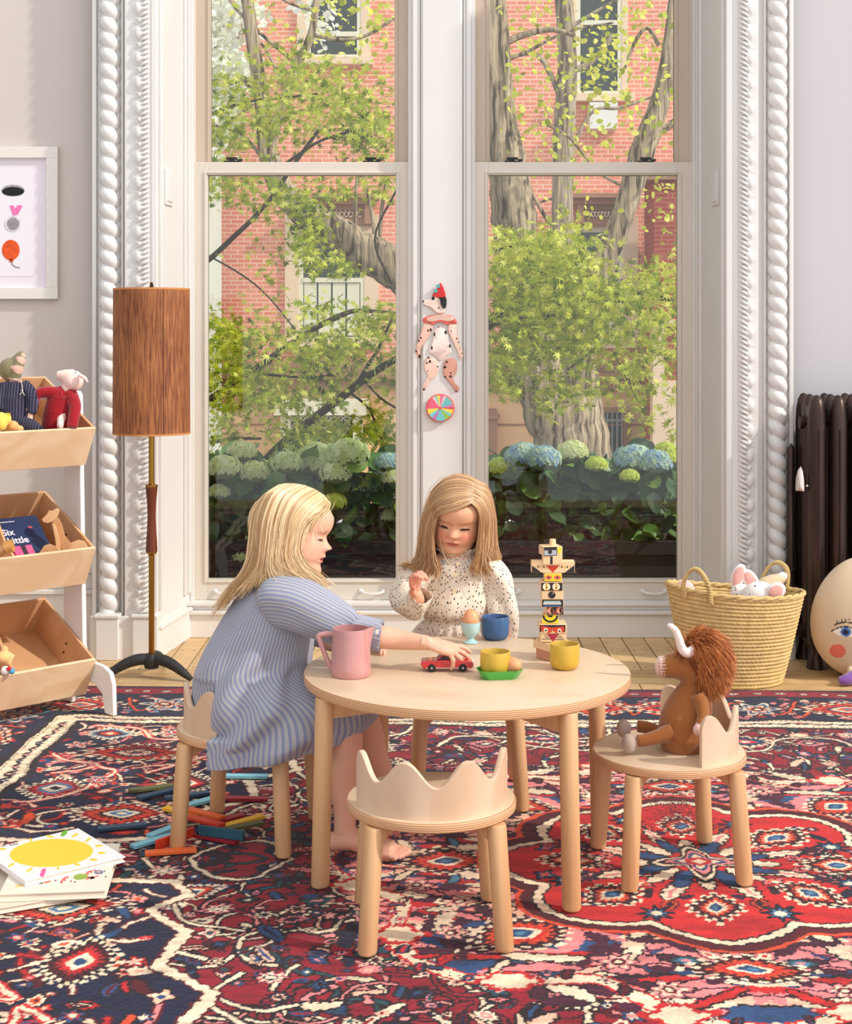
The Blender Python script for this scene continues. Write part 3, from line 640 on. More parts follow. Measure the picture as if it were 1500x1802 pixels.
# garden level: arched screen and barred window
B = MB(); X0, X1 = fx(498), fx(640); B.box((X0-.1, YF-.5, fz(728)), (X1+.1, YF-.1, fz(700))); B.box((X0, YF-.42, -1.9), (X0+.16, YF-.1, fz(728))); B.box((X1-.16, YF-.42, -1.9), (X1, YF-.1, fz(728))); hb(B, 'entrance_frame', M_sashw)
B = MB(); B.box((X0+.16, YF-.14, -1.9), (X1-.16, YF-.12, fz(728))); hb(B, 'entrance_glass', M_darkglass)
B = MB(); n = 5; w = (X1-X0-.32)/n
for i in range(n):
    cx = X0+.16+w*(i+.5); r = w*.5
    for s in (-1, 1): B.tube([(cx+s*r*.98*cos(t*pi/12), YF-.3, fz(742)+s*0+.10*sin(t*pi/12)) for t in range(13)], .012, 5)
    B.tube([(cx-r, YF-.3, fz(750)), (cx+r, YF-.3, fz(730))], .010, 5); B.tube([(cx-r, YF-.3, fz(730)), (cx+r, YF-.3, fz(750))], .010, 5)
B.box((X0+.16, YF-.32, fz(753)), (X1-.16, YF-.28, fz(750))); hb(B, 'lattice', M_sashw)
B = MB(); X0, X1 = fx(1036), fx(1104); B.box((X0, YF-.2, fz(725)), (X1, YF-.1, fz(716))); B.box((X0, YF-.2, -1.0), (X0+.08, YF-.1, fz(725))); B.box((X1-.1, YF-.2, -1.0), (X1, YF-.1, fz(725))); hb(B, 'barred_window', M_stone)
B = MB(); B.box((X0+.08, YF-.13, -1.0), (X1-.1, YF-.12, fz(725))); hb(B, 'pane', M_darkglass)
B = MB()
for i in range(6): x = X0+.12+i*(X1-X0-.24)/5; B.tube([(x, YF-.26, -1.0), (x, YF-.26, fz(725))], .013, 5)
B.tube([(X0-.1, YF-.26, fz(738)), (X1+.1, YF-.26, fz(738))], .02, 5); hb(B, 'window_bars', mat('grey_iron', (150, 150, 150), .6))
B = MB(); B.tube([(fx(1184), YF-.2, -1.9), (fx(1184), YF-.2, fz(690))], .05, 8); hb(B, 'downpipe', mat('dark_iron', (60, 56, 56), .6)); B = MB(); B.ell((fx(1177), YF-.35, fz(690)), (.10, .10, .10)); hb(B, 'wall_globe', mat('globe', (236, 232, 226), .3))
B = MB(); B.box((fx(855), YF-.5, -1.9), (fx(873), YF, fz(718))); B.box((fx(850), YF-.55, fz(734)), (fx(878), YF, fz(728))); hb(B, 'gate_pier', M_stone)
pb = thing('house_porch', 'darker red brick bay projecting from the row house at the right', 'building', (fx(1126), YF-1.6, -1.9))
B = MB(); B.box((0, 0, 0), (5, 1.05, fz(330)+1.9)); B.build('porch_wall', M_brickd, pb, smooth=False); B = MB(); B.box((-.12, -.1, fz(334)+1.9), (5.1, 1.05, fz(326)+1.9)); B.build('coping', M_stone, pb, smooth=False); B = MB(); B.box((-.02, -.03, 0), (.16, .3, fz(566)+1.9)); B.box((-.1, -.1, fz(575)+1.9), (5.1, 1.05, fz(564)+1.9)); B.box((-.03, -.04, 0), (5, 0.02, fz(664)+1.9)); B.build('corner_pier', M_tan, pb, smooth=False)
# pale house at far left
pl = thing('pale_house', 'pale grey-green house at the far left behind white blossom', 'building', (-6.7, 21.8, -1.9))
B = MB(); B.box((-4, 0, 0), (3.35, 2.4, 9.6)); B.build('house_wall', mat('pale_render', (206, 214, 204), .8, var=(1, .05)), pl, smooth=False)
for zz in (3.2, 6.2):
    B = MB(); B.box((1.9, -.04, zz), (2.7, .02, zz+1.9)); w = B.build('window', M_sashw, pl, smooth=False); B = MB(); B.box((1.98, -.06, zz+.08), (2.62, -.03, zz+1.8)); B.build('pane', M_darkglass, w, smooth=False)
B = MB(); B.tube([(3.28, -.06, 0), (3.28, -.06, 9.5)], .06, 8); B.build('downpipe', mat('dark_iron', (60, 56, 56), .6), pl)
# parked car in the street
def parked_car(loc, rz, lb, col, grp):
    c = thing('parked_car', lb, 'car', loc, rz, grp); prof = [(-2.1, .35), (-2.15, .62), (-2.0, .82), (-1.3, .92), (-.8, 1.34), (-.3, 1.45), (.6, 1.42), (1.25, 1.02), (1.9, .92), (2.15, .75), (2.15, .38)]
    B = MB(); B.prism(prof, -.82, .82, 'y'); B.build('car_body', mat('car_'+grp[:3]+str(col[0]), col, .2, .3, coat=.6), c, bevel=.08, seg=3)
    B = MB(); B.prism([(-1.15, .97), (-.74, 1.32), (-.3, 1.41), (.55, 1.38), (1.08, 1.02)], -.83, .83, 'y'); B.build('car_window', M_darkglass, c)
    for x in (-1.35, 1.35):
        for s in (-1, 1): B = MB(); B.lathe([(.20, -.1), (.32, -.1), (.34, -.06), (.34, .06), (.32, .1), (.20, .1)], 24, M=Matrix.Translation((x, s*.76, .34)) @ Matrix.Rotation(pi/2, 4, 'X')); B.build('wheel', mat('tyre', (30, 30, 32), .8), c)
parked_car((-2.9, 18.6, -1.9), 0, 'silver car parked across the street behind the left window', (206, 210, 214), 'cars parked in the street'); parked_car((2.9, 18.8, -1.9), 0, 'white car parked across the street behind the right window', (238, 238, 236), 'cars parked in the street')
# bark
def bark_mat(name, c1, c2, sc=9, st=(1, 1, .16)):
    m = bpy.data.materials.new(name); m.use_nodes = True; nt = m.node_tree; N = nt.nodes; L = nt.links; b = N['Principled BSDF']; b.inputs['Roughness'].default_value = .95; b.inputs['Specular IOR Level'].default_value = .15
    tc = N.new('ShaderNodeTexCoord'); mp = N.new('ShaderNodeMapping'); mp.inputs['Scale'].default_value = st; nz = N.new('ShaderNodeTexNoise'); nz.inputs['Scale'].default_value = sc; nz.inputs['Detail'].default_value = 5; nz.inputs['Distortion'].default_value = .8
    cr = N.new('ShaderNodeValToRGB'); e = cr.color_ramp.elements; e[0].position = .36; e[0].color = rgb(*c2); e[1].position = .60; e[1].color = rgb(*c1); bp = N.new('ShaderNodeBump'); bp.inputs['Strength'].default_value = .9; bp.inputs['Distance'].default_value = .04
    L.new(tc.outputs['Object'], mp.inputs[0]); L.new(mp.outputs[0], nz.inputs['Vector']); L.new(nz.outputs['Fac'], cr.inputs[0]); L.new(cr.outputs[0], b.inputs['Base Color']); L.new(nz.outputs['Fac'], bp.inputs['Height']); L.new(bp.outputs[0], b.inputs['Normal']); return m
M_bark = bark_mat('bark', (196, 174, 146), (78, 62, 50), 22, (1, 1, .09)); M_bark2 = bark_mat('bark_far', (190, 172, 150), (110, 92, 80), 20, (1, 1, .12)); M_twig = mat('maple_bark', (66, 54, 46), .9, var=(20, .3)); M_twigp = mat('pale_bark', (190, 172, 150), .9, var=(10, .2))
def limb(B, pts, D, n=14, knob=.0, seed=0):
    """pts: (px, py, radius px[, dD])"""
    r = random.Random(seed); q = [P(p[0], p[1], D+(p[3] if len(p) > 3 else 0)) for p in pts]; rad = [p[2]/F*D for p in pts]
    path = smoothpath(q, 6); rr = lerp_list(rad, 6); vs0 = len(B.v); rr = [x*(1+knob*r.uniform(-1, 1)) for x in rr]
    B.tube(path, rr, n)
    if knob:
        for i in range(vs0, len(B.v)):
            k = (i-vs0) // n; a = (i-vs0) % n
            if k < len(path):
                c = path[k]; v = Vector(B.v[i]); B.v[i] = tuple(c+(v-c)*(1+knob*1.6*sin(a*2*pi*3/n+k*.15)+knob*.8*sin(a*2*pi*5/n)))
def tree(name, lb, D, limbs, m, base=None, n=14, knob=0.0, grp='trees in front of the houses'):
    t = thing(name, lb, 'tree', (P(base[0], base[1], D).x, D, -1.9), 0, grp)
    for k, pts in enumerate(limbs):
        B = MB(); limb(B, pts, D, n if k < 3 else 8, knob if k < 3 else 0, k); B.v = [tuple(Vector(v)-Vector(t.location)) for v in B.v]; B.build('trunk' if k == 0 else 'branch', m, t)
    return t
t1 = tree('street_tree', 'large rough-barked tree forking behind the right window', 13.0,
     [[(1010, 1180, 62), (1010, 900, 62), (1005, 790, 66), (985, 720, 66), (950, 640, 50), (925, 560, 42), (915, 470, 38), (905, 380, 38), (893, 290, 33), (880, 200, 26), (874, 100, 24), (866, -40, 22)],
      [(1030, 830, 50), (1022, 740, 40), (1015, 640, 34, -.1), (1030, 560, 27), (1062, 470, 23), (1092, 395, 21), (1116, 320, 20), (1135, 255, 21), (1158, 190, 17), (1176, 110, 15), (1196, -40, 14)],
      [(1120, 262, 12), (1150, 238, 9), (1175, 224, 7), (1200, 205, 5)], [(880, 80, 7), (920, 62, 6), (970, 52, 5), (1010, 62, 4)], [(1160, 80, 4), (1140, 50, 3), (1120, 70, 3), (1100, 120, 2)],
      [(905, 300, 3), (930, 330, 3), (975, 395, 4), (985, 300, 2.5), (1000, 220, 2)], [(1100, 330, 3), (1050, 300, 2.4), (1000, 240, 2), (950, 215, 2)], [(880, 110, 4), (930, 90, 3), (1000, 55, 2.4), (1080, 40, 2)]], M_bark, (1005, 790), 22, .05)
t2 = tree('street_tree', 'grey slender tree standing behind the forked trunk', 17.0,
     [[(985, 1000, 22), (985, 700, 20), (988, 500, 18), (990, 330, 18), (994, 220, 19), (1000, 120, 17), (995, 20, 16), (985, -60, 14)], [(990, 130, 7), (1040, 110, 5), (1080, 60, 4)], [(995, 190, 5), (950, 100, 4), (900, 100, 3)],
      [(990, 300, 4), (1040, 200, 3), (1090, 190, 3), (1150, 170, 2)], [(1000, 50, 4), (1050, 20, 3), (1120, -20, 2)], [(985, 240, 3), (1000, 330, 3), (940, 360, 2)]], M_bark2, (985, 790), 16, .04)
t3 = tree('street_tree', 'leaning tree whose thick limb crosses the left window', 11.0,
     [[(800, 700, 46), (760, 560, 42), (725, 500, 37), (690, 470, 36), (640, 440, 34), (590, 405, 29), (545, 378, 26), (505, 345, 22), (480, 300, 19), (468, 250, 17), (460, 170, 13), (448, 90, 12), (436, 0, 11), (428, -60, 10)],
      [(470, 262, 12), (492, 200, 9), (520, 120, 8), (548, 60, 7), (560, -20, 6)], [(462, 180, 7), (430, 140, 6), (395, 148, 5), (350, 138, 4)], [(625, 422, 4), (625, 360, 3.4), (630, 300, 3)],
      [(662, 436, 4), (655, 380, 3.4), (645, 330, 3), (640, 290, 3)], [(668, 440, 4), (672, 370, 3.4), (682, 310, 3)], [(520, 110, 4), (460, 60, 3), (420, 20, 3), (390, -20, 2)], [(545, 60, 4), (600, 70, 3.4), (650, 60, 3), (710, 20, 3)],
      [(492, 205, 4), (500, 160, 3), (470, 90, 2.6), (440, 60, 2)], [(505, 345, 3.4), (440, 250, 3), (400, 225, 3), (360, 220, 2)], [(560, 20, 3), (520, 10, 2), (480, -10, 2)]], M_bark, (800, 800), 20, .05)
# leaf making
def leaves(name, par, D, blobs, tmpl, size, cols, spread=.6, m=None, seed=1, flat=.35):
    """blobs: (px, py, rx, ry, count); leaves scattered through an ellipsoid round each"""
    g = np.random.default_rng(seed); T = np.array(tmpl, float); k = len(T); V = []; C = []
    for (px, py, rx, ry, n) in blobs:
        a = g.normal(size=(n, 2))*.55; a = np.clip(a, -1.3, 1.3); d = D+g.uniform(-spread, spread, n)
        X = (px+a[:, 0]*rx-750)/F*D; Z = H-(py+a[:, 1]*ry-YH)/F*D; C.append(np.c_[X, d, Z])
    P0 = np.concatenate(C); n = len(P0); s = size*g.uniform(.6, 1.25, n)
    nrm = g.normal(size=(n, 3)); nrm[:, 1] -= .9; nrm[:, 2] += .9; nrm /= np.linalg.norm(nrm, axis=1)[:, None]
    u = np.cross(nrm, g.normal(size=(n, 3))); u /= np.linalg.norm(u, axis=1)[:, None]; w = np.cross(nrm, u)
    V = P0[:, None]+s[:, None, None]*(T[None, :, 0, None]*u[:, None]+T[None, :, 1, None]*w[:, None]+T[None, :, 2, None]*nrm[:, None])
    V = V.reshape(-1, 3)-np.array(par.location)
    fs = []; base = np.arange(n)*k
    F_ = np.stack([np.stack([base, base+i, base+(i % (k-1))+1], 1) for i in range(1, k)], 1).reshape(-1, 3)
    me = bpy.data.meshes.new(name); me.vertices.add(len(V)); me.vertices.foreach_set('co', V.ravel()); me.loops.add(F_.size); me.loops.foreach_set('vertex_index', F_.ravel())
    me.polygons.add(len(F_)); me.polygons.foreach_set('loop_start', np.arange(0, F_.size, 3)); me.polygons.foreach_set('loop_total', np.full(len(F_), 3)); me.update(calc_edges=True)
    cc = np.array([rgb(*c)[:3] for c in cols]); ci = cc[g.integers(0, len(cols), n)]*g.uniform(.85, 1.15, (n, 1)); at = me.color_attributes.new('Col', 'FLOAT_COLOR', 'POINT')
    at.data.foreach_set('color', np.c_[np.repeat(ci, k, 0), np.ones(n*k)].ravel()); me.materials.append(m or M_leaf); o = bpy.data.objects.new(name, me); COL.objects.link(o); o.parent = par; return o
def leafmat():
    m = bpy.data.materials.new('leaf'); m.use_nodes = True; nt = m.node_tree; N = nt.nodes; L = nt.links; b = N['Principled BSDF']; b.inputs['Roughness'].default_value = .6; b.inputs['Specular IOR Level'].default_value = .25; a = N.new('ShaderNodeVertexColor'); a.layer_name = 'Col'
    t = N.new('ShaderNodeBsdfTranslucent'); mx = N.new('ShaderNodeMixShader'); mx.inputs[0].default_value = .35; L.new(a.outputs[0], b.inputs['Base Color']); L.new(a.outputs[0], t.inputs[0]); L.new(b.outputs[0], mx.inputs[1]); L.new(t.outputs[0], mx.inputs[2]); L.new(mx.outputs[0], N['Material Output'].inputs[0]); return m
M_leaf = leafmat()
def maple_t():
    pts = [(0, 0, 0)]; lob = [(-125, .55), (-78, .85), (-38, .98), (0, 1.12), (38, .98), (78, .85), (125, .55)]
    for i, (a, r) in enumerate(lob):
        a0 = radians(a); pts.append((sin(a0)*r, cos(a0)*r, -.18*r*r)); 
        if i < 6: b = radians((a+lob[i+1][0])/2); pts.append((sin(b)*.30, cos(b)*.30, .02))
    pts.append((0, -.12, 0)); return pts
T_maple = maple_t(); T_round = [(0, 0, 0)]+[(cos(a*pi/4)*.8, sin(a*pi/4), .1*cos(a*pi/2)) for a in range(8)]; T_tiny = [(0, 0, 0)]+[(cos(a*2*pi/5), sin(a*2*pi/5)*.6, 0) for a in range(5)]
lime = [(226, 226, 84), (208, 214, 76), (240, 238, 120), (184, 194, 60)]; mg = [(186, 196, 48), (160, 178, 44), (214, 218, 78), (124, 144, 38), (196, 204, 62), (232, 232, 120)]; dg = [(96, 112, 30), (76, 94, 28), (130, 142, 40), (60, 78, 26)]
leaves('foliage', t1, 13.0, [(930, 60, 50, 60, 70), (1100, 60, 80, 60, 130), (1040, 150, 90, 60, 130), (950, 210, 60, 60, 70), (1130, 210, 60, 60, 70), (1010, 260, 90, 30, 60), (900, 170, 30, 50, 40), (1170, 350, 25, 60, 50), (1010, 400, 50, 30, 50)], T_round, .030, lime, 1.0, seed=3)
leaves('foliage', t2, 17.0, [(1050, 100, 90, 80, 120), (960, 60, 60, 80, 70), (1130, 60, 60, 60, 60), (1000, 320, 60, 60, 40)], T_round, .036, lime, 1.0, seed=4)
leaves('foliage', t3, 11.0, [(620, 40, 80, 60, 90), (500, 60, 90, 60, 60), (670, 60, 30, 60, 50), (600, 150, 80, 60, 60)], T_round, .026, lime, .8, seed=5)
# white blossom tree, left
bt = tree('blossom_tree', 'white-flowering tree at the upper left of the left window', 15.0, [[(330, 900, 16), (345, 500, 13), (360, 300, 11), (380, 120, 8), (400, -40, 6)], [(365, 260, 4), (400, 220, 3), (450, 180, 2)], [(375, 160, 4), (410, 100, 3), (430, 20, 2)]], M_bark2, (330, 800), 10)
leaves('blossom', bt, 15.0, [(385, 60, 36, 70, 700), (400, 140, 40, 50, 700), (380, 210, 30, 60, 450), (430, 20, 30, 30, 200), (560, 30, 40, 40, 100)], T_round, .045, [(250, 248, 238), (240, 240, 226), (252, 250, 246), (226, 228, 200)], .7, seed=6)
# japanese maples near the window
mp1 = tree('japanese_maple', 'green japanese maple with dark slanting branches behind the left window', 9.0,
    [[(395, 1000, 7), (440, 850, 7), (482, 795, 7.5), (540, 745, 7), (600, 700, 7.5), (650, 660, 7), (700, 630, 6), (760, 600, 5)], [(330, 735, 7), (372, 702, 7), (430, 665, 6.5), (470, 635, 6), (520, 600, 5.5), (560, 575, 5), (598, 556, 5), (630, 547, 4), (700, 552, 3.4)],
     [(625, 680, 3), (650, 640, 3.6), (668, 610, 3), (690, 560, 2)], [(445, 655, 2.6), (500, 662, 2.4), (560, 664, 2.4), (600, 655, 2)], [(615, 690, 2.4), (650, 720, 2), (670, 770, 2), (690, 800, 2)], [(640, 668, 2.2), (670, 700, 2), (700, 720, 2)],
     [(330, 480, 5), (370, 455, 5), (410, 418, 4.6), (445, 385, 4), (480, 345, 4), (510, 300, 4), (560, 230, 3)], [(330, 430, 1.6), (420, 480, 1.6), (470, 520, 1.4), (520, 580, 1.2)], [(360, 205, 3), (430, 180, 2.6), (500, 172, 2.4), (560, 165, 2)], [(500, 290, 3), (560, 250, 2.4), (620, 230, 2)], [(370, 780, 3), (410, 772, 3), (460, 772, 2)], [(700, 330, 2), (660, 420, 2), (690, 500, 2)]], M_twig, (430, 850), 9, grp='japanese maples outside the windows')
leaves('foliage', mp1, 9.0, [(410, 170, 70, 34, 260), (520, 140, 60, 36, 260), (600, 165, 70, 40, 330), (560, 210, 90, 30, 260), (650, 230, 50, 50, 330), (400, 240, 50, 34, 230), (480, 215, 60, 30, 160), (400, 330, 46, 34, 170), (470, 340, 40, 50, 170), (540, 360, 40, 40, 200), (545, 440, 36, 50, 190), (600, 330, 50, 24, 80), (670, 330, 40, 24, 90), (600, 470, 44, 24, 70),
    (400, 600, 44, 50, 420), (430, 680, 60, 50, 380), (390, 750, 40, 50, 200), (500, 600, 60, 60, 210), (560, 620, 60, 40, 300), (630, 600, 60, 50, 260), (660, 560, 40, 30, 120), (590, 690, 70, 30, 150), (500, 700, 60, 36, 220), (560, 765, 90, 30, 420), (670, 760, 40, 40, 200), (470, 470, 40, 60, 60), (690, 640, 30, 50, 110), (560, 540, 40, 20, 60)], T_maple, .040, mg, .7, seed=8)
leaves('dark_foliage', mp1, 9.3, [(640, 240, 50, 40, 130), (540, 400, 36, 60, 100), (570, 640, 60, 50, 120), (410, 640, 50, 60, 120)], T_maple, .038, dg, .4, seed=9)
mp2 = tree('japanese_maple', 'bright green japanese maple in front of the forked trunk', 8.6,
    [[(830, 900, 7), (835, 700, 7), (845, 590, 6), (870, 560, 6), (900, 540, 5), (940, 528, 4), (985, 500, 3)], [(820, 620, 4), (870, 570, 4), (930, 560, 3), (980, 555, 2)], [(1250, 560, 5), (1190, 532, 4), (1140, 518, 4), (1090, 512, 3)], [(1250, 540, 4), (1170, 528, 3), (1110, 530, 3), (1060, 530, 2)], [(1060, 605, 2), (1030, 628, 2.6), (1000, 650, 2)], [(870, 440, 2), (930, 430, 2), (980, 445, 1.6)], [(1080, 620, 1.2), (1120, 700, 1.2), (1150, 760, 1)]], M_twig, (835, 850), 9, grp='japanese maples outside the windows')
leaves('foliage', mp2, 8.6, [(900, 460, 50, 44, 420), (960, 450, 50, 50, 400), (1010, 460, 50, 44, 330), (900, 540, 50, 60, 460), (970, 540, 60, 50, 430), (1040, 530, 60, 50, 330), (900, 620, 50, 50, 360), (960, 610, 60, 44, 260), (1030, 600, 50, 50, 260), (1100, 520, 60, 36, 240), (1160, 500, 40, 40, 190), (1130, 570, 70, 40, 260), (1170, 620, 30, 50, 140), (1100, 640, 60, 40, 160), (880, 670, 30, 30, 110), (980, 690, 50, 30, 100), (1020, 680, 40, 30, 60), (1120, 690, 60, 30, 80), (1150, 740, 30, 50, 50), (960, 720, 30, 20, 40), (1185, 450, 20, 30, 30)], T_maple, .042, mg+lime[:3], .6, seed=10)
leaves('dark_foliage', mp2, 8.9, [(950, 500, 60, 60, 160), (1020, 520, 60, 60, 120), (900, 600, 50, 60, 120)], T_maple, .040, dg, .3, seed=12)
# planter with hydrangeas just outside
def mk_planter():
    p = thing('planter_box', 'long dark planter trough under the hydrangeas outside the windows', 'planter', (0.05, 7.55, -1.9))
    B = MB(); B.box((-2.1, -.42, 0), (2.1, -.38, 2.10)); B.box((-2.1, .38, 0), (2.1, .42, 2.10)); B.box((-2.1, -.38, 0), (-2.06, .38, 2.10)); B.box((2.06, -.38, 0), (2.1, .38, 2.10)); B.box((-2.12, -.45, 2.06), (2.12, -.37, 2.12)); B.build('trough', mat('dark_planter', (42, 34, 32), .85, var=(8, .3)), p, smooth=False)
    B = MB(); B.box((-2.06, -.38, 1.9), (2.06, .38, 2.05)); o = B.build('soil', mat('soil', (38, 28, 24), 1.0, bump=(30, .8, .03)), p, smooth=False)
mk_planter()
B = MB(); B.box((-2.4, 6.20, -.25), (2.4, 7.1, -.12)); struct(B.build('terrace', mat('dark_flags', (58, 46, 46), .9, var=(5, .3)), smooth=False))
T_ov = [(0, 0, .0)]+[(x, y, z) for x, y, z in ((0, 1.25, -.25), (.16, 1.0, -.10), (.50, .70, .08), (.66, .30, .12), (.64, -.10, .12), (.46, -.48, .08), (.15, -.72, .0), (0, -.66, -.05), (-.15, -.72, 0), (-.46, -.48, .08), (-.64, -.10, .12), (-.66, .30, .12), (-.50, .70, .08), (-.16, 1.0, -.10))]
def flower_head(par, px, py, rpx, D, c1, c2, seed):
    r = random.Random(seed); c = P(px, py, D)-Vector(par.location); R = rpx/F*D; B = MB(); n = 110
    a1, a2 = rgb(*c1)[:3], rgb(*c2)[:3]
    for i in range(n):
        z = 1-1.25*i/n; ph = i*2.39996; q = sqrt(max(0, 1-z*z)); d = Vector((q*cos(ph), q*sin(ph), z*.75)); ctr = c+d*R*r.uniform(.88, 1.03); dn = d.normalized(); u = dn.orthogonal().normalized(); w = dn.cross(u); a = r.uniform(0, 1.5); s = R*.17*r.uniform(.8, 1.15)
        t = r.random(); t = min(1, max(0, (t-.5)*1.6+.5)); co = tuple(x*(1-t)+y*t for x, y in zip(a1, a2))
        for k in range(4):
            b = a+k*pi/2; e = u*cos(b)+w*sin(b); f = u*cos(b+pi/4)+w*sin(b+pi/4); g = u*cos(b-pi/4)+w*sin(b-pi/4)
            B.add([ctr, ctr+g*s*.75+dn*s*.25, ctr+e*s*1.15+dn*s*.1, ctr+f*s*.75+dn*s*.25], [(0, 1, 2, 3)], col=co)
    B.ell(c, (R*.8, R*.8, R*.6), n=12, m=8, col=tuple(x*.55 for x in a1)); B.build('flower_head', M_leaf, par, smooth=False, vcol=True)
heads = [(395, 828, 28, 'p'), (425, 800, 24, 'p'), (448, 836, 26, 'p'), (505, 820, 26, 'g'), (562, 815, 38, 'g'), (612, 806, 36, 'g'), (590, 838, 26, 'p'), (652, 852, 20, 'l'), (684, 818, 22, 'b'), (690, 845, 18, 'p'), (588, 888, 20, 'l'), (690, 912, 18, 'g'), (430, 980, 22, 'g'), (385, 870, 18, 'p'),
         (884, 828, 24, 'l'), (922, 808, 30, 'b'), (955, 812, 30, 'b'), (1008, 800, 26, 'p'), (1115, 812, 32, 'b'), (1152, 818, 28, 'b'), (1108, 842, 16, 'l'), (1172, 796, 18, 'l'), (1182, 812, 14, 'l'), (1050, 822, 18, 'l')]
colm = dict(p=((226, 232, 160), (246, 248, 204)), g=((206, 224, 150), (236, 242, 192)), l=((214, 230, 90), (238, 244, 130)), b=((214, 234, 206), (160, 196, 224)))
hyd = [('leftmost hydrangea with pale green flower heads outside the left window', 365, 460, 415), ('hydrangea with broad cream-green heads in the middle of the left window', 460, 635, 560), ('hydrangea by the right edge of the left window', 635, 760, 690),
       ('hydrangea with one large blue head left in the right window', 850, 985, 930), ('hydrangea with big pale glossy leaves in the middle of the right window', 985, 1075, 1030), ('hydrangea with blue and lime heads at the right edge of the right window', 1075, 1210, 1140)]
for i, (lb, a, b, cx) in enumerate(hyd):
    D = 7.45; h = thing('hydrangea', lb, 'plant', (P(cx, 0, D).x, D, .15), 0, 'hydrangeas in the planter'); n = 0
    for j, (px, py, r, c) in enumerate(heads):
        if a <= px < b: flower_head(h, px, py-3, r*1.12, 7.08+((j*37) % 10)*.02, *colm[c], seed=j); n += 1
    rr = random.Random(i); B = MB()
    for k in range(14):
        x = rr.uniform(a, b); q = P(x, rr.uniform(800, 900), 7.4)-Vector(h.location); q0 = Vector((q.x*.4, rr.uniform(-.1, .1), 0)); B.tube([q0, (q0+q)/2+Vector((0, 0, .03)), q], .004, 5)
    B.build('stem', mat('green_stem', (78, 100, 46), .7), h)
    w = (b-a)/2; mid = (a+b)/2
    leaves('foliage', h, 7.42, [(mid, 850, w*1.1, 30, 90), (mid, 880, w*1.1, 50, 90), (mid, 920, w*1.05, 40, 40), (mid, 820, w*1.1, 24, 40)], T_ov, .062, [(60, 92, 40), (84, 122, 48), (44, 70, 36), (128, 160, 66), (70, 100, 60)], .30, mat('hyd_leaf', None, .38, spec=.5, vcol=True), seed=20+i)
B = None
# ---------------------------------------------------------------- birch play furniture
M_birch = wood('birch', (218, 192, 163), (210, 180, 148), 5.0, (1, 1, 1), 0.42, 1.2, .05)
M_birch_l = wood('birch_pale', (222, 193, 166), (208, 174, 144), 6.0, (1, 1, 0.35), 0.45, 1.4, .05)
M_birch_leg = wood('birch_leg', (212, 168, 122), (196, 148, 102), 9.0, (3, 3, 0.12), 0.42, 1.2, .06)
def ply_mat():
    m = bpy.data.materials.new('ply_edge'); m.use_nodes = True; nt = m.node_tree; N = nt.nodes; L = nt.links; b = N['Principled BSDF']; b.inputs['Roughness'].default_value = .5
    tc = N.new('ShaderNodeTexCoord'); sp = N.new('ShaderNodeSeparateXYZ'); mu = N.new('ShaderNodeMath'); mu.operation = 'MULTIPLY'; mu.inputs[1].default_value = 2*pi/0.0042
    si = N.new('ShaderNodeMath'); si.operation = 'SINE'; mr = N.new('ShaderNodeMapRange'); mr.inputs['From Min'].default_value = -.6; mr.inputs['From Max'].default_value = .6
    mx = N.new('ShaderNodeMix'); mx.data_type = 'RGBA'; mx.inputs[6].default_value = rgb(184, 128, 88); mx.inputs[7].default_value = rgb(226, 188, 146)
    L.new(tc.outputs['Object'], sp.inputs[0]); L.new(sp.outputs['Z'], mu.inputs[0]); L.new(mu.outputs[0], si.inputs[0]); L.new(si.outputs[0], mr.inputs['Value']); L.new(mr.outputs[0], mx.inputs[0]); L.new(mx.outputs[2], b.inputs['Base Color'])
    return m
M_ply = ply_mat()
def disc(name, r, z0, z1, par, m=None):
    B = MB(); e = 0.003; n = 96
    B.lathe([(0.0001, z0), (r-e, z0)], n, cap=False, mi=0)
    B.lathe([(r-e, z0), (r-e*.3, z0+e*.3), (r, z0+e), (r, z1-e), (r-e*.3, z1-e*.3), (r-e, z1)], n, cap=False, mi=1)
    B.lathe([(r-e, z1), (0.0001, z1)], n, cap=False, mi=0)
    return B.build(name, [m or M_birch, M_ply], par, merge=1e-5)
def round_leg(x, y, xt, yt, zt, r=0.0205):
    B = MB(); prof = [(r-.006, 0.0), (r-.002, .002), (r, .007), (r, zt-.003), (r-.002, zt)]
    vs = []; fs = []; n = 24
    for rr, z in prof:
        t = z/zt
        for i in range(n): vs.append((x+(xt-x)*t+rr*cos(2*pi*i/n), y+(yt-y)*t+rr*sin(2*pi*i/n), z))
    for j in range(len(prof)-1):
        for i in range(n): fs.append((j*n+i, j*n+(i+1) % n, (j+1)*n+(i+1) % n, (j+1)*n+i))
    fs.append(tuple(reversed(range(n)))); fs.append(tuple(range((len(prof)-1)*n, len(prof)*n)))
    return B.add(vs, fs)
def brace(pa, pb, z0, z1, th=.018, arch=.0):
    """board on edge from one leg to the one across, lower edge curved up in the middle"""
    B = MB(); pa, pb = Vector(pa), Vector(pb); L_ = (pb-pa).length; d = (pb-pa)/L_; n = Vector((-d.y, d.x))
    top = [(0, z1), (L_, z1)]; bot = []
    for i in range(21): t = i/20; bot.append((L_*(1-t), z0+(z1-z0)*.55*min(1, 2.6*sin(pi*t)**1.0 if arch else 0)))
    poly_ = top+bot; vs = []
    for s in (-1, 1):
        for a, z in poly_: q = pa+d*a+n*(s*th/2); vs.append((q.x, q.y, z))
    k = len(poly_); B.add(vs, [tuple(range(k)), tuple(reversed(range(k, 2*k)))]+[(i, (i+1) % k, k+(i+1) % k, k+i) for i in range(k)])
    return B
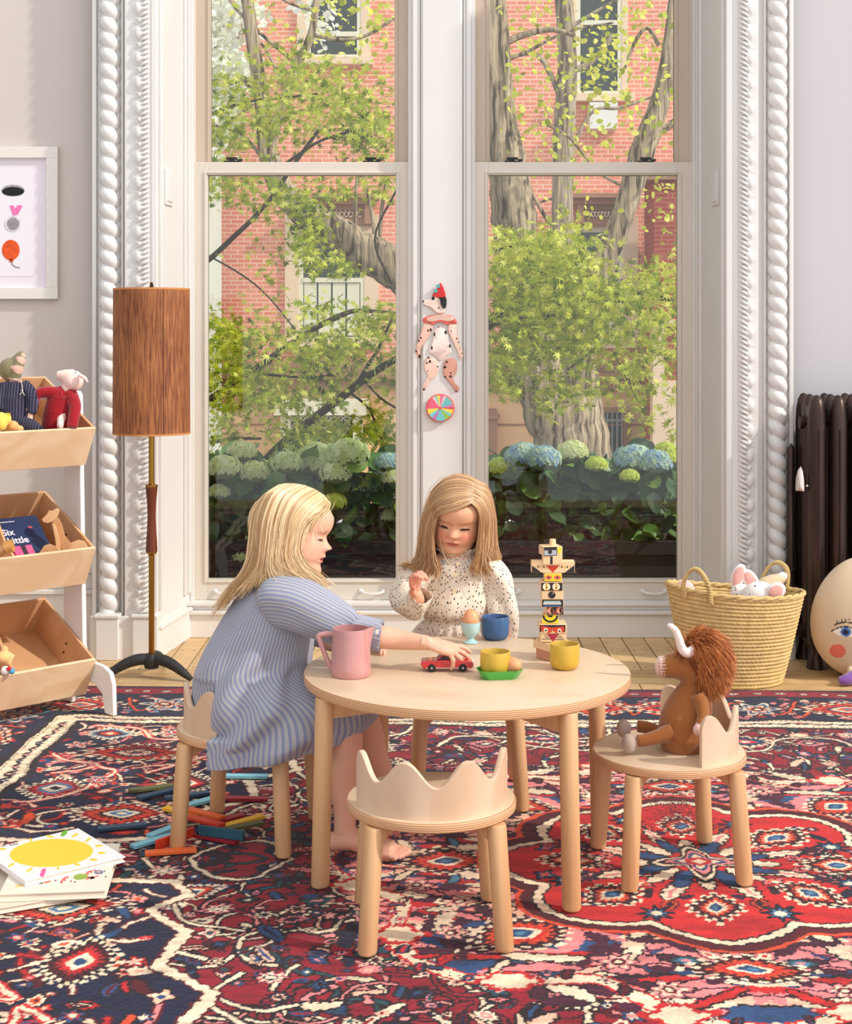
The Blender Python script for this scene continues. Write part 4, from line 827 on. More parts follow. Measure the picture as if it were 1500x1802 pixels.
# table
tb = thing('play_table', 'round birch plywood play table on five centimetre dowel legs, toys and cups on it', 'table', (0.0955, 3.45, 0))
tb['label'] = 'round birch plywood play table with toys and cups on it'
disc('tabletop', 0.38, 0.420, 0.442, tb)
lp = []
for a in (-152, -55, 28, 125):
    a = radians(a); c, s = cos(a), sin(a); lp.append((c*.362, s*.362)); round_leg(c*.374, s*.374, c*.363, s*.363, .419).build('leg', M_birch_leg, tb)
brace(lp[0], lp[2], .372, .419).build('brace', M_birch_leg, tb, smooth=False); brace(lp[1], lp[3], .372, .4185).build('brace', M_birch_leg, tb, smooth=False)
# stool with crown back, crown centred on local -Y
def make_stool():
    r = empty('crown_stool'); zs = .268
    disc('seat', .1755, zs-.019, zs, r)
    l2 = []
    for a in (-136, -44, 44, 136):
        a = radians(a); c, s = cos(a), sin(a); l2.append((c*.168, s*.168)); round_leg(c*.190, s*.190, c*.170, s*.170, zs-.020, .0195).build('leg', M_birch_leg, r)
    for i, (p, q) in enumerate(((l2[0], l2[2]), (l2[1], l2[3]))): brace(p, q, zs-.062-i*.0006, zs-.0195, arch=1).build('brace', M_birch_leg, r, smooth=False)
    B = MB(); R0, R1 = .146, .158; n = 120; A = radians(80); rows = []
    def top(t):                                  # crown edge: four rounded points
        x = -.16+t*3.32; v = cos(2*pi*x)
        return zs+.088+.024*(1-2*((1-v)/2)**1.12)
    for i in range(n+1):
        t = i/n; a = -pi/2+(t*2-1)*A; z = top(t)
        te = min(t, 1-t)
        if te < .05: z = z-.016*(1-sqrt(max(0, 1-((.05-te)/.05)**2)))
        c, s = cos(a), sin(a); e = .0018
        rows.append([(R0*c, R0*s, zs), (R1*c, R1*s, zs), (R1*c, R1*s, z-e), ((R1-e)*c, (R1-e)*s, z), ((R0+e)*c, (R0+e)*s, z), (R0*c, R0*s, z-e)])
    B.grid(rows, closeu=True)
    k = len(rows[0]); m = len(rows); B.f += [tuple(range(k)), tuple(reversed(range((m-1)*k, m*k)))]; B.mi += [0, 0]
    B.build('crown_back', M_birch_l, r)
    return r
stool0 = make_stool()
G = 'crown back stools around the play table'
spots = [((.0107, 3.06), 2, 'crown-backed birch stool standing empty in front of the table', True),
         ((-.4345, 3.623), -78+360-0, 'crown-backed birch stool under the girl in the striped dress', False),
         ((.560, 3.407), 98, 'crown-backed birch stool holding the horned plush toy', False),
         ((.111, 3.93), 180, 'birch stool behind the table below the girl in the spotted dress', False)]
for i, (p, a, lb, f) in enumerate(spots):
    o = stool0 if i == 0 else copy_tree(stool0)
    o.location = (p[0], p[1], 0); o.rotation_euler.z = radians({0: 4, 1: -102, 2: 98, 3: 0}[i]); tag(o, lb, 'stool', G)
    if i == 3: o.rotation_euler.z = radians(180)

# ---------------------------------------------------------------- three tier toy shelf standing at an angle
U_ = Vector((.703, -.711, 0)); E_ = Vector((.711, .703, 0))       # forward, and along the bins to the right
sh = thing('toy_shelf', 'white toy shelf with three tilted birch bins beside the left casing', 'shelf', (-.999, 4.73, 0)); sh['label'] = 'white toy shelf with three tilted birch bins left of the lamp'
def SM():                                                         # local frame: x along E, y = -U (back), z up
    return Matrix(((E_.x, -U_.x, 0, 0), (E_.y, -U_.y, 0, 0), (0, 0, 1, 0), (0, 0, 0, 1)))
SHM = SM(); BW = .86
M_shelfw = mat('shelf_white', (233, 230, 228), .4)
M_bin = wood('bin_birch', (234, 204, 168), (226, 190, 150), 3.2, (1, 1, 1), .45, 3.0, .04)
M_bin_in = wood('bin_inside', (216, 172, 130), (204, 156, 112), 3.2, (1, 1, 1), .5, 2.0, .04)
side = [(0, 0), (.052, 0), (.062, .05), (.10, .075), (.19, .075), (.215, .05), (.225, 0), (.275, 0), (.275, 1.02), (.265, 1.035), (.20, 1.035), (.188, 1.02), (.172, .20), (.155, .168), (.10, .162), (.035, .160), (.010, .145), (0, .115)]
side = [(0, 0), (.050, 0), (.065, .06), (.110, .085), (.21, .085), (.24, .05), (.25, 0), (.30, 0), (.30, 1.02), (.29, 1.035), (.215, 1.035), (.203, 1.02), (.180, .20), (.165, .165), (.13, .155), (.06, .150), (.020, .135), (.004, .10)]
for k, x in enumerate((.004, -BW+.012)):
    B = MB(); B.prism(side, x-.008, x+.008, 'x', M=SHM); B.build('side_panel', M_shelfw, sh, bevel=.003)
def bin_(zf, ypf):
    """front top edge at height zf, ypf behind the foot"""
    T = SHM @ Matrix.Translation((-.0055, ypf, zf)) @ Matrix.Rotation(radians(27), 4, 'X')
    D_, Hf, Hb, t = .355, .140, .140, .010; w = BW-.03
    r = None
    B = MB(); B.box((-w, 0, -Hf), (0, t, 0), T); o = B.build('bin', M_bin, sh, bevel=.0015)
    B = MB(); B.box((-w, D_-t, -Hb), (0, D_, 0), T); B.box((-w, t, -Hf), (0, D_-t, -Hf+t), T); B.box((-t, t, -Hf+t), (0, D_-t, 0), T); B.box((-w, t, -Hf+t), (-w+t, D_-t, 0), T)
    B.build('bin_box', M_bin_in, o, bevel=.0012)
    B = MB()
    B.prism([(t, -Hf+t), (D_-t, -Hf+t), (D_-t, -.005), (D_*.60, -.005), (D_*.35, -.045), (.03, -.05), (t, -.05)], -.250, -.241, 'x', M=T); B.build('divider', M_bin_in, o, bevel=.0012)
    for yy, zz in ((.16, -.05), (.16, -.085)):
        B = MB(); B.ell(T @ Vector((-t-.001, yy, zz)), (.004, .004, .004), n=10, m=6); B.build('screw', mat('brass_bolt', (90, 70, 50), .3, 1.0), o)
    return T
BINS = [bin_(z, y) for z, y in ((.918, .097), (.529, .097), (.167, .097))]

# ---------------------------------------------------------------- floor lamp
def mk_lamp():
    l = thing('floor_lamp', 'floor lamp with a brown wood-veneer drum shade on a brass pole', 'lamp', (-.985, 5.30, -.01))
    B = MB(); B.lathe([(.0001, .035), (.024, .035), (.030, .052), (.030, .072), (.022, .085), (.0001, .085)], 24)
    for a in (192, 336, 84):
        a = radians(a); c, s = cos(a), sin(a); pts = [(c*.01, s*.01, .068), (c*.05, s*.05, .066), (c*.09, s*.09, .054), (c*.135, s*.135, .030), (c*.168, s*.168, .010)]
        B.tube(smoothpath(pts, 5), lerp_list([.020, .021, .019, .015, .009], 5), 12)
    B.build('tripod_base', mat('cast_black', (38, 36, 37), .55, bump=(90, .3, .002)), l)
    Mb = mat('brass', (172, 128, 56), .28, 1.0, var=(6, .25, (1, 1, .4)))
    B = MB(); B.lathe([(.0105, .07), (.0105, .46)], 20, M=None); B.lathe([(.0105, .69), (.0105, 1.40)], 20); B.lathe([(.0001, .684), (.0225, .684), (.0225, .692), (.010, .696)], 24); B.lathe([(.018, .452), (.018, .446), (.011, .440)], 24)
    B.build('pole', Mb, l)
    B = MB(); B.lathe([(.0001, .452), (.021, .452), (.0205, .47), (.0165, .53), (.0145, .58), (.0165, .63), (.0205, .67), (.0215, .684), (.0001, .684)], 28)
    B.build('wooden_grip', wood('walnut', (108, 48, 24), (80, 32, 14), 14, (2, 2, .2), .35, 1.2, .15), l)
    # shade
    m = bpy.data.materials.new('shade_veneer'); m.use_nodes = True; nt = m.node_tree; N = nt.nodes; L = nt.links; b = N['Principled BSDF']; b.inputs['Roughness'].default_value = .7
    tc = N.new('ShaderNodeTexCoord'); mp = N.new('ShaderNodeMapping'); mp.inputs['Scale'].default_value = (1, 1, .055); n1 = N.new('ShaderNodeTexNoise'); n1.inputs['Scale'].default_value = 170; n1.inputs['Detail'].default_value = 5; n1.inputs['Distortion'].default_value = .6
    n2 = N.new('ShaderNodeTexNoise'); n2.inputs['Scale'].default_value = 9; n2.inputs['Detail'].default_value = 5
    cr = N.new('ShaderNodeValToRGB'); e = cr.color_ramp.elements; e[0].position = .36; e[0].color = rgb(112, 58, 30); e[1].position = .66; e[1].color = rgb(172, 110, 62)
    ad = N.new('ShaderNodeMath'); ad.operation = 'MULTIPLY_ADD'; ad.inputs[1].default_value = .35; sb = N.new('ShaderNodeMath'); sb.operation = 'SUBTRACT'; sb.inputs[1].default_value = .175
    L.new(tc.outputs['Object'], mp.inputs[0]); L.new(mp.outputs[0], n1.inputs['Vector']); L.new(tc.outputs['Object'], n2.inputs['Vector']); L.new(n2.outputs['Fac'], ad.inputs[0]); L.new(n1.outputs['Fac'], ad.inputs[2]); L.new(ad.outputs[0], sb.inputs[0]); L.new(sb.outputs[0], cr.inputs[0]); L.new(cr.outputs[0], b.inputs['Base Color'])
    B = MB(); r0, r1 = .1375, .1355; B.lathe([(r0, .875), (r1, 1.395), (r1-.003, 1.395), (r0-.003, .875), (r0, .875)], 72, cap=False, sx=1.0); o = B.build('lamp_shade', m, l)
    B = MB(); B.lathe([(r0+.0008, .874), (r0+.0008, .881)], 72, cap=False); B.build('shade_trim', mat('shade_band', (196, 130, 70), .6), o); B = MB(); B.lathe([(r1+.0008, 1.389), (r1+.0008, 1.396)], 72, cap=False); B.build('shade_trim', mat('shade_band', (196, 130, 70), .6), o)
    B = MB(); c, s = cos(radians(-62)), sin(radians(-62)); B.tube([(c*(r0+.0006), s*(r0+.0006), .88), (c*(r1+.0006), s*(r1+.0006), 1.39)], .0012, 5); B.build('seam', mat('seam', (96, 50, 28), .8), o)
    B = MB()
    for k in range(3): a = 2*pi*k/3; B.tube([(0, 0, 1.37), (cos(a)*(r1-.002), sin(a)*(r1-.002), 1.385)], .002, 6)
    B.lathe([(.007, 1.385), (.007, 1.41), (.0045, 1.412), (.0045, 1.418)], 14); B.build('finial', mat('dark_brass', (84, 60, 40), .4, 1.0), l)
mk_lamp()

# ---------------------------------------------------------------- radiator
def mk_rad():
    X0 = 1.404; pit = .0785; r = thing('radiator', 'dark brown cast-iron column radiator against the right wall', 'radiator', (X0, 5.50, -.01))
    m = mat('cast_iron', (72, 56, 50), .35, .7, var=(18, .35, (1, 1, .2)), bump=(40, .25, .002))
    for k in range(6):
        x = k*pit+.036; B = MB()
        for y in (-.055, .045, .13):
            rr = .0335 if y == -.055 else .030
            prof = [(.014, .06), (rr*.8, .085), (rr, .12), (rr, .90), (rr*.93, .945), (rr*.72, .985), (rr*.35, 1.004), (.001, 1.008)]
            B.lathe(prof, 18, (x, y, 0), sy=1.15)
        B.box((x-.022, -.05, .90), (x+.022, .13, .965)); B.box((x-.022, -.05, .08), (x+.022, .13, .14))
        B.tube([(x-.040, .04, .12), (x+.040, .04, .12)], .026, 14); B.tube([(x-.040, .04, .90), (x+.040, .04, .90)], .024, 14)
        B.tube([(x, -.093, .16), (x, -.094, .88)], .006, 8)
        if k in (0, 5): B.lathe([(.038, 0), (.036, .02), (.022, .06), (.016, .11)], 16, (x, -.055, 0)); B.lathe([(.034, 0), (.02, .06), (.016, .11)], 16, (x, .12, 0))
        B.build('section', m, r)
    B = MB(); B.lathe([(.018, .10), (.018, .26), (.023, .265), (.023, .285), (.017, .29), (.017, .33), (.022, .335), (.022, .35), (.015, .355), (.014, .80), (.0001, .82)], 16, (-.022, .09, 0)); B.box((-.03, .06, .10), (.05, .11, .14)); B.build('supply_pipe', m, r)
    B = MB(); mc = mat('chrome', (226, 214, 204), .12, 1.0); B.lathe([(.0001, .655), (.019, .655), (.020, .668), (.018, .70), (.012, .73), (.0001, .745)], 20, (-.022, -.055, 0)); B.tube([(-.022, -.055, .672), (.016, -.055, .672)], .007, 10); B.build('air_valve', mc, r)
mk_rad()

# ---------------------------------------------------------------- framed print
def mk_frame():
    x0, x1, z0, z1, y = -1.87, -1.421, 1.357, 1.944, YW-.025
    f = thing('framed_print', 'white-framed print with black ellipse, grey medal and orange balloon', 'picture', ((x0+x1)/2, YW, z0)); O = Vector(f.location)
    def b(B, n, m, par=f, **k):
        B.v = [tuple(Vector(v)-O) for v in B.v]; return B.build(n, m, par, **k)
    B = MB(); w = .043
    B.box((x0, y, z0), (x1, YW-.002, z0+w)); B.box((x0, y, z1-w), (x1, YW-.002, z1)); B.box((x0, y, z0+w), (x0+w, YW-.002, z1-w)); B.box((x1-w, y, z0+w), (x1, YW-.002, z1-w)); b(B, 'frame', mat('frame_white', (224, 218, 210), .4), bevel=.001)
    B = MB(); B.box((x0+w, YW-.010, z0+w), (x1-w, YW-.004, z1-w)); b(B, 'mount', mat('mount', (229, 220, 228), .8))
    B = MB(); B.box((x0+w+.06, YW-.0112, z0+w+.045), (x1-w-.053, YW-.010, z1-w-.04)); pr = b(B, 'print', mat('paper', (232, 226, 232), .85))
    yy = YW-.0114
    def flat(n, polys, c, mt=None):
        B = MB()
        for pl in polys: B.prism(pl, yy-.0006, yy, 'y')
        b(B, n, mt or mat('ink_'+n, c, .85, var=(60, .25)), pr, smooth=False)
    def px(x, y_): q = P(x, y_, yy); return (q.x, q.z)
    def ellp(cx, cy, a, b_, t0=0, t1=360, n=36): return [px(cx+a*cos(radians(t0+(t1-t0)*i/n)), cy+b_*sin(radians(t0+(t1-t0)*i/n))) for i in range(n)]
    flat('silver_rim', [ellp(23, 335, 20.5, 10)], (168, 164, 164)); yy -= .0005
    flat('black_ellipse', [ellp(23, 337, 19.5, 8)], (20, 18, 20)); flat('pink_ribbon', [[px(17, 362), px(23, 361), px(27, 367), px(31, 361), px(40, 362), px(31, 378), px(23, 379)]], (246, 118, 178))
    flat('medal', [ellp(22, 394, 14, 14)], (212, 206, 208)); flat('balloon', [ellp(19, 440, 15.5, 18), [px(17, 456), px(22, 456), px(24, 461), px(16, 461)]], (228, 84, 30)); yy -= .0005
    flat('medal_centre', [ellp(23, 394, 10.5, 11)], (150, 142, 146)); yy += .001
    B = MB(); q = [Vector((px(*p)[0], yy-.0005, px(*p)[1])) for p in ((20, 461), (22, 466), (28, 470), (35, 471))]; B.tube(smoothpath(q, 4), .0012, 5); b(B, 'balloon_string', mat('ink_string', (50, 46, 60), .8), pr)
mk_frame()
# ---------------------------------------------------------------- people
def skin_mat(name):
    m = mat(name, None, .5, spec=.35, vcol=True, sub=.12); return m
def interp(tab, z):
    zs = [a for a, _ in tab]; vs = [b for _, b in tab]
    # smooth monotone-ish interpolation (cosine-free: cubic hermite)
    i = int(np.clip(np.searchsorted(zs, z)-1, 0, len(zs)-2)); h = zs[i+1]-zs[i]; t = (z-zs[i])/h
    def sl(j):
        if j == 0: return (vs[1]-vs[0])/(zs[1]-zs[0])
        if j == len(zs)-1: return (vs[-1]-vs[-2])/(zs[-1]-zs[-2])
        return (vs[j+1]-vs[j-1])/(zs[j+1]-zs[j-1])
    m0, m1 = sl(i)*h, sl(i+1)*h
    return (2*t**3-3*t**2+1)*vs[i]+(t**3-2*t**2+t)*m0+(-2*t**3+3*t**2)*vs[i+1]+(t**3-t**2)*m1
FRONT = [(0, .22), (.03, .335), (.08, .388), (.13, .392), (.18, .385), (.24, .415), (.30, .415), (.38, .41), (.46, .405), (.52, .405), (.58, .44), (.66, .462), (.74, .455), (.82, .41), (.90, .315), (.96, .19), (1.0, 0)]
BACK = [(0, .08), (.05, .02), (.12, -.06), (.2, -.20), (.3, -.33), (.4, -.42), (.5, -.465), (.6, -.485), (.7, -.475), (.8, -.42), (.9, -.30), (.96, -.18), (1.0, 0)]
WIDTH = [(0, .09), (.03, .175), (.08, .235), (.14, .275), (.22, .318), (.30, .340), (.38, .348), (.46, .345), (.54, .352), (.62, .36), (.70, .352), (.78, .32), (.86, .262), (.93, .185), (.97, .12), (1.0, 0)]
def head_surface(x_, z, open_mouth=0.0):
    pass
def head_pts(size, M, skin, mouth_open=0.0, blush=(226, 134, 118), lips=(192, 92, 88), eyes_down=True, brow=(196, 150, 112), rows=170, cols=200, scalp=None, hairline=None):
    """closed head mesh in its own frame (front -Y, up +Z, chin z=0) moved by M; returns verts, faces, colours, and a function (x,z)->surface point"""
    g = lambda x, s: math.exp(-x*x/(2*s*s))
    def feat(x, z, fr):
        ax = abs(x); d = 0.0
        # nose
        if .30 < z < .56:
            t = (0.53-z)/(0.53-.375); amp = .008+.044*max(0, min(1, t))**1.4 if z > .375 else .052*math.exp(-((.375-z)/.030)**2)
            d += .034*math.exp(-(x*x)/(2*.030**2)-(z-.388)**2/(2*.026**2))
            sx = .030+.022*max(0, min(1, t)); d += amp*g(x, sx)
            d += .030*g(ax-.048, .020)*g(z-.368, .024)
            d -= .030*g(ax-.024, .012)*g(z-.338, .010)
        # lips
        d += .026*g(z-.262-.004*g(ax-.02, .015), .016)*g(x, .062)+.026*g(z-.212, .016)*g(x, .055)-(.022+mouth_open*.03)*g(z-.237, .008+mouth_open*.008)*g(x, .075) - .012*g(z-.178, .016)*g(x, .06)
        d -= .008*g(x, .012)*g(z-.300, .02)
        d += .018*g(x, .07)*g(z-.085, .04)
        # sockets, lids, brow, cheeks
        d -= .034*g(ax-.125, .055)*g(z-.492, .034); d -= .011*g(ax-.065, .03)*g(z-.500, .035)
        d += .024*g(ax-.142, .042)*g(z-.478, .022)
        d -= .010*g(z-.461, .006)*g(ax-.142, .045)
        d += .004*g(ax-.13, .07)*g(z-.565, .03)
        d += .024*g(ax-.20, .075)*g(z-.34, .065)
        return d*fr
    cs = [rgb(*c)[:3] for c in (skin, blush, lips, brow, (66, 40, 34), (150, 60, 60), (232, 214, 204))]
    def surf(a, z):
        yf, yb, w = interp(FRONT, z), interp(BACK, z), interp(WIDTH, z); yc = (yf+yb)/2; ry = (yf-yb)/2; c, s = cos(a), sin(a)   # a=0 front
        e = .90 if c > 0 else 1.0
        x = w*math.copysign(abs(s)**e, s); y = yc+ry*math.copysign(abs(c)**(.96 if c > 0 else 1.0), c)
        fr = max(0, min(1, (c+.05)/.25)) if c > -.05 else 0
        y += feat(x, z, fr); return x, y
    V = []; C = []
    for j in range(rows+1):
        u = j/rows; z = u if 0 < j < rows else (0.0005 if j == 0 else .9995)
        z = .5-.5*cos(pi*u) if u > .75 or u < .04 else u
        z = min(max(z, .0008), .9992)
        for i in range(cols):
            t = (i/cols)*2-1; a = pi*(t*.55+.45*t**3); x, y = surf(a, z); ax = abs(x); front = cos(a) > .1
            c = np.array(cs[0])
            if front:
                k = .55*g(ax-.19, .07)*g(z-.34, .07); c = c*(1-k)+np.array(cs[1])*k
                k = .45*g(x, .05)*g(z-.365, .03); c = c*(1-k)+np.array(cs[1])*k
                zl = .238; lipw = .088*(1-((z-zl)/.042)**2 if abs(z-zl) < .042 else 0)
                if ax < lipw: c = np.array(cs[2])
                if mouth_open and abs(z-zl) < .010*mouth_open+.002 and ax < .072: c = np.array(cs[5])*.5
                elif abs(z-zl) < .004 and ax < .088: c = c*.55
                zz = .566-.16*max(0, ax-.12)-.04*max(0, .10-ax)
                if abs(z-zz) < .013 and .06 < ax < .215: c = c*.30+np.array(cs[3])*.70
                ex, ez = (ax-.142)/.054, (z-.462)/.012
                if ex*ex+ez*ez < 1: c = np.array(cs[4] if abs(ax-.145) < .030 else cs[6])
                if math.hypot((ax-.024)/.013, (z-.342)/.008) < 1: c = c*.45
            if scalp and hairline(x, y, z): c = np.array(rgb(*scalp)[:3])
            V.append(M @ (Vector((x, -y, z))*size)); C.append(tuple(c))
    F_ = []
    for j in range(rows):
        for i in range(cols): F_.append((j*cols+i, j*cols+(i+1) % cols, (j+1)*cols+(i+1) % cols, (j+1)*cols+i))
    F_.append(tuple(reversed(range(cols)))); F_.append(tuple(range(rows*cols, (rows+1)*cols)))
    def at(x, z, off=0.0):
        # surface point at lateral x
        yf, yb, w = interp(FRONT, z), interp(BACK, z), interp(WIDTH, z); s = min(1, (abs(x)/w))**(1/.90); s = math.copysign(s, x); c = sqrt(max(0, 1-s*s))
        fr = max(0, min(1, (c+.05)/.25)); y = (yf+yb)/2+(yf-yb)/2*abs(c)**.96+feat(x, z, fr)
        return M @ (Vector((x, -y-off, z))*size)
    return V, F_, C, at
HL = lambda x, y, z: z > .845-.9*max(0, abs(x)-.20) or (y < .12 and z > .56) or (y < -.12 and z > .25)
def add_ear(B, M, size, s, col):
    E = M @ Matrix.Translation((s*.345*size, .02*size, .44*size)) @ Matrix.Rotation(s*radians(20), 4, 'Z') @ Matrix.Rotation(radians(-8), 4, 'X')
    B.ell((0, 0, 0), (.016*size/.2*.2, 0, 0)) if False else None
    pts = [E @ Vector((s*(.03+.02*sin(t))*size, .070*size*cos(t)*1.0, .125*size*sin(t)*(1 if sin(t) > 0 else .85))) for t in [2*pi*k/18 for k in range(19)]]
    B.tube(pts, .020*size, 8, col=col); B.ell(E @ Vector((s*.012*size, 0, -.005*size)), (.014*size, .05*size, .09*size), n=12, m=8, col=tuple(c*.92 for c in col)); B.ell(E @ Vector((s*.02*size, .005*size, -.095*size)), (.018*size, .03*size, .035*size), n=10, m=8, col=col)
def add_limb(B, pts, rad, col, n=20, flat=1.0):
    q = smoothpath(pts, 6); B.tube(q, lerp_list(rad, 6), n, col=col, flat=flat)
    for e, r_ in ((q[0], rad[0]), (q[-1], rad[-1])): B.ell(e, (r_*.985,)*3, n=16, m=12, col=col)
def add_hand(B, w, f, nb, thumb, sc, curls, spread, col, tipc):
    """w wrist, f forward, nb back-of-hand normal, thumb=+1/-1 side along f x nb"""
    w = Vector(w); f = Vector(f).normalized(); nb = Vector(nb); nb = (nb-f*nb.dot(f)).normalized(); s = f.cross(nb).normalized()*thumb
    B.tube([w-f*.016*sc, w, w+f*.016*sc, w+f*.034*sc], [.0168*sc, .0165*sc, .0165*sc, .0150*sc], 14, flat=.80, up=nb, col=col)
    B.tube([w-f*.012*sc, w, w+f*.018*sc, w+f*.040*sc, w+f*.062*sc, w+f*.068*sc], [.0155*sc, .0165*sc, .0235*sc, .0275*sc, .0265*sc, .018*sc], 16, flat=.50, up=nb, col=col)
    base = [(.019, .063, .052, .0068), (.0065, .067, .058, .0070), (-.0065, .065, .054, .0068), (-.0185, .058, .043, .0060)]
    for k, (a, b, L_, r) in enumerate(base):
        cu = curls[k]; p = w+s*a*sc+f*b*.80*sc; d = (f+s*spread[k]).normalized(); q = w+s*a*sc+f*b*sc; pts = [p, q]; rad = [r*1.05*sc, r*1.1*sc]; ang = 0
        for i, (fr, c) in enumerate(zip((.46, .30, .24), cu)):
            ang += radians(c); dd = (d*cos(ang)-nb*sin(ang)); q = q+dd*L_*fr*sc*.55; pts.append(q); rad.append(r*(.94-.08*i)*sc); q = q+dd*L_*fr*sc*.45; pts.append(q); rad.append(r*(1.0-.10*i)*sc if i < 2 else r*.72*sc)
        B.tube(pts, rad, 12, col=col); B.ell(pts[-1], (r*.74*sc,)*3, n=10, m=8, col=tipc)
    cu = curls[4]; p = w+s*.012*sc+f*.010*sc; d0 = (f*.62+s*.78-nb*.25).normalized(); d1 = (f*cos(radians(cu))*1.0+s*.35-nb*sin(radians(cu))).normalized()
    q1 = p+d0*.026*sc; q2 = q1+(d0*.4+d1*.6).normalized()*.019*sc; q3 = q2+d1*.018*sc
    B.tube([p, q1, (q1+q2)/2, q2, q3], [.0105*sc, .0088*sc, .0074*sc, .0074*sc, .0056*sc], 12, col=col); B.ell(q3, (.0056*sc,)*3, n=10, m=8, col=tipc)
def add_foot(B, ankle, toe_dir, L_, col, tipc, toe_sep=1, bigside=1):
    a = Vector(ankle); d = Vector(toe_dir); d.z = 0; d.normalized(); d = d.normalized(); s = Vector((-d.y, d.x, 0))*bigside; z0 = 0.002
    def at(t, h, o=0): return Vector((a.x, a.y, 0))+d*(t*L_)+s*o*L_+Vector((0, 0, z0+h*L_))
    B.tube([at(-.22, .13), at(-.16, .15), at(-.04, .18), at(.10, .20), at(.28, .155), at(.46, .10), at(.60, .075), at(.66, .070)], [x*L_ for x in (.09, .13, .155, .165, .160, .165, .160, .12)], 18, flat=.86, up=(0, 0, 1), col=col)
    for k, (o, ln, r) in enumerate(((.115, .80, .058), (.035, .79, .043), (-.035, .765, .040), (-.095, .735, .037), (-.150, .69, .034))):
        B.tube([at(.50, .07, o*.9), at(.62, .072, o), at(ln-.06, .062, o), at(ln, .045, o)], [r*1.1*L_, r*L_, r*.95*L_, r*.8*L_], 12, col=col); B.ell(at(ln, .042, o), (r*.95*L_,)*3, n=10, m=8, col=tipc)
    return a
def remeshed(B, voxel, name, m, par, smooth=2):
    me = bpy.data.meshes.new('tmp'); me.from_pydata(B.v, [], B.f); me.update(); bm = bmesh.new(); bm.from_mesh(me); bmesh.ops.recalc_face_normals(bm, faces=bm.faces); bm.to_mesh(me); bm.free()
    o = bpy.data.objects.new('tmp', me); COL.objects.link(o); md = o.modifiers.new('r', 'REMESH'); md.mode = 'VOXEL'; md.voxel_size = voxel; md.adaptivity = 0
    if smooth: sm = o.modifiers.new('s', 'SMOOTH'); sm.factor = .5; sm.iterations = smooth
    dg = bpy.context.evaluated_depsgraph_get(); dg.update(); me2 = bpy.data.meshes.new_from_object(o.evaluated_get(dg)); bpy.data.objects.remove(o); me2.name = name
    kd = kdtree.KDTree(len(B.v)); [kd.insert(v, i) for i, v in enumerate(B.v)]; kd.balance(); n = len(me2.vertices); co = np.empty(n*3, np.float32); me2.vertices.foreach_get('co', co); co = co.reshape(-1, 3)
    C = np.ones((n, 4), np.float32)
    for i in range(n): C[i, :3] = B.c[kd.find(co[i])[1]]
    at = me2.color_attributes.new('Col', 'FLOAT_COLOR', 'POINT'); at.data.foreach_set('color', C.ravel()); me2.materials.clear(); me2.materials.append(m)
    me2.polygons.foreach_set('use_smooth', [True]*len(me2.polygons)); ob = bpy.data.objects.new(name, me2); COL.objects.link(ob); ob.parent = par; return ob
def to_local(B, par):
    L_ = Vector(par.location); B.v = [tuple(Vector(v)-L_) for v in B.v]; return B
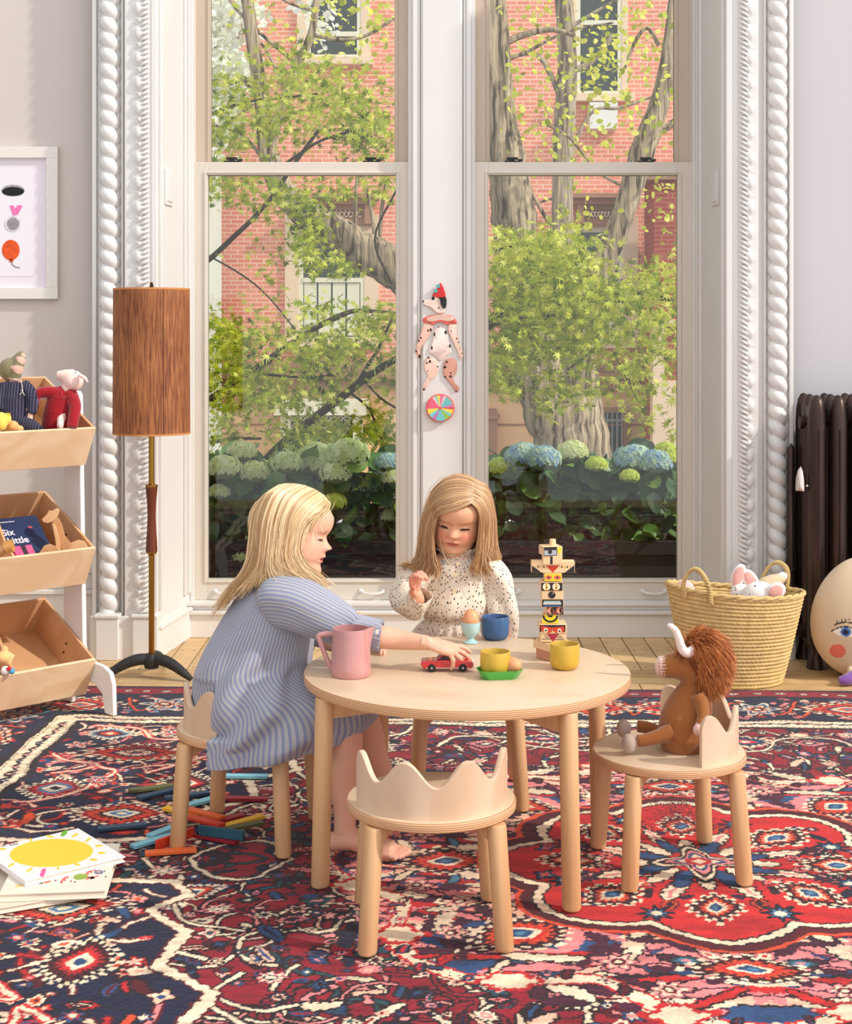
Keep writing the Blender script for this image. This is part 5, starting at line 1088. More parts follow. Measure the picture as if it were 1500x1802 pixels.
# hair: a sheet through guide strands plus individual strands over it
def hair_mat(name, c1, c2, c3):
    m = mat(name, None, .38, spec=.45, vcol=True); return m
from mathutils.bvhtree import BVHTree
def pusher(V, F_, off):
    t = BVHTree.FromPolygons([tuple(v) for v in V], F_)
    c0 = sum((Vector(v) for v in V[::50]), Vector())/len(V[::50])
    def f(p, k=1.0):
        co, n, i, d = t.find_nearest(p)
        if co is None: return p
        if (co-c0).dot(n) < 0: n = -n
        sd = (p-co).dot(n)
        if sd < off*k: return co+n*off*k if d < .05 else p
        return p
    return f
def hair(name, par, groups, D, cols, per=70, rad=.0011, seed=1, parent_sheet=True, wisps=60, push=None):
    g = random.Random(seed); B = MB(); SH = MB(); cc = [rgb(*c)[:3] for c in cols]
    def path(gs, u, n=5):
        i = min(int(u), len(gs)-2); t = u-i; a, b = gs[i], gs[i+1]; return [Vector(p)*(1-t)+Vector(q)*t for p, q in zip(a, b)]
    def G3(gr): return [[P(p[0], p[1], D+p[2]) for p in gd] for gd in gr]
    for gr in groups:
        gs = G3(gr); ns = len(gs)-1
        rows = [smoothpath(path(gs, ns*k/(ns*6)), 5) for k in range(ns*6+1)]
        if push: rows = [[push(p, .55) for p in r_] for r_ in rows]
        cen = sum((r[0] for r in rows), Vector())/len(rows)
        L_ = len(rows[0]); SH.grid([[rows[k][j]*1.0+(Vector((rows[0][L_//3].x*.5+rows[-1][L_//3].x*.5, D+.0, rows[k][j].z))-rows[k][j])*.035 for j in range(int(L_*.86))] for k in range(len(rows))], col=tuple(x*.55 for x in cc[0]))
        clumps = [(g.uniform(0, ns), g.gauss(0, 1), g.gauss(0, 1), g.choice(cc), g.uniform(.9, 1.0)) for _ in range(int(per*ns/7))]
        for cu, ox, oz, col, ln in clumps:
            for _ in range(7):
                u = min(max(cu+g.gauss(0, .045), 0), ns-1e-4); pts = path(gs, u); n = len(pts); w = g.uniform(-.4, 1.0)*.0055; ph = g.uniform(0, 6); fr = g.uniform(.8, 2.0); cl = ln*g.uniform(.9, 1.03)
                out = []
                sp = smoothpath(pts, 4); m_ = len(sp)
                if push: lf = g.uniform(.8, 1.6); sp = [push(p, lf) for p in sp]
                for j, p in enumerate(sp):
                    t = j/(m_-1)
                    if t > cl: break
                    c0 = Vector((gs[0][1].x*.0+p.x, D, p.z)); dr = p-Vector(((gs[0][2].x+gs[-1][2].x)/2, D, p.z)); dr = dr.normalized() if dr.length > 1e-4 else Vector((0, -1, 0))
                    wob = .0085*t*t*sin(ph+fr*5*t); out.append(p+dr*(w*(.4+.6*t)+.0015)+Vector((ox*.0035*t*t+wob, 0, oz*.003*t*t+wob*.4)))
                q = g.uniform(.86, 1.12); k = g.choice(cc) if g.random() < .25 else col; ccx = tuple(x*q for x in k); R0 = rad*g.uniform(.7, 1.3)
                B.tube(out, [R0*(1-.6*(j/len(out))**3) for j in range(len(out))], 3, cap=False, col=ccx)
        for _ in range(int(wisps/len(groups))):
            u = g.uniform(0, ns-1e-3); sp = smoothpath(path(gs, u), 4); sp = [push(p, 1.8) for p in sp] if push else sp; s0 = g.uniform(.0, .5); pts = sp[int(len(sp)*s0):]; a = Vector((g.gauss(0, .006), g.gauss(0, .004), g.gauss(0, .004)))
            if len(pts) < 4: continue
            B.tube([p+a*(1+2*(j/len(pts))**2)+((p-Vector((p.x, D, p.z))).normalized())*.003 for j, p in enumerate(pts)], .0005, 3, cap=False, col=tuple(x*1.05 for x in cc[-1]))
    if par is not None: to_local(B, par); to_local(SH, par)
    o = B.build(name, mat('hair_strands', None, .42, spec=.4, vcol=True), par, vcol=True)
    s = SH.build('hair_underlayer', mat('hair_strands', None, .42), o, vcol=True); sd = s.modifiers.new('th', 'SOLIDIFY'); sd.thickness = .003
    return o
# cloth surface: rings lofted with folds; keeps a stripe coordinate
def cloth_mat(name, kind):
    m = bpy.data.materials.new(name); m.use_nodes = True; nt = m.node_tree; N = nt.nodes; L = nt.links; b = N['Principled BSDF']; b.inputs['Roughness'].default_value = .85; b.inputs['Sheen Weight'].default_value = .2; b.inputs['Specular IOR Level'].default_value = .2
    uv = N.new('ShaderNodeUVMap'); uv.uv_map = 'UVMap'; sp = N.new('ShaderNodeSeparateXYZ'); L.new(uv.outputs[0], sp.inputs[0])
    nz = N.new('ShaderNodeTexNoise'); nz.inputs['Scale'].default_value = 900; bp = N.new('ShaderNodeBump'); bp.inputs['Strength'].default_value = .25; bp.inputs['Distance'].default_value = .0006; tc = N.new('ShaderNodeTexCoord'); L.new(tc.outputs['Object'], nz.inputs['Vector']); L.new(nz.outputs['Fac'], bp.inputs['Height']); L.new(bp.outputs[0], b.inputs['Normal'])
    if kind == 'stripe':
        n2 = N.new('ShaderNodeTexNoise'); n2.inputs['Scale'].default_value = 30; L.new(uv.outputs[0], n2.inputs['Vector'])
        mu = N.new('ShaderNodeMath'); mu.operation = 'MULTIPLY'; mu.inputs[1].default_value = 1/0.0092; fr = N.new('ShaderNodeMath'); fr.operation = 'FRACT'; L.new(sp.outputs['X'], mu.inputs[0]); L.new(mu.outputs[0], fr.inputs[0])
        cr = N.new('ShaderNodeValToRGB'); cr.color_ramp.interpolation = 'LINEAR'; el = cr.color_ramp.elements; el[0].position = 0; el[0].color = rgb(170, 170, 174); el[1].position = 1; el[1].color = rgb(170, 170, 174)
        for p_, c_ in ((.42, (170, 170, 174)), (.48, (112, 120, 164)), (.56, (112, 120, 164)), (.62, (164, 166, 176)), (.74, (118, 126, 168)), (.80, (118, 126, 168)), (.86, (170, 170, 174))): e = el.new(p_); e.color = rgb(*c_)
        L.new(fr.outputs[0], cr.inputs[0]); L.new(cr.outputs[0], b.inputs['Base Color'])
    else:
        vo = N.new('ShaderNodeTexVoronoi'); vo.inputs['Scale'].default_value = 150; vo.inputs['Randomness'].default_value = .75; mpp = N.new('ShaderNodeMapping'); mpp.inputs['Scale'].default_value = (1.25, .75, 1); mpp.inputs['Rotation'].default_value = (0, 0, .5); L.new(uv.outputs[0], mpp.inputs[0]); L.new(mpp.outputs[0], vo.inputs['Vector'])
        lt = N.new('ShaderNodeMath'); lt.operation = 'LESS_THAN'; lt.inputs[1].default_value = .31; L.new(vo.outputs['Distance'], lt.inputs[0])
        cr = N.new('ShaderNodeValToRGB'); cr.color_ramp.interpolation = 'CONSTANT'; el = cr.color_ramp.elements; el[0].position = 0; el[0].color = rgb(62, 56, 66); el[1].position = .45; el[1].color = rgb(120, 70, 52); e = el.new(.72); e.color = rgb(84, 84, 100)
        L.new(vo.outputs['Color'], cr.inputs[0]); mx = N.new('ShaderNodeMix'); mx.data_type = 'RGBA'; mx.inputs[6].default_value = rgb(234, 218, 198); L.new(lt.outputs[0], mx.inputs[0]); L.new(cr.outputs[0], mx.inputs[7]); L.new(mx.outputs[2], b.inputs['Base Color'])
    return m
def loft_cloth(name, rings, mat_, par, nseg=160, sub=8, fold=None, closed_end=None, thick=.0015, post=None, ref_r=None, uoff=0.0):
    """rings: (centre, axis_u, axis_v, ru, rv, sq). surface through ring curves; fold(a, t)->outward offset"""
    K = len(rings); rows = []; tt = []
    def cat(vals, i, t):
        a, b, c, d = vals[max(i-1, 0)], vals[i], vals[i+1], vals[min(i+2, K-1)]
        return 0.5*((2*b)+(c-a)*t+(2*a-5*b+4*c-d)*t*t+(3*b-a-3*c+d)*t**3)
    cen = [Vector(r[0]) for r in rings]; au = [Vector(r[1]).normalized() for r in rings]; av = [Vector(r[2]).normalized() for r in rings]
    ru = [r[3] for r in rings]; rv = [r[4] for r in rings]
    for i in range(K-1):
        for s in range(sub+(i == K-2)):
            t = s/sub; c = cat(cen, i, t); u = cat(au, i, t).normalized(); v = cat(av, i, t); v = (v-u*v.dot(u)).normalized(); a_, b_ = cat(ru, i, t), cat(rv, i, t); row = []
            gt = (i+t)/(K-1)
            for k in range(nseg+1):
                a = 2*pi*k/nseg; o = fold(a, gt) if fold else 0; row.append(c+u*((a_+o)*cos(a))+v*((b_+o)*sin(a)))
            rows.append(row); tt.append(gt)
    if post: rows = [[post(p, k/nseg, tt[j]) for k, p in enumerate(r)] for j, r in enumerate(rows)]
    nr = len(rows); V = [p for r in rows for p in r]; n1 = nseg+1; fs = [(j*n1+k, j*n1+k+1, (j+1)*n1+k+1, (j+1)*n1+k) for j in range(nr-1) for k in range(nseg)]
    rr = ref_r or max(sum(ru)/K, 0.02); U = []; acc = [0.0]
    for j in range(1, nr): acc.append(acc[-1]+sum((rows[j][k]-rows[j-1][k]).length for k in range(0, nseg, nseg//8))/8)
    for j in range(nr):
        for k in range(n1): U.append((k/nseg*2*pi*rr+uoff, acc[j]))
    L_ = Vector(par.location) if par is not None else Vector()
    if par is not None and par.parent is not None: L_ = L_+Vector(par.parent.location)
    me = bpy.data.meshes.new(name); me.from_pydata([tuple(v-L_) for v in V], [], fs); uvl = me.uv_layers.new(name='UVMap')
    for l in me.loops: uvl.data[l.index].uv = U[l.vertex_index]
    me.materials.append(mat_); me.polygons.foreach_set('use_smooth', [True]*len(me.polygons)); me.update()
    o = bpy.data.objects.new(name, me); COL.objects.link(o); o.parent = par; sd = o.modifiers.new('th', 'SOLIDIFY'); sd.thickness = thick; sd.offset = -1
    return o
M_stripe = cloth_mat('striped_cotton', 'stripe'); M_spot = cloth_mat('spotted_cotton', 'spot')

# ================= older girl, sitting on the left stool, facing right
def girl_a():
    root = thing('person', 'blonde girl in a striped dress seated left of the table, reaching for the toy car', 'person', (-.42, 3.62, 0)); 
    D = 3.60; sk = (226, 174, 147); col = rgb(*sk)[:3]; tip = rgb(232, 172, 150)[:3]; B = MB(); q = lambda px, py, d=0.0: P(px, py, D+d)
    hs = .203
    # face towards +X: local front (-Y) -> +X ; pitch forward
    M = Matrix.Translation(q(516, 936, -.02)) @ Matrix.Rotation(radians(9), 4, 'Y') @ Matrix.Rotation(radians(-6), 4, 'X') @ Matrix.Rotation(radians(90-7), 4, 'Z') @ Matrix.Translation((0, 0, -.5*hs))
    V, F_, C, at = head_pts(hs, M, sk, .8, (232, 150, 128), (204, 92, 88), brow=(206, 160, 126), scalp=(206, 168, 118), hairline=HL); o = len(B.v); B.v += [tuple(v) for v in V]; B.f += [tuple(i+o for i in f) for f in F_]; B.mi += [0]*len(F_); B.c += C
    for s in (-1, 1): add_ear(B, M, hs, s, rgb(226, 150, 122)[:3])
    add_limb(B, [q(512, 985), q(500, 1008), q(488, 1030), q(478, 1050)], [.040, .037, .043, .06], col)                       # neck
    add_limb(B, [q(480, 1035), q(462, 1090), q(440, 1150), q(425, 1215), q(425, 1255)], [.060, .075, .078, .082, .075], col, flat=1.0)    # trunk
    # near arm (right)
    sh = q(492, 1050, -.085); el = q(622, 1108, -.125); wr = P(752, 1131, 3.432)
    add_limb(B, [q(478, 1055, -.03), sh, q(560, 1080, -.11), el, q(660, 1119, -.135), q(705, 1126, -.14), wr], [.045, .038, .031, .029, .029, .023, .0165], col)
    f = Vector((.94, .02, -.27)); add_hand(B, wr, f, Vector((.18, -.35, 1)), -1, .96, [(4, 14, 12), (12, 20, 14), (26, 28, 16), (44, 34, 18), 30], [.34, .10, -.16, -.42], col, tip)
    # far arm, hand holding an egg cup
    wl = P(612, 1130, 3.64)
    add_limb(B, [q(478, 1055, .03), q(500, 1052, .10), q(550, 1095, .13), q(574, 1122, .11), P(592, 1130, 3.67), wl], [.045, .038, .032, .029, .024, .0165], col)
    add_hand(B, wl, Vector((.75, -.1, .05)), Vector((0, .5, 1)), 1, .95, [(30, 35, 20)]*4+[20], [.1, .05, -.05, -.1], col, tip)
    # legs
    for sd, hy, ky, ay, kx, axx in ((-1, -.06, -.10, 3.475, 622, None), (1, .06, .06, 3.70, 650, None)):
        hip = q(440, 1250, hy); knee = Vector((-.188, 3.60+ky, .268)) if sd < 0 else Vector((-.155, 3.67, .268)); ank = Vector((-.192, ay, .052)) if sd < 0 else Vector((-.085, 3.72, .052))
        add_limb(B, [hip, (hip+knee)/2+Vector((0, 0, .004)), knee], [.062, .052, .040], col)
        mid = knee*.62+ank*.38+Vector((-.008, 0, 0)); add_limb(B, [knee, knee*.8+ank*.2, mid, knee*.25+ank*.75, ank], [.039, .037, .038, .027, .0245], col)
        add_foot(B, ank-Vector((0, 0, .03)), (.97, -.18 if sd < 0 else .1, 0), .185 if sd < 0 else .18, col, tip, bigside=1 if sd < 0 else -1)
    to_local(B, root); body = remeshed(B, .0019, 'body', skin_mat('skin_a'), root, 2)
    # lashes
    B = MB()
    for s in (-1, 1):
        for k in range(2): B.tube([at(s*x, z, .004+k*.003) for x, z in ((.088, .468), (.115, .474-.0*k), (.145, .474), (.175, .468), (.198, .460))], .0009, 5)
        for k in range(9): x = .10+k*.012; p = at(s*x, .470, .005); B.tube([p, p+(M.to_3x3() @ Vector((s*.0, -.0040, -.0022)))], .0004, 3)
    to_local(B, root).build('eyelashes', mat('lash', (92, 58, 44), .6), body)
    # dress
    w = lambda px, py: P(px, py, 3.60)
    X, Y, Z = Vector((1, 0, 0)), Vector((0, 1, 0)), Vector((0, 0, 1))
    sc = Vector((-.4345, 3.623))
    def ring(px0, py0, px1, py1, ry, dy=0.0):
        a, b = P(px0, py0, 3.60+dy), P(px1, py1, 3.60+dy); c = (a+b)/2; return (c, (b-a), Y, (b-a).length/2, ry)
    rings = [ring(452, 1014, 528, 1003, .050, -.005), ring(444, 1020, 536, 1008, .066), ring(430, 1032, 546, 1024, .098), ring(408, 1062, 556, 1052, .112), ring(386, 1096, 556, 1096, .116), ring(366, 1132, 550, 1144, .120), ring(350, 1168, 552, 1176, .128),
             ring(342, 1200, 590, 1194, .146), ring(344, 1226, 636, 1206, .165), ring(350, 1252, 664, 1226, .180), ring(356, 1280, 668, 1250, .186), ring(362, 1306, 662, 1262, .188), ring(368, 1332, 654, 1272, .186)]
    rg = random.Random(5); fr = [(rg.choice([5, 6, 7, 8, 9, 11, 13]), rg.uniform(0, 6.28), rg.uniform(.5, 1)) for _ in range(5)]
    def fold(a, t):
        amp = .0012+.0085*max(0, t-.30)**1.0
        s = sum(w_*sin(n*a+p+2.0*t) for n, p, w_ in fr)/2.2
        gath = .0016*sin(34*a)*max(0, 1-t/.16)            # gathers under the neckline
        diag = 0
        for (a0, sl, wd, am, t0, t1) in ((4.25, -2.4, .20, .012, .38, .85), (4.9, -2.9, .16, .012, .42, .95), (5.4, -2.0, .22, .010, .5, 1.0), (3.7, -1.5, .22, .008, .35, .9), (4.6, 1.6, .14, .007, .60, 1.0)):
            d = ((a-a0-sl*(t-.6)+pi) % (2*pi))-pi; k = math.exp(-(d/wd)**2)*max(0, min(1, (t-t0)/.12))*max(0, min(1, (t1-t)/.12+.3)); diag += 1.7*am*(k-.5*math.exp(-((d-wd*1.6)/wd)**2)*max(0, min(1, (t-t0)/.12)))
        return amp*s+gath+diag
    def post(p, k, t):
        d = Vector((p.x, p.y))-sc; r = d.length; a = math.degrees(atan2(d.y, d.x)) % 360; crown = 92 < a < 244
        if crown and p.z < .40:
            lim = .140
            if r > lim: d = d*(lim/r); p = Vector((sc.x+d.x, sc.y+d.y, p.z))
            if p.z < .273: p.z = .273+.002*sin(k*60)
        elif p.z < .276:
            if r < .183: d = d*(.183/max(r, 1e-4)); p = Vector((sc.x+d.x, sc.y+d.y, p.z))
        return p
    dr = loft_cloth('dress', rings, M_stripe, root, 220, 7, fold, post=post, ref_r=.128); sd = dr
    def sleeve(pts, rad, par, nm='sleeve', seed=1):
        r = random.Random(seed); path = [Vector(p) for p in pts]; R_s = []
        for i, p in enumerate(path):
            t = (path[min(i+1, len(path)-1)]-path[max(i-1, 0)]).normalized(); u = Vector((0, -1, 0)); u = (u-t*u.dot(t)).normalized(); v = t.cross(u); R_s.append((p, u, v, rad[i], rad[i]*1.05))
        ff = [(r.choice([3, 4, 5, 7]), r.uniform(0, 6), r.uniform(.4, 1)) for _ in range(4)]
        def fo(a, t): return .0035*sum(w_*sin(n*a+p+5*t*(1 if n % 2 else -1)) for n, p, w_ in ff)/1.5+.0028*sin(22*a)*max(0, (t-.72)/.28)+.002*sin(20*a)*max(0, 1-t/.15)
        return loft_cloth(nm, R_s, M_stripe, par, 120, 8, fo, ref_r=.055)
    sleeve([q(474, 1062, -.05), q(488, 1054, -.085), q(520, 1062, -.105), q(556, 1078, -.118), q(588, 1093, -.124), q(610, 1102, -.128), q(622, 1107, -.13)], [.030, .058, .060, .056, .050, .043, .031], dr, seed=2)
    sleeve([q(474, 1050, .05), q(488, 1050, .085), q(520, 1066, .11), q(550, 1092, .12), q(572, 1112, .115), q(582, 1120, .112)], [.030, .052, .052, .048, .040, .031], dr, seed=4)
    cu = sleeve([q(617, 1105, -.13), q(626, 1108, -.131), q(645, 1113, -.133), q(664, 1118, -.135), q(672, 1119, -.136)], [.033, .0345, .0345, .0350, .0352], dr, 'cuff', 6)
    B = MB(); c = q(664, 1112, -.171); B.lathe([(.0001, 0), (.0045, 0), (.0048, .0012), (.0038, .002), (.0001, .0014)], 16, M=Matrix.Translation(c) @ Matrix.Rotation(radians(90), 4, 'X')); to_local(B, root).build('button', mat('pearl', (226, 220, 214), .3), dr)
    B = MB(); rr = rings[0]; B.tube([rr[0]+Vector(rr[1]).normalized()*rr[3]*1.02*cos(2*pi*k/48)+Y*rr[4]*1.02*sin(2*pi*k/48) for k in range(49)], .0042, 8, cap=False); to_local(B, root).build('neckband', mat('striped_band', (164, 166, 182), .85), dr)
    # hair
    near = [[(580, 886, -.018), (560, 899, -.058), (540, 917, -.076), (529, 946, -.084), (527, 972, -.084), (540, 996, -.078), (562, 1016, -.074), (574, 1034, -.07)],
            [(568, 871, -.012), (545, 887, -.060), (524, 914, -.084), (515, 948, -.088), (512, 978, -.088), (524, 1003, -.083), (550, 1022, -.078), (571, 1041, -.076)],
            [(552, 861, -.010), (526, 877, -.062), (506, 910, -.088), (499, 950, -.093), (495, 980, -.092), (504, 1006, -.088), (530, 1023, -.084), (560, 1036, -.082)],
            [(534, 854, -.008), (504, 869, -.060), (487, 906, -.086), (481, 950, -.091), (480, 984, -.090), (484, 1004, -.086), (500, 1018, -.084), (530, 1030, -.084)],
            [(516, 851, -.008), (484, 866, -.055), (467, 905, -.078), (461, 950, -.082), (458, 984, -.082), (448, 1010, -.076), (425, 1034, -.070), (396, 1062, -.064)],
            [(502, 851, -.004), (470, 869, -.040), (453, 908, -.056), (448, 952, -.058), (445, 984, -.058), (433, 1012, -.052), (408, 1042, -.048), (384, 1084, -.046)],
            [(492, 853, .010), (460, 878, -.010), (445, 918, -.012), (441, 957, -.012), (438, 986, -.012), (425, 1014, -.012), (400, 1046, -.014), (379, 1076, -.016)],
            [(490, 854, .02), (460, 882, .030), (446, 918, .034), (442, 957, .034), (440, 986, .03), (430, 1010, .022), (408, 1038, .014), (388, 1066, .01)]]
    far = [[(p[0], p[1], -p[2]*.95) for p in g_] for g_ in near[:6]]
    fringe = [[(560, 864, .03), (572, 876, .0), (580, 888, -.02), (575, 900, -.045), (558, 912, -.066), (546, 926, -.076), (540, 940, -.080)], [(545, 858, .01), (560, 872, -.01), (566, 886, -.035), (556, 902, -.06), (543, 918, -.074), (534, 934, -.080), (530, 955, -.082)]]
    cs = [(208, 172, 124), (226, 194, 148), (174, 132, 88), (240, 214, 172)]
    hr = hair('hair', root, [near, far, fringe], 3.58, cs, 300, .00075, 3, push=pusher(V, F_, .006))
girl_a()

# ================= younger girl, kneeling on the far stool, facing the camera
def girl_b():
    root = thing('person', 'small fair-haired girl in a cream spotted dress behind the table, one hand raised', 'person', (.09, 3.95, .27))
    D = 3.93; sk = (228, 172, 138); col = rgb(*sk)[:3]; tip = rgb(226, 140, 118)[:3]; B = MB(); q = lambda px, py, d=0.0: P(px, py, D+d); hs = .190
    M = Matrix.Translation(q(806, 903, -.005)) @ Matrix.Rotation(radians(4), 4, 'Y') @ Matrix.Rotation(radians(22), 4, 'X') @ Matrix.Rotation(radians(-7), 4, 'Z') @ Matrix.Translation((0, 0, -.5*hs))
    V, F_, C, at = head_pts(hs, M, sk, 0.0, (224, 116, 94), (194, 104, 94), brow=(186, 130, 92), scalp=(176, 130, 90), hairline=HL); o = len(B.v); B.v += [tuple(v) for v in V]; B.f += [tuple(i+o for i in f) for f in F_]; B.mi += [0]*len(F_); B.c += C
    for s in (-1, 1): add_ear(B, M, hs, s, col)
    add_limb(B, [q(806, 945, .02), q(806, 972, .02), q(805, 995, .02)], [.040, .036, .05], col)
    add_limb(B, [q(805, 985, .02), q(803, 1040, .03), q(802, 1090, .03), q(802, 1160, .04), q(802, 1210, .05)], [.055, .078, .072, .078, .078], col)
    # raised arm
    wr = P(733, 1046, 3.80)
    add_limb(B, [q(775, 1000, .01), q(748, 1010, .0), q(724, 1040, -.02), q(716, 1066, -.06), P(728, 1066, 3.83), P(734, 1056, 3.81), wr], [.04, .034, .029, .027, .0225, .0200, .0165], col)
    add_hand(B, wr, Vector((-.10, -.30, .95)), Vector((-.75, .45, .1)), 1, .84, [(48, 50, 30), (58, 56, 30), (64, 58, 30), (70, 60, 30), 40], [.20, .05, -.08, -.2], rgb(232, 160, 134)[:3], tip)
    # other arm down to the table
    wl = P(886, 1150, 3.90)
    add_limb(B, [q(830, 1000, .01), q(862, 1010, .0), q(884, 1050, -.01), q(890, 1092, -.03), P(889, 1118, 3.90), wl], [.04, .034, .029, .026, .022, .017], col)
    add_hand(B, wl, Vector((-.35, -.45, -.25)), Vector((.3, .2, 1)), 1, .84, [(25, 30, 20)]*4+[30], [.15, .05, -.05, -.15], col, tip)
    for s in (-1, 1):   # kneeling legs
        kn = Vector((.09+s*.055, 3.885, .318)); hp = Vector((.09+s*.045, 4.0, .36)); an = Vector((.09+s*.06, 4.02, .30)); add_limb(B, [hp, (hp+kn)/2, kn], [.06, .052, .043], col); add_limb(B, [kn, (kn+an)/2, an], [.042, .036, .028], col)
        B.tube([an, an+Vector((0, .02, -.004)), an+Vector((0, .05, -.008))], [.026, .024, .016], 12, flat=.8, col=col)
    to_local(B, root); body = remeshed(B, .0019, 'body', skin_mat('skin_b'), root, 2)
    B = MB()
    for s in (-1, 1):
        for k in range(3): B.tube([at(s*x, z-.0045*k, .005+k*.002) for x, z in ((.082, .460), (.100, .469), (.120, .474), (.142, .475), (.165, .472), (.186, .466), (.206, .456))], [.0004, .0009, .0012, .0013, .0012, .0010, .0004], 5)
        for k in range(11): x = .095+k*.0115; p = at(s*x, .468, .006); B.tube([p, p+(M.to_3x3() @ Vector((s*.0012*(k-3)/5, -.0045, -.0030)))], .0005, 3)
    to_local(B, root).build('eyelashes', mat('lash_dark', (58, 38, 34), .6), body)
    Xv, Yv = Vector((1, 0, 0)), Vector((0, 1, 0))
    def ring(px0, px1, py, ry, dy=.02):
        a, b = q(px0, py, dy), q(px1, py, dy); return ((a+b)/2, b-a, Yv, (b-a).length/2, ry)
    rings = [ring(776, 838, 974, .046), ring(768, 844, 982, .056), ring(752, 862, 992, .068), ring(744, 870, 1010, .076), ring(744, 870, 1034, .080), ring(744, 868, 1056, .084, .015), ring(742, 864, 1074, .084, .015), ring(750, 858, 1086, .072, .018), ring(748, 860, 1092, .074, .02), ring(736, 872, 1104, .086, .03), ring(722, 884, 1124, .094, .045), ring(708, 896, 1150, .105, .06), ring(702, 902, 1180, .118, .06), ring(700, 906, 1206, .122, .06), ring(702, 904, 1222, .120, .06)]
    rg = random.Random(8); fr = [(rg.choice([4, 5, 7, 9]), rg.uniform(0, 6), rg.uniform(.5, 1)) for _ in range(4)]
    def fold(a, t):
        tw = .535; w1 = math.exp(-((t-.50)/.07)**2); low = max(0, (t-.56)/.44)
        return .002*sum(w_*sin(n*a+p+3*t) for n, p, w_ in fr)*(.4+t)+.0022*sin(30*a+sin(5*a))*w1+.0050*sin(24*a+1.5*sin(3*a))*min(1, low*3)+.002*sin(26*a)*max(0, 1-t/.12)+.0012*sin(18*a+4*t)*(.3 if t < .5 else 0)
    def post(p, k, t):
        if p.z < .448 and p.y < 3.842: p.y = 3.842
        if p.z < .272: p.z = .272
        return p
    dr = loft_cloth('dress', rings, M_spot, root, 200, 6, fold, post=post, ref_r=.085)
    def sleeve(pts, rad, seed, nm='sleeve'):
        r = random.Random(seed); path = [Vector(p) for p in pts]; R_s = []; pu = None
        for i, p in enumerate(path):
            t = (path[min(i+1, len(path)-1)]-path[max(i-1, 0)]).normalized(); u = pu or Vector((0, -1, 0)); u = (u-t*u.dot(t)); u = u.normalized() if u.length > .05 else t.orthogonal().normalized(); pu = u; v = t.cross(u); R_s.append((p, u, v, rad[i], rad[i]))
        ff = [(r.choice([3, 4, 5]), r.uniform(0, 6), r.uniform(.4, 1)) for _ in range(4)]
        return loft_cloth(nm, R_s, M_spot, dr if False else root, 110, 8, lambda a, t: .0052*sum(w_*sin(n*a+p+6*t) for n, p, w_ in ff)/1.5+.002*sin(18*a)*max(0, 1-t/.2), ref_r=.045)
    s1 = sleeve([q(772, 1006, .01), q(752, 1006, .0), q(730, 1020, -.01), q(716, 1042, -.03), q(718, 1060, -.06), P(730, 1064, 3.835), P(738, 1056, 3.815), P(741, 1047, 3.805)], [.028, .042, .044, .042, .040, .036, .031, .030], 2)
    s2 = sleeve([q(836, 1004, .01), q(856, 1004, .0), q(876, 1024, -.01), q(883, 1052, -.02), q(887, 1080, -.03), q(889, 1104, -.03), q(888, 1126, -.03)], [.028, .042, .043, .040, .037, .031, .026], 4)
    for s_ in (s1, s2): s_.parent = dr
    # ruffled collar, placket and buttons
    B = MB(); c0 = q(806, 973, .015); pts = []
    for k in range(161):
        a = 2*pi*k/160; row = []
        for j, (r_, z_) in enumerate(((.047, -.004), (.049, .004), (.053, .010), (.060, .0135))): rr = r_+(.0026*sin(24*a) if j > 1 else 0); row.append(c0+Vector((rr*cos(a)*1.0, rr*sin(a)*.98, z_+.003*sin(24*a+1)*(j > 1)+.010*sin(a)*0)))
        pts.append(row)
    if True:
        gap = [r for k, r in enumerate(pts) if not (117 < k < 123)]; n0 = 118; seq = [r for r in pts[123:160]]+[r for r in pts[0:118]]
        U_m = MB(); U_m.grid(seq); me = U_m.mesh('collar', M_spot); uvl = me.uv_layers.new(name='UVMap')
        for l in me.loops: v = me.vertices[l.vertex_index].co; uvl.data[l.index].uv = (atan2(v.y-c0.y, v.x-c0.x)*.055, (v.z-c0.z)+Vector((v.x-c0.x, v.y-c0.y)).length)
        for v in me.vertices: v.co = v.co-Vector(root.location)
        oc = bpy.data.objects.new('collar', me); COL.objects.link(oc); oc.parent = dr; sd = oc.modifiers.new('t', 'SOLIDIFY'); sd.thickness = .0012
    for px_, py_, dd in ((806, 992, -.062), (802, 1012, -.066), (801, 1040, -.070)):
        B = MB(); B.lathe([(.0001, 0), (.0048, 0), (.005, .0012), (.004, .002), (.0001, .0012)], 16, M=Matrix.Translation(q(px_, py_, dd)) @ Matrix.Rotation(radians(90), 4, 'X')); to_local(B, root).build('button', mat('bone', (228, 204, 164), .35), dr)
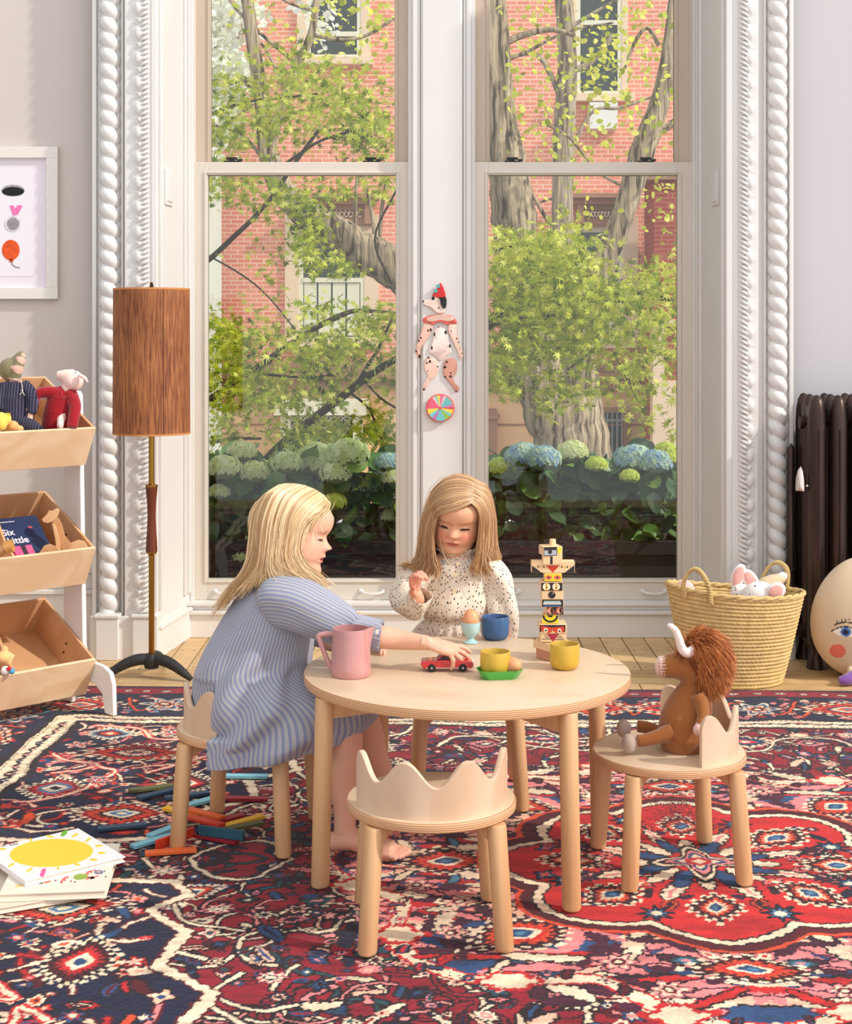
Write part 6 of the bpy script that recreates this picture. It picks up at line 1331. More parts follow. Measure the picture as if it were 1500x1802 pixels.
    left = [[(829, 884, -.088), (802, 898, -.098), (775, 907, -.084), (765, 932, -.072), (764, 962, -.068), (768, 985, -.074), (776, 1004, -.080), (770, 1022, -.084)],
            [(830, 873, -.082), (797, 880, -.090), (766, 898, -.070), (754, 932, -.054), (753, 962, -.052), (756, 988, -.060), (750, 1006, -.066), (738, 1016, -.068)],
            [(831, 862, -.066), (797, 861, -.068), (760, 884, -.046), (748, 926, -.028), (743, 960, -.030), (736, 983, -.036), (722, 992, -.040), (703, 988, -.044)],
            [(832, 850, -.036), (800, 841, -.032), (762, 868, -.014), (746, 915, -.004), (740, 955, -.004), (736, 984, -.010), (726, 998, -.014), (710, 1004, -.018)],
            [(833, 843, .0), (805, 834, .010), (768, 860, .026), (750, 910, .032), (743, 955, .030), (741, 985, .024), (738, 1008, .016), (734, 1024, .010)],
            [(832, 845, .04), (812, 846, .07), (785, 870, .088), (765, 915, .094), (757, 955, .090), (755, 985, .080), (754, 1010, .07), (752, 1030, .06)],
            [(830, 850, .06), (818, 865, .094), (806, 890, .110), (800, 925, .112), (798, 955, .106), (797, 985, .096), (797, 1010, .086), (797, 1030, .08)]]
    right = [[(829, 884, -.088), (838, 893, -.090), (844, 912, -.078), (843, 936, -.068), (841, 958, -.066), (838, 980, -.070), (829, 1000, -.076), (834, 1018, -.080)],
             [(831, 873, -.080), (848, 884, -.070), (857, 912, -.056), (855, 942, -.046), (853, 963, -.046), (849, 984, -.052), (858, 1000, -.058), (866, 1010, -.060)],
             [(833, 860, -.058), (855, 871, -.044), (865, 908, -.026), (865, 943, -.018), (864, 964, -.018), (860, 984, -.024), (850, 1000, -.030), (846, 1014, -.034)],
             [(834, 848, -.024), (858, 858, -.008), (870, 903, .008), (872, 943, .010), (873, 964, .010), (877, 978, .008), (872, 990, .004), (860, 1000, .0)],
             [(834, 843, .010), (853, 854, .038), (867, 903, .052), (871, 948, .052), (873, 976, .048), (872, 996, .042), (868, 1012, .036), (864, 1026, .03)],
             [(832, 845, .045), (842, 862, .084), (848, 905, .096), (850, 950, .094), (850, 980, .084), (849, 1004, .074), (848, 1020, .066), (846, 1034, .06)],
             [(830, 850, .06), (826, 866, .096), (818, 890, .112), (812, 925, .114), (808, 955, .108), (806, 985, .098), (804, 1010, .088), (802, 1030, .08)]]
    right = [[(g_[0][0]-5, g_[0][1], g_[0][2]-.002)]+g_[1:] for g_ in right]
    wis = [[(828, 884, -.092), (820, 896, -.104), (806, 908, -.106), (790, 918, -.100), (776, 920, -.092)], [(828, 886, -.092), (834, 898, -.102), (840, 908, -.096), (844, 914, -.09), (846, 918, -.086)]]
    cs = [(186, 142, 100), (202, 160, 116), (160, 116, 78), (216, 178, 134)]
    hr = hair('hair', root, [left, right], 3.93, cs, 300, .00075, 5, push=pusher(V, F_, .006))
girl_b()
# ---------------------------------------------------------------- things on the table
ZTB = .442
def on_table(px, py): return PZ(px, py, ZTB+.0006)
def lathe_thing(name, lb, cat, loc, prof, m, part=None, group=None, n=48):
    B = MB(); B.lathe(prof, n); o = B.build(name, m, None); o.location = loc; return tag(o, lb, cat, group)
M_pink = mat('pink_glaze', (198, 142, 140), .16, coat=.5, var=(14, .10)); M_mus = mat('mustard_glaze', (200, 164, 56), .38, bump=(260, .4, .001), var=(30, .08)); M_blue = mat('blue_glaze', (56, 92, 138), .35, bump=(260, .4, .001), var=(30, .08)); M_lb = mat('pale_blue_glaze', (178, 212, 214), .2, coat=.3)
def cup_prof(r, h, t=.004): return [(.0001, 0), (r*.72, 0), (r*.86, .004), (r*.96, .012), (r, .020), (r, h-.002), (r-.001, h), (r-t+.001, h), (r-t, h-.002), (r-t, .022), (r*.8, .008), (.0001, .006)]
lathe_thing('cup', 'dark blue ceramic cup beside the pale egg cup at the back of the table', 'cup', on_table(872, 1124), cup_prof(.0355, .058), M_blue)
c1 = on_table(994, 1176); lathe_thing('cup', 'mustard yellow cup standing on the table in front of the totem', 'cup', c1, cup_prof(.0348, .058), M_mus, group='mustard cups')
tray_c = on_table(879, 1192)
def mk_tray():
    t = thing('tray', 'small green eight-sided tray at the front of the table', 'tray', tray_c, radians(8)); B = MB(); a, b, c = .048, .030, .014
    def oc(s, z): A, Bb, C = a*s, b*s, c*s; return [Vector(p) for p in ((-A+C, -Bb, z), (A-C, -Bb, z), (A, -Bb+C, z), (A, Bb-C, z), (A-C, Bb, z), (-A+C, Bb, z), (-A, Bb-C, z), (-A, -Bb+C, z))]
    lo, hi, hi2, lo2 = oc(.80, 0), oc(1.08, .020), oc(1.03, .020), oc(.77, .003); vs = lo+hi+hi2+lo2; fs = [tuple(reversed(range(8)))]+[(k*8+i, k*8+(i+1) % 8, (k+1)*8+(i+1) % 8, (k+1)*8+i) for k in range(3) for i in range(8)]+[tuple(range(24, 32))]
    B.add(vs, fs); B.build('tray_body', mat('green_enamel', (74, 168, 70), .3, coat=.3), t, smooth=False)
mk_tray()
lathe_thing('cup', 'mustard yellow cup standing in the green tray', 'cup', on_table(872, 1190)+Vector((0, 0, .0035)), cup_prof(.0345, .054), M_mus, group='mustard cups')
M_egg = mat('eggshell', (226, 160, 112), .4, bump=(300, .1, .0005), var=(40, .04))
def egg(lb, loc, rot=None, s=1.0):
    B = MB(); prof = []
    for k in range(25):
        t = pi*k/24; z = -cos(t); r = sin(t)*(1-.13*z); prof.append((max(.0001, .0215*r*s), .028*z*s))
    B.lathe(prof, 32, cap=False); o = B.build('egg', M_egg, None, merge=1e-5); o.location = loc
    if rot: o.rotation_euler = rot
    return tag(o, lb, 'egg', 'brown eggs on the table')
ec = on_table(829, 1131)
e_ = thing('egg_cup', 'pale blue egg cup with an egg in it beside the blue cup', 'egg cup', ec); B = MB(); B.lathe([(.0001, 0), (.0190, 0), (.0195, .002), (.012, .006), (.007, .010), (.0065, .014), (.016, .020), (.0228, .032), (.0240, .046), (.0242, .0525), (.0228, .0525), (.0222, .046), (.020, .034), (.010, .024), (.0001, .022)], 40); B.build('cup_bowl', M_lb, e_)
egg('brown egg sitting upright in the pale blue egg cup', ec+Vector((0, 0, .058)))
egg('brown egg lying in the green tray beside the mustard cup', tray_c+Vector((.030, .008, .0245)), (radians(75), 0, radians(30)), .95)
e2 = Vector((-.172, 3.69, ZTB+.0006))
e2_ = thing('egg_cup', 'egg cup mostly hidden behind the pink pitcher and the girl\'s cuff', 'egg cup', e2); B = MB(); B.lathe([(.0001, 0), (.0190, 0), (.0195, .002), (.012, .006), (.007, .010), (.0065, .014), (.016, .020), (.0228, .032), (.0240, .046), (.0242, .0525), (.0228, .0525), (.0222, .046), (.020, .034), (.010, .024), (.0001, .022)], 40); B.build('cup_bowl', M_lb, e2_)
egg('brown egg peeking out above the sleeve behind the pink pitcher', e2+Vector((0, 0, .060)))
# pitcher
def mk_pitcher():
    loc = on_table(618, 1188); p = thing('pitcher', 'pink glazed pitcher with an angular handle at the left of the table', 'pitcher', loc); B = MB(); n = 72; prof = [(.0001, 0), (.044, 0), (.0465, .004), (.0460, .02), (.0440, .06), (.0425, .10), (.0420, .1085), (.0395, .1085), (.0400, .10), (.042, .05), (.043, .008), (.0001, .006)]
    vs = []; fs = []
    for r, z in prof:
        for i in range(n):
            a = 2*pi*i/n; f = 1+(.34*math.exp(-((abs((a+pi) % (2*pi)-pi))/.17)**2)*max(0, (z-.075)/.034)**1.5 if r > .02 else 0); vs.append((r*f*cos(a), r*cos(0)*sin(a), z+(.004*math.exp(-((abs((a+pi) % (2*pi)-pi))/.25)**2) if z > .1 else 0)))
    for j in range(len(prof)-1):
        for i in range(n): fs.append((j*n+i, j*n+(i+1) % n, (j+1)*n+(i+1) % n, (j+1)*n+i))
    B.add(vs, fs); B.build('jug_body', M_pink, p, merge=1e-5)
    B = MB(); pts = [(-.040, 0, .094), (-.058, 0, .093), (-.072, 0, .091), (-.0765, 0, .088), (-.0755, 0, .083), (-.066, 0, .058), (-.056, 0, .034), (-.0475, 0, .016), (-.043, 0, .012)]
    B.tube(pts, [.0055, .0052, .0052, .0055, .0055, .0050, .0050, .0055, .006], 12, flat=1.2); B.build('handle', M_pink, p)
    p.rotation_euler.z = radians(-8)
mk_pitcher()
# toy car
def mk_car():
    loc = on_table(787, 1179); c = thing('toy_car', 'red toy coupe car under the seated girl\'s fingers', 'toy car', loc, radians(1))
    L2 = .0605
    prof = [(-L2, .010), (-L2, .022), (-L2+.003, .0245), (-.030, .0262), (-.020, .0270), (-.012, .0275), (.022, .0270), (.050, .0245), (L2-.002, .0215), (L2, .018), (L2, .010), (.052, .0075), (-.052, .0075)]
    B = MB(); B.prism(prof, -.021, .021, 'y'); B.build('car_body', mat('red_enamel', (186, 22, 36), .18, coat=.8), c, bevel=.0022, seg=3)
    B = MB(); B.prism([(-.024, .0268), (-.015, .0365), (.006, .0370), (.018, .0272)], -.0165, .0165, 'y'); B.build('roof', mat('red_enamel', (186, 22, 36), .18), c, bevel=.002)
    B = MB(); B.prism([(-.0195, .0280), (-.0125, .0350), (.0045, .0354), (.0145, .0280)], -.0172, .0172, 'y'); B.build('windows', mat('toy_glass', (30, 24, 30), .1), c)
    B = MB(); B.prism([(-L2-.0012, .0105), (-L2-.0012, .0135), (-L2+.002, .0135), (-L2+.002, .0105)], -.021, .021, 'y'); B.build('bumper', mat('toy_chrome', (220, 220, 220), .15, 1.0), c)
    B = MB(); B.prism([(L2+.0014, .0095), (L2+.0014, .0150), (L2-.002, .0150), (L2-.002, .0095)], -.021, .021, 'y'); B.build('bumper', mat('toy_chrome', (220, 220, 220), .15, 1.0), c)
    B = MB(); B.box((-.050, -.0216, .0085), (.050, -.0208, .0100)); B.build('side_trim', mat('toy_chrome', (220, 220, 220), .15, 1.0), c)
    for s in (-1, 1): B = MB(); B.ell((L2-.001, s*.015, .0185), (.003, .0035, .003), n=12, m=8); B.build('headlight', mat('lamp_glass', (236, 232, 220), .1), c)
    for x in (-.036, .036):
        for s in (-1, 1):
            T = Matrix.Translation((x, s*.0195, .0092)) @ Matrix.Rotation(pi/2, 4, 'X'); B = MB(); B.lathe([(.0055, -.0035), (.0084, -.0035), (.0092, -.0025), (.0092, .0025), (.0084, .0035), (.0055, .0035)], 28, M=T); w = B.build('wheel', mat('toy_tyre', (26, 24, 26), .6), c)
            B = MB(); B.lathe([(.0001, -.0032), (.0056, -.0030), (.0058, 0), (.0056, .0030), (.0001, .0038)], 20, M=T); B.build('hub_cap', mat('toy_chrome', (220, 220, 220), .15, 1.0), w)
mk_car()
# totem of stacking blocks
def mk_totem():
    loc = on_table(973, 1158); t = thing('stacking_totem', 'tall stacking toy of wooden blocks painted with animal faces on the table', 'toy', loc); wd = wood('block_wood', (232, 198, 154), (224, 186, 140), 8, (1, 1, 1), .5, 1.0, .05)
    S_ = 3.55/F; ink = {k: mat('ink_'+k, v, .6) for k, v in dict(black=(36, 28, 30), yellow=(232, 206, 40), red=(204, 62, 38), crimson=(168, 38, 62), grey=(166, 172, 182), blue=(48, 78, 128), cream=(242, 220, 186), pink=(226, 142, 120), ochre=(214, 160, 50), seag=(170, 190, 184), green=(60, 140, 90), salmon=(222, 108, 80)).items()}
    zb = lambda py: (1166-py)*S_*.985
    B = MB(); B.box((-.0285, -.0285, 0), (.0285, .0285, .0235), Matrix.Rotation(radians(38), 4, 'Z')); B.build('base', wood('base_wood', (214, 160, 128), (198, 140, 108), 12, (1, 1, 3), .5, 2, .08), t, bevel=.001)
    B = MB(); B.lathe([(.0001, .02), (.0078, .02), (.0078, .284), (.0066, .2875), (.0001, .288)], 20); B.build('peg', wd, t)
    def block(x0, x1, y0, y1, rz, dec, d=None, lb=None):
        """x in zoom px (6 per photo px, origin 900), y likewise (origin 920)"""
        X0, X1 = (900+x0/6.006-975)*S_, (900+x1/6.006-975)*S_; Z1, Z0 = zb(920+y0/6.006), zb(920+y1/6.006); w = X1-X0; cx = (X0+X1)/2; dd = d or w*.95
        o = None; B = MB(); B.box((-w/2, -dd/2, Z0+.0003), (w/2, dd/2, Z1-.0003), Matrix.Translation((cx, 0, 0)) @ Matrix.Rotation(radians(rz), 4, 'Z')); o = B.build('block', wd, t, bevel=.0007)
        M = Matrix.Translation((cx, 0, 0)) @ Matrix.Rotation(radians(rz), 4, 'Z'); k = [0]
        def q(x, y): return ((900+x/6.006-975)*S_-cx, zb(920+y/6.006))
        for name, col, polys in dec:
            k[0] += 1; B = MB()
            for pl in polys:
                pl = [q(*p) for p in pl]; pl = [(min(max(a, -w/2+.0001), w/2-.0001), min(max(b, Z0+.0006), Z1-.0006)) for a, b in pl]; B.prism(pl, -dd/2-.0002-.00016*k[0], -dd/2+.0001, 'y', M=M)
            B.build(name, ink[col], o, smooth=False)
        return o
    def el(cx, cy, a, b, t0=0, t1=360, n=24): return [(cx+a*cos(radians(t0+(t1-t0)*i/n)), cy+b*sin(radians(t0+(t1-t0)*i/n))) for i in range(n+1)]
    R = lambda a, b, c, d: [(a, b), (c, b), (c, d), (a, d)]
    block(300, 600, 1285, 1372, 32, [('dark_panel', 'black', [R(310, 1285, 600, 1370)]), ('cream_arch', 'cream', [el(450, 1372, 92, 70, 180, 360)])])
    block(312, 585, 1185, 1280, 0, [('nose', 'crimson', [[(380, 1190), (508, 1190), (442, 1275)]]), ('whisker', 'black', [R(330, 1243, 420, 1248), R(360, 1226, 400, 1231), R(352, 1206, 384, 1211), R(468, 1248, 560, 1253), R(484, 1228, 548, 1233), R(500, 1210, 530, 1215)])])
    block(302, 588, 1090, 1185, 0, [('dark_brow', 'black', [R(302, 1094, 570, 1130), R(302, 1094, 322, 1168), R(556, 1094, 572, 1168)]), ('mask', 'red', [[(306, 1102), (430, 1120), (432, 1165), (400, 1180), (330, 1165)], [(434, 1120), (562, 1108), (556, 1170), (470, 1176), (436, 1150)]]), ('eye', 'cream', [el(366, 1150, 22, 26), el(510, 1156, 22, 26)]), ('pupil', 'black', [el(366, 1152, 10, 11), el(510, 1158, 10, 11)])])
    block(336, 510, 995, 1090, -4, [('yellow_panel', 'yellow', [R(338, 998, 508, 1088)]), ('smile', 'black', [el(424, 1000, 84, 80, 0, 180)]), ('smile_inside', 'yellow', [el(424, 1000, 62, 58, 0, 180)]), ('nose', 'black', [el(424, 1000, 30, 22, 0, 180)])])
    block(370, 556, 908, 996, 4, [('dark_panel', 'black', [R(376, 912, 552, 992)]), ('eye', 'pink', [el(414, 950, 35, 35), el(508, 948, 35, 35)]), ('pupil', 'black', [el(428, 950, 16, 28), el(522, 948, 14, 28)]), ('red_nose', 'crimson', [el(458, 976, 14, 14)])])
    block(328, 555, 825, 908, 0, [('dark_panel', 'black', [R(330, 828, 552, 904)]), ('mouth_top', 'seag', [[(352, 842), (520, 842), (532, 872), (340, 872)]]), ('mouth_line', 'cream', [R(342, 870, 530, 878)]), ('mouth_bottom', 'blue', [[(342, 880), (528, 880), (524, 902), (350, 902)]])])
    block(328, 555, 738, 825, 0, [('nose', 'black', [el(432, 778, 40, 38)]), ('shine', 'cream', [el(447, 760, 6, 6)])])
    block(320, 548, 640, 738, 0, [('dark_panel', 'black', [R(320, 646, 544, 732)]), ('eye', 'cream', [el(376, 690, 40, 40), el(478, 690, 40, 40)]), ('pupil_stripe', 'ochre', [R(368, 652, 386, 728), R(470, 652, 488, 728)]), ('pupil', 'black', [el(377, 696, 8, 8), el(478, 698, 8, 8)])])
    block(358, 540, 550, 636, 0, [('yellow_panel', 'yellow', [R(360, 554, 538, 632)]), ('eye', 'salmon', [el(400, 594, 36, 24), el(492, 594, 38, 24)]), ('pupil', 'black', [el(400, 594, 11, 11), el(492, 594, 11, 11)])])
    # wings
    B = MB(); w = 228/6.006*S_; z1, z0 = zb(920+425/6.006), zb(920+548/6.006); B.box((-w, -.015, z0+(z1-z0)*0), (w, .015, z1)); o = B.build('wing_block', wd, t, bevel=.0007)
    qx = lambda x: (900+x/6.006-975)*S_; qz = lambda y: zb(920+y/6.006)
    for nm, col, polys in (('dark_tip', 'black', [[(226, 470), (330, 546), (226, 546)], [(674, 466), (674, 546), (572, 546)]]), ('beak', 'red', [[(372, 470), (516, 470), (446, 546)]]), ('feather', 'black', [[(286, 465), (304, 488), (284, 488)], [(344, 465), (366, 490), (344, 490)], [(530, 490), (548, 468), (548, 494)], [(586, 492), (606, 468), (606, 494)]]), ('feather', 'ochre', [[(252, 462), (276, 486), (262, 486)], [(312, 462), (332, 488), (312, 488)], [(560, 492), (576, 468), (576, 494)], [(616, 494), (634, 466), (634, 490)]])):
        B = MB()
        for pl in polys: B.prism([(qx(a), qz(b)) for a, b in pl], -.0153-(.0002 if nm == 'feather' else 0), -.0149, 'y')
        B.build(nm, ink[col], o, smooth=False)
    block(342, 545, 360, 455, 0, [('nose', 'black', [R(416, 366, 442, 450)])])
    block(326, 530, 262, 362, 12, [('dark_panel', 'black', [R(326, 266, 470, 360)]), ('camera_front', 'grey', [R(330, 300, 462, 352)]), ('lens', 'black', [el(392, 316, 22, 26)]), ('beak', 'yellow', [[(466, 284), (526, 270), (500, 356)]])])
mk_totem()

# ---------------------------------------------------------------- plush helpers
def fuzzy(name, c1, sc=120, st=.6): return mat(name, c1, .95, spec=.1, sheen=.4, bump=(sc, st, .003), var=(25, .10))
def strands(name, par, base, nrm, length, col, rad=.0009, seed=1, droop=.6, curl=.3, cols=None):
    r = random.Random(seed); B = MB(); cc = [rgb(*c)[:3] for c in cols]; cl = [Vector((r.gauss(0, .4), r.gauss(0, .4), r.gauss(0, .3))) for _ in range(40)]
    for i, (p, n) in enumerate(zip(base, nrm)):
        k = min(range(0, 40), key=lambda j: 0) if False else int(abs(hash((round(p.x*60), round(p.y*60), round(p.z*60))))) % 40
        d = (n+cl[k]*curl+Vector((r.gauss(0, .15), r.gauss(0, .15), r.gauss(0, .15)))).normalized(); L_ = length*r.uniform(.6, 1.2); pts = [p]; q = Vector(p)
        for s in range(5): d = (d+Vector((0, 0, -droop*.25))).normalized(); q = q+d*L_/5; pts.append(q.copy())
        c = r.choice(cc); f = r.uniform(.8, 1.15); B.tube(pts, [rad, rad, rad*.9, rad*.7, rad*.5, rad*.2], 3, cap=False, col=tuple(x*f for x in c))
    return B.build(name, mat('long_fur', None, .6, spec=.3, vcol=True), par, vcol=True)
def soft(parts, name, m, par, vox=.003, sm=6, loc=None):
    """parts: list of functions adding to MB, joined into one soft mesh"""
    B = MB()
    for f in parts: f(B)
    to_local(B, par); return remeshed(B, vox, name, m, par, sm)
def plush_col(c): return rgb(*c)[:3]
def mk_yak():
    D = 3.40; t = thing('plush_yak', 'horned brown plush animal with shaggy ginger mane sitting on the right stool', 'soft toy', (.60, 3.40, .2685)); q = lambda x, y, d=0: P(x, y, D+d); m = mat('plush_brown', None, .95, spec=.1, sheen=.35, vcol=True, bump=(260, .35, .0015)); br = plush_col((156, 98, 54)); db = plush_col((146, 88, 48)); pk = plush_col((226, 190, 180)); gy = plush_col((178, 156, 144))
    def body(B):
        B.tube(smoothpath([q(1204, 1326.2), q(1204, 1318), q(1203, 1295), q(1206, 1262), q(1214, 1232), q(1222, 1210), q(1228, 1190)], 4), lerp_list([.022, .046, .060, .056, .044, .032, .030], 4), 24, col=br)
        B.tube(smoothpath([q(1224, 1196), q(1218, 1178), q(1200, 1172), q(1182, 1172), q(1168, 1174), q(1160, 1174)], 4), lerp_list([.034, .038, .033, .028, .025, .019], 4), 20, col=br)
        B.ell(q(1164, 1173), (.014, .025, .025), n=16, m=10, col=pk)
        for s, dd in ((0, -.036), (1, .028)):
            y0 = 1290 if s == 0 else 1282; B.tube(smoothpath([q(1180, y0, dd), q(1160, y0+6, dd*1.2), q(1138, y0+12-s*14, dd*1.3), q(1122, y0+14-s*18, dd*1.3)], 3), lerp_list([.022, .0165, .0145, .014], 3), 14, col=db)
            B.ell(q(1107-s*9, 1308-s*26, dd*1.3), (.0175, .018, .0215), n=16, m=10, col=gy)
            B.tube(smoothpath([q(1228+s*8, 1222, dd*1.2), q(1236+s*6, 1240, dd*1.4), q(1238+s*4, 1262, dd*1.8), q(1233, 1276, dd*2.05)], 3), lerp_list([.018, .016, .0135, .013], 3), 14, col=br); B.ell(q(1230, 1284, dd*2.15), (.013, .013, .014), n=14, m=10, col=pk)
    soft([body], 'body', m, t, .0022, 3)
    for s in (-1, 1):
        B = MB(); B.tube(smoothpath([q(1222, 1144, s*.030), q(1211, 1149, s*.040), q(1201, 1142, s*.046), q(1196, 1126, s*.050), q(1190, 1110, s*.050), q(1181, 1102, s*.048), q(1176, 1100, s*.047)], 4), lerp_list([.012, .0115, .0105, .009, .0075, .0065, .004], 4), 14); to_local(B, t).build('horn', fuzzy('horn_felt', (238, 220, 214)), t)
    c = q(1238, 1160)-Vector(t.location); rx, ry, rz = .050, .052, .064; r = random.Random(3); base = []; nr = []
    for i in range(8500):
        z = r.uniform(-1, 1); a = r.uniform(0, 2*pi); s = sqrt(1-z*z); n = Vector((s*cos(a), s*sin(a), z))
        if n.x < -.45 and n.z < .35 and n.z > -.9: continue
        base.append(c+Vector((n.x*rx, n.y*ry, n.z*rz))); nr.append((n*.75+Vector((.55, 0, -.35))).normalized())
    B = MB(); B.ell(c, (rx*.97, ry*.97, rz*.97), n=24, m=16); mo = B.build('mane', fuzzy('mane_base', (120, 62, 28)), t)
    strands('mane_fur', mo, base, nr, .036, None, .0007, 4, 1.1, .45, [(176, 98, 46), (206, 126, 66), (150, 76, 34), (122, 60, 28), (224, 152, 90)])
mk_yak()

# ---------------------------------------------------------------- straw basket and its plush toys
def mk_basket():
    cx, cy = 1.098, 5.245; t = thing('straw_basket', 'woven straw basket full of plush toys in front of the radiator', 'basket', (cx, cy, -.01)); m = mat('straw', (214, 184, 126), .8, spec=.2, var=(40, .18), bump=(400, .3, .001))
    rows = []; n = 320; hz = .322; nz = 200
    for j in range(nz+1):
        z = hz*j/nz; t_ = j/nz; rx = .158+.080*t_**.85; ry = .125+.035*t_; row = []
        for i in range(n):
            a = 2*pi*i/n; pit = .0134; k = z/pit; lob = abs(sin(pi*k))**.5; tw = abs(sin(pi*k/1.0+(1 if int(k) % 2 else -1)*a*38))
            o = .0050*lob+.0022*tw*lob; sag = .016*cos(a-.35)*t_**3*-1+.007*cos(2*a)*t_**3
            row.append((cos(a)*(rx+o), sin(a)*(ry+o), z+sag))
        rows.append(row)
    B = MB(); B.grid(rows, closeu=True); k = len(B.v)
    B.lathe([(.0001, .004), (1, .004)], 64, sx=.158, sy=.125, cap=False); o = B.build('woven_body', m, t); sd = o.modifiers.new('t', 'SOLIDIFY'); sd.thickness = .006; sd.offset = -1
    B = MB(); pts = []; 
    top = rows[-1]
    for s in (0, 1): B.tube([Vector(top[(i*4) % n])+Vector((0, 0, .003))+Vector((cos(2*pi*i*4/n)*.004*cos(i*1.2+s*pi), sin(2*pi*i*4/n)*.004*cos(i*1.2+s*pi), .004*sin(i*1.2+s*pi))) for i in range(81)], .0062, 8, cap=False)
    B.build('rim', m, t)
    def hnd(pts):
        B = MB(); sp = smoothpath(pts, 14)
        for s in (0, 1, 2): B.tube([p+Vector((cos(i*.75+s*2.1), sin(i*.75+s*2.1), cos(i*.75+s*2.1+1)))*.0042 for i, p in enumerate(sp)], .0048, 7)
        to_local(B, t).build('handle', m, t)
    hnd([P(1206, 1052, 5.14), P(1203, 1030, 5.13), P(1212, 1008, 5.12), P(1226, 1002, 5.11), P(1240, 1016, 5.10), P(1250, 1042, 5.09), P(1252, 1066, 5.09)])
    hnd([P(1333, 1044, 5.37), P(1342, 1018, 5.37), P(1355, 996, 5.36), P(1370, 990, 5.35), P(1384, 1000, 5.34), P(1387, 1018, 5.33), P(1384, 1040, 5.33)])
mk_basket()
def spotted(name, base, dots, seed, sc=60):
    m = mat(name, None, .95, spec=.1, sheen=.3, vcol=True, bump=(260, .35, .0015)); return m
def mk_basket_toys():
    white = plush_col((240, 234, 230)); pk = plush_col((240, 190, 182)); tan = plush_col((222, 196, 160)); gr = plush_col((90, 86, 104))
    def dotty(o, seed, n=40, rr=.0035):
        r = random.Random(seed); me = o.data; co = [v.co.copy() for v in me.vertices]; at = me.color_attributes['Col']; sel = r.sample(range(len(co)), n); kd = kdtree.KDTree(len(co)); [kd.insert(c, i) for i, c in enumerate(co)]; kd.balance()
        for s in sel:
            if at.data[s].color[1] < .75*white[1]: continue
            for (c, i, d) in kd.find_range(co[s], rr*r.uniform(.6, 1.4)): at.data[i].color = (*gr, 1)
    m = mat('plush_white', None, .95, spec=.1, sheen=.3, vcol=True, bump=(260, .35, .0015))
    t = thing('plush_dog', 'white plush toy with grey spots and pink ear at the right of the basket', 'soft toy', P(1345, 1055, 5.20)); q = lambda x, y, d=0: P(x, y, 5.20+d)
    def f(B):
        B.ell(q(1338, 1048), (.062, .05, .050), n=24, m=16, col=white); B.ell(q(1352, 1080, .0), (.07, .06, .09), n=20, m=14, col=white); B.ell(q(1320, 1062, -.03), (.03, .03, .026), n=16, m=10, col=white)
    o = soft([f], 'body', m, t, .003, 3); dotty(o, 3, 60)
    for x, y, a, d in ((1366, 1040, -.5, -.045), (1316, 1046, .6, .04)):
        B = MB(); Me = Matrix.Rotation(a, 3, 'Y'); B.ell(q(x, y, d), (.036, .010, .030), M=Me, n=20, m=12); e = to_local(B, t).build('ear', fuzzy('pw', (238, 230, 228)), t); B = MB(); B.ell(q(x, y+1, d-.008), (.027, .006, .021), M=Me, n=20, m=12); to_local(B, t).build('ear_lining', fuzzy('pink_felt', (236, 176, 166)), e)
    t = thing('plush_mouse', 'white and pink big-eared plush toy in the middle of the basket', 'soft toy', P(1300, 1060, 5.27)); q = lambda x, y, d=0: P(x, y, 5.27+d)
    def f(B):
        B.tube(smoothpath([q(1300, 1110), q(1302, 1070), q(1306, 1048), q(1312, 1036)], 4), lerp_list([.06, .05, .036, .022], 4), 20, col=white); B.ell(q(1305, 1044, -.01), (.040, .036, .034), n=20, m=12, col=white)
    o = soft([f], 'body', m, t, .003, 3); dotty(o, 5, 40)
    for x, y, a in ((1300, 1014, .35), (1322, 1022, -.5)):
        B = MB(); Me = Matrix.Rotation(a, 3, 'Y'); B.ell(q(x, y), (.026, .009, .046), M=Me, n=20, m=12); e = to_local(B, t).build('ear', fuzzy('pw', (238, 230, 228)), t); B = MB(); B.ell(q(x, y, -.006), (.019, .006, .036), M=Me, n=20, m=12); to_local(B, t).build('ear_lining', fuzzy('pink_felt', (236, 176, 166)), e)
    t = thing('plush_rabbit', 'cream plush animal slumped at the back right of the basket', 'soft toy', P(1360, 1045, 5.33)); q = lambda x, y, d=0: P(x, y, 5.33+d)
    def f(B):
        B.tube(smoothpath([q(1335, 1050), q(1348, 1032), q(1366, 1022), q(1380, 1016)], 4), lerp_list([.045, .034, .026, .015], 4), 18, col=tan); B.ell(q(1378, 1014), (.018, .016, .016), n=14, m=10, col=white)
    soft([f], 'body', m, t, .003, 3)
    t = thing('plush_bear', 'pale pink plush toy peeking over the left end of the basket', 'soft toy', P(1203, 1060, 5.22)); q = lambda x, y, d=0: P(x, y, 5.22+d)
    def f(B): B.ell(q(1206, 1042), (.036, .04, .044), n=20, m=12, col=pk); B.ell(q(1214, 1080), (.05, .05, .07), n=20, m=12, col=pk)
    soft([f], 'body', m, t, .003, 3)
mk_basket_toys()

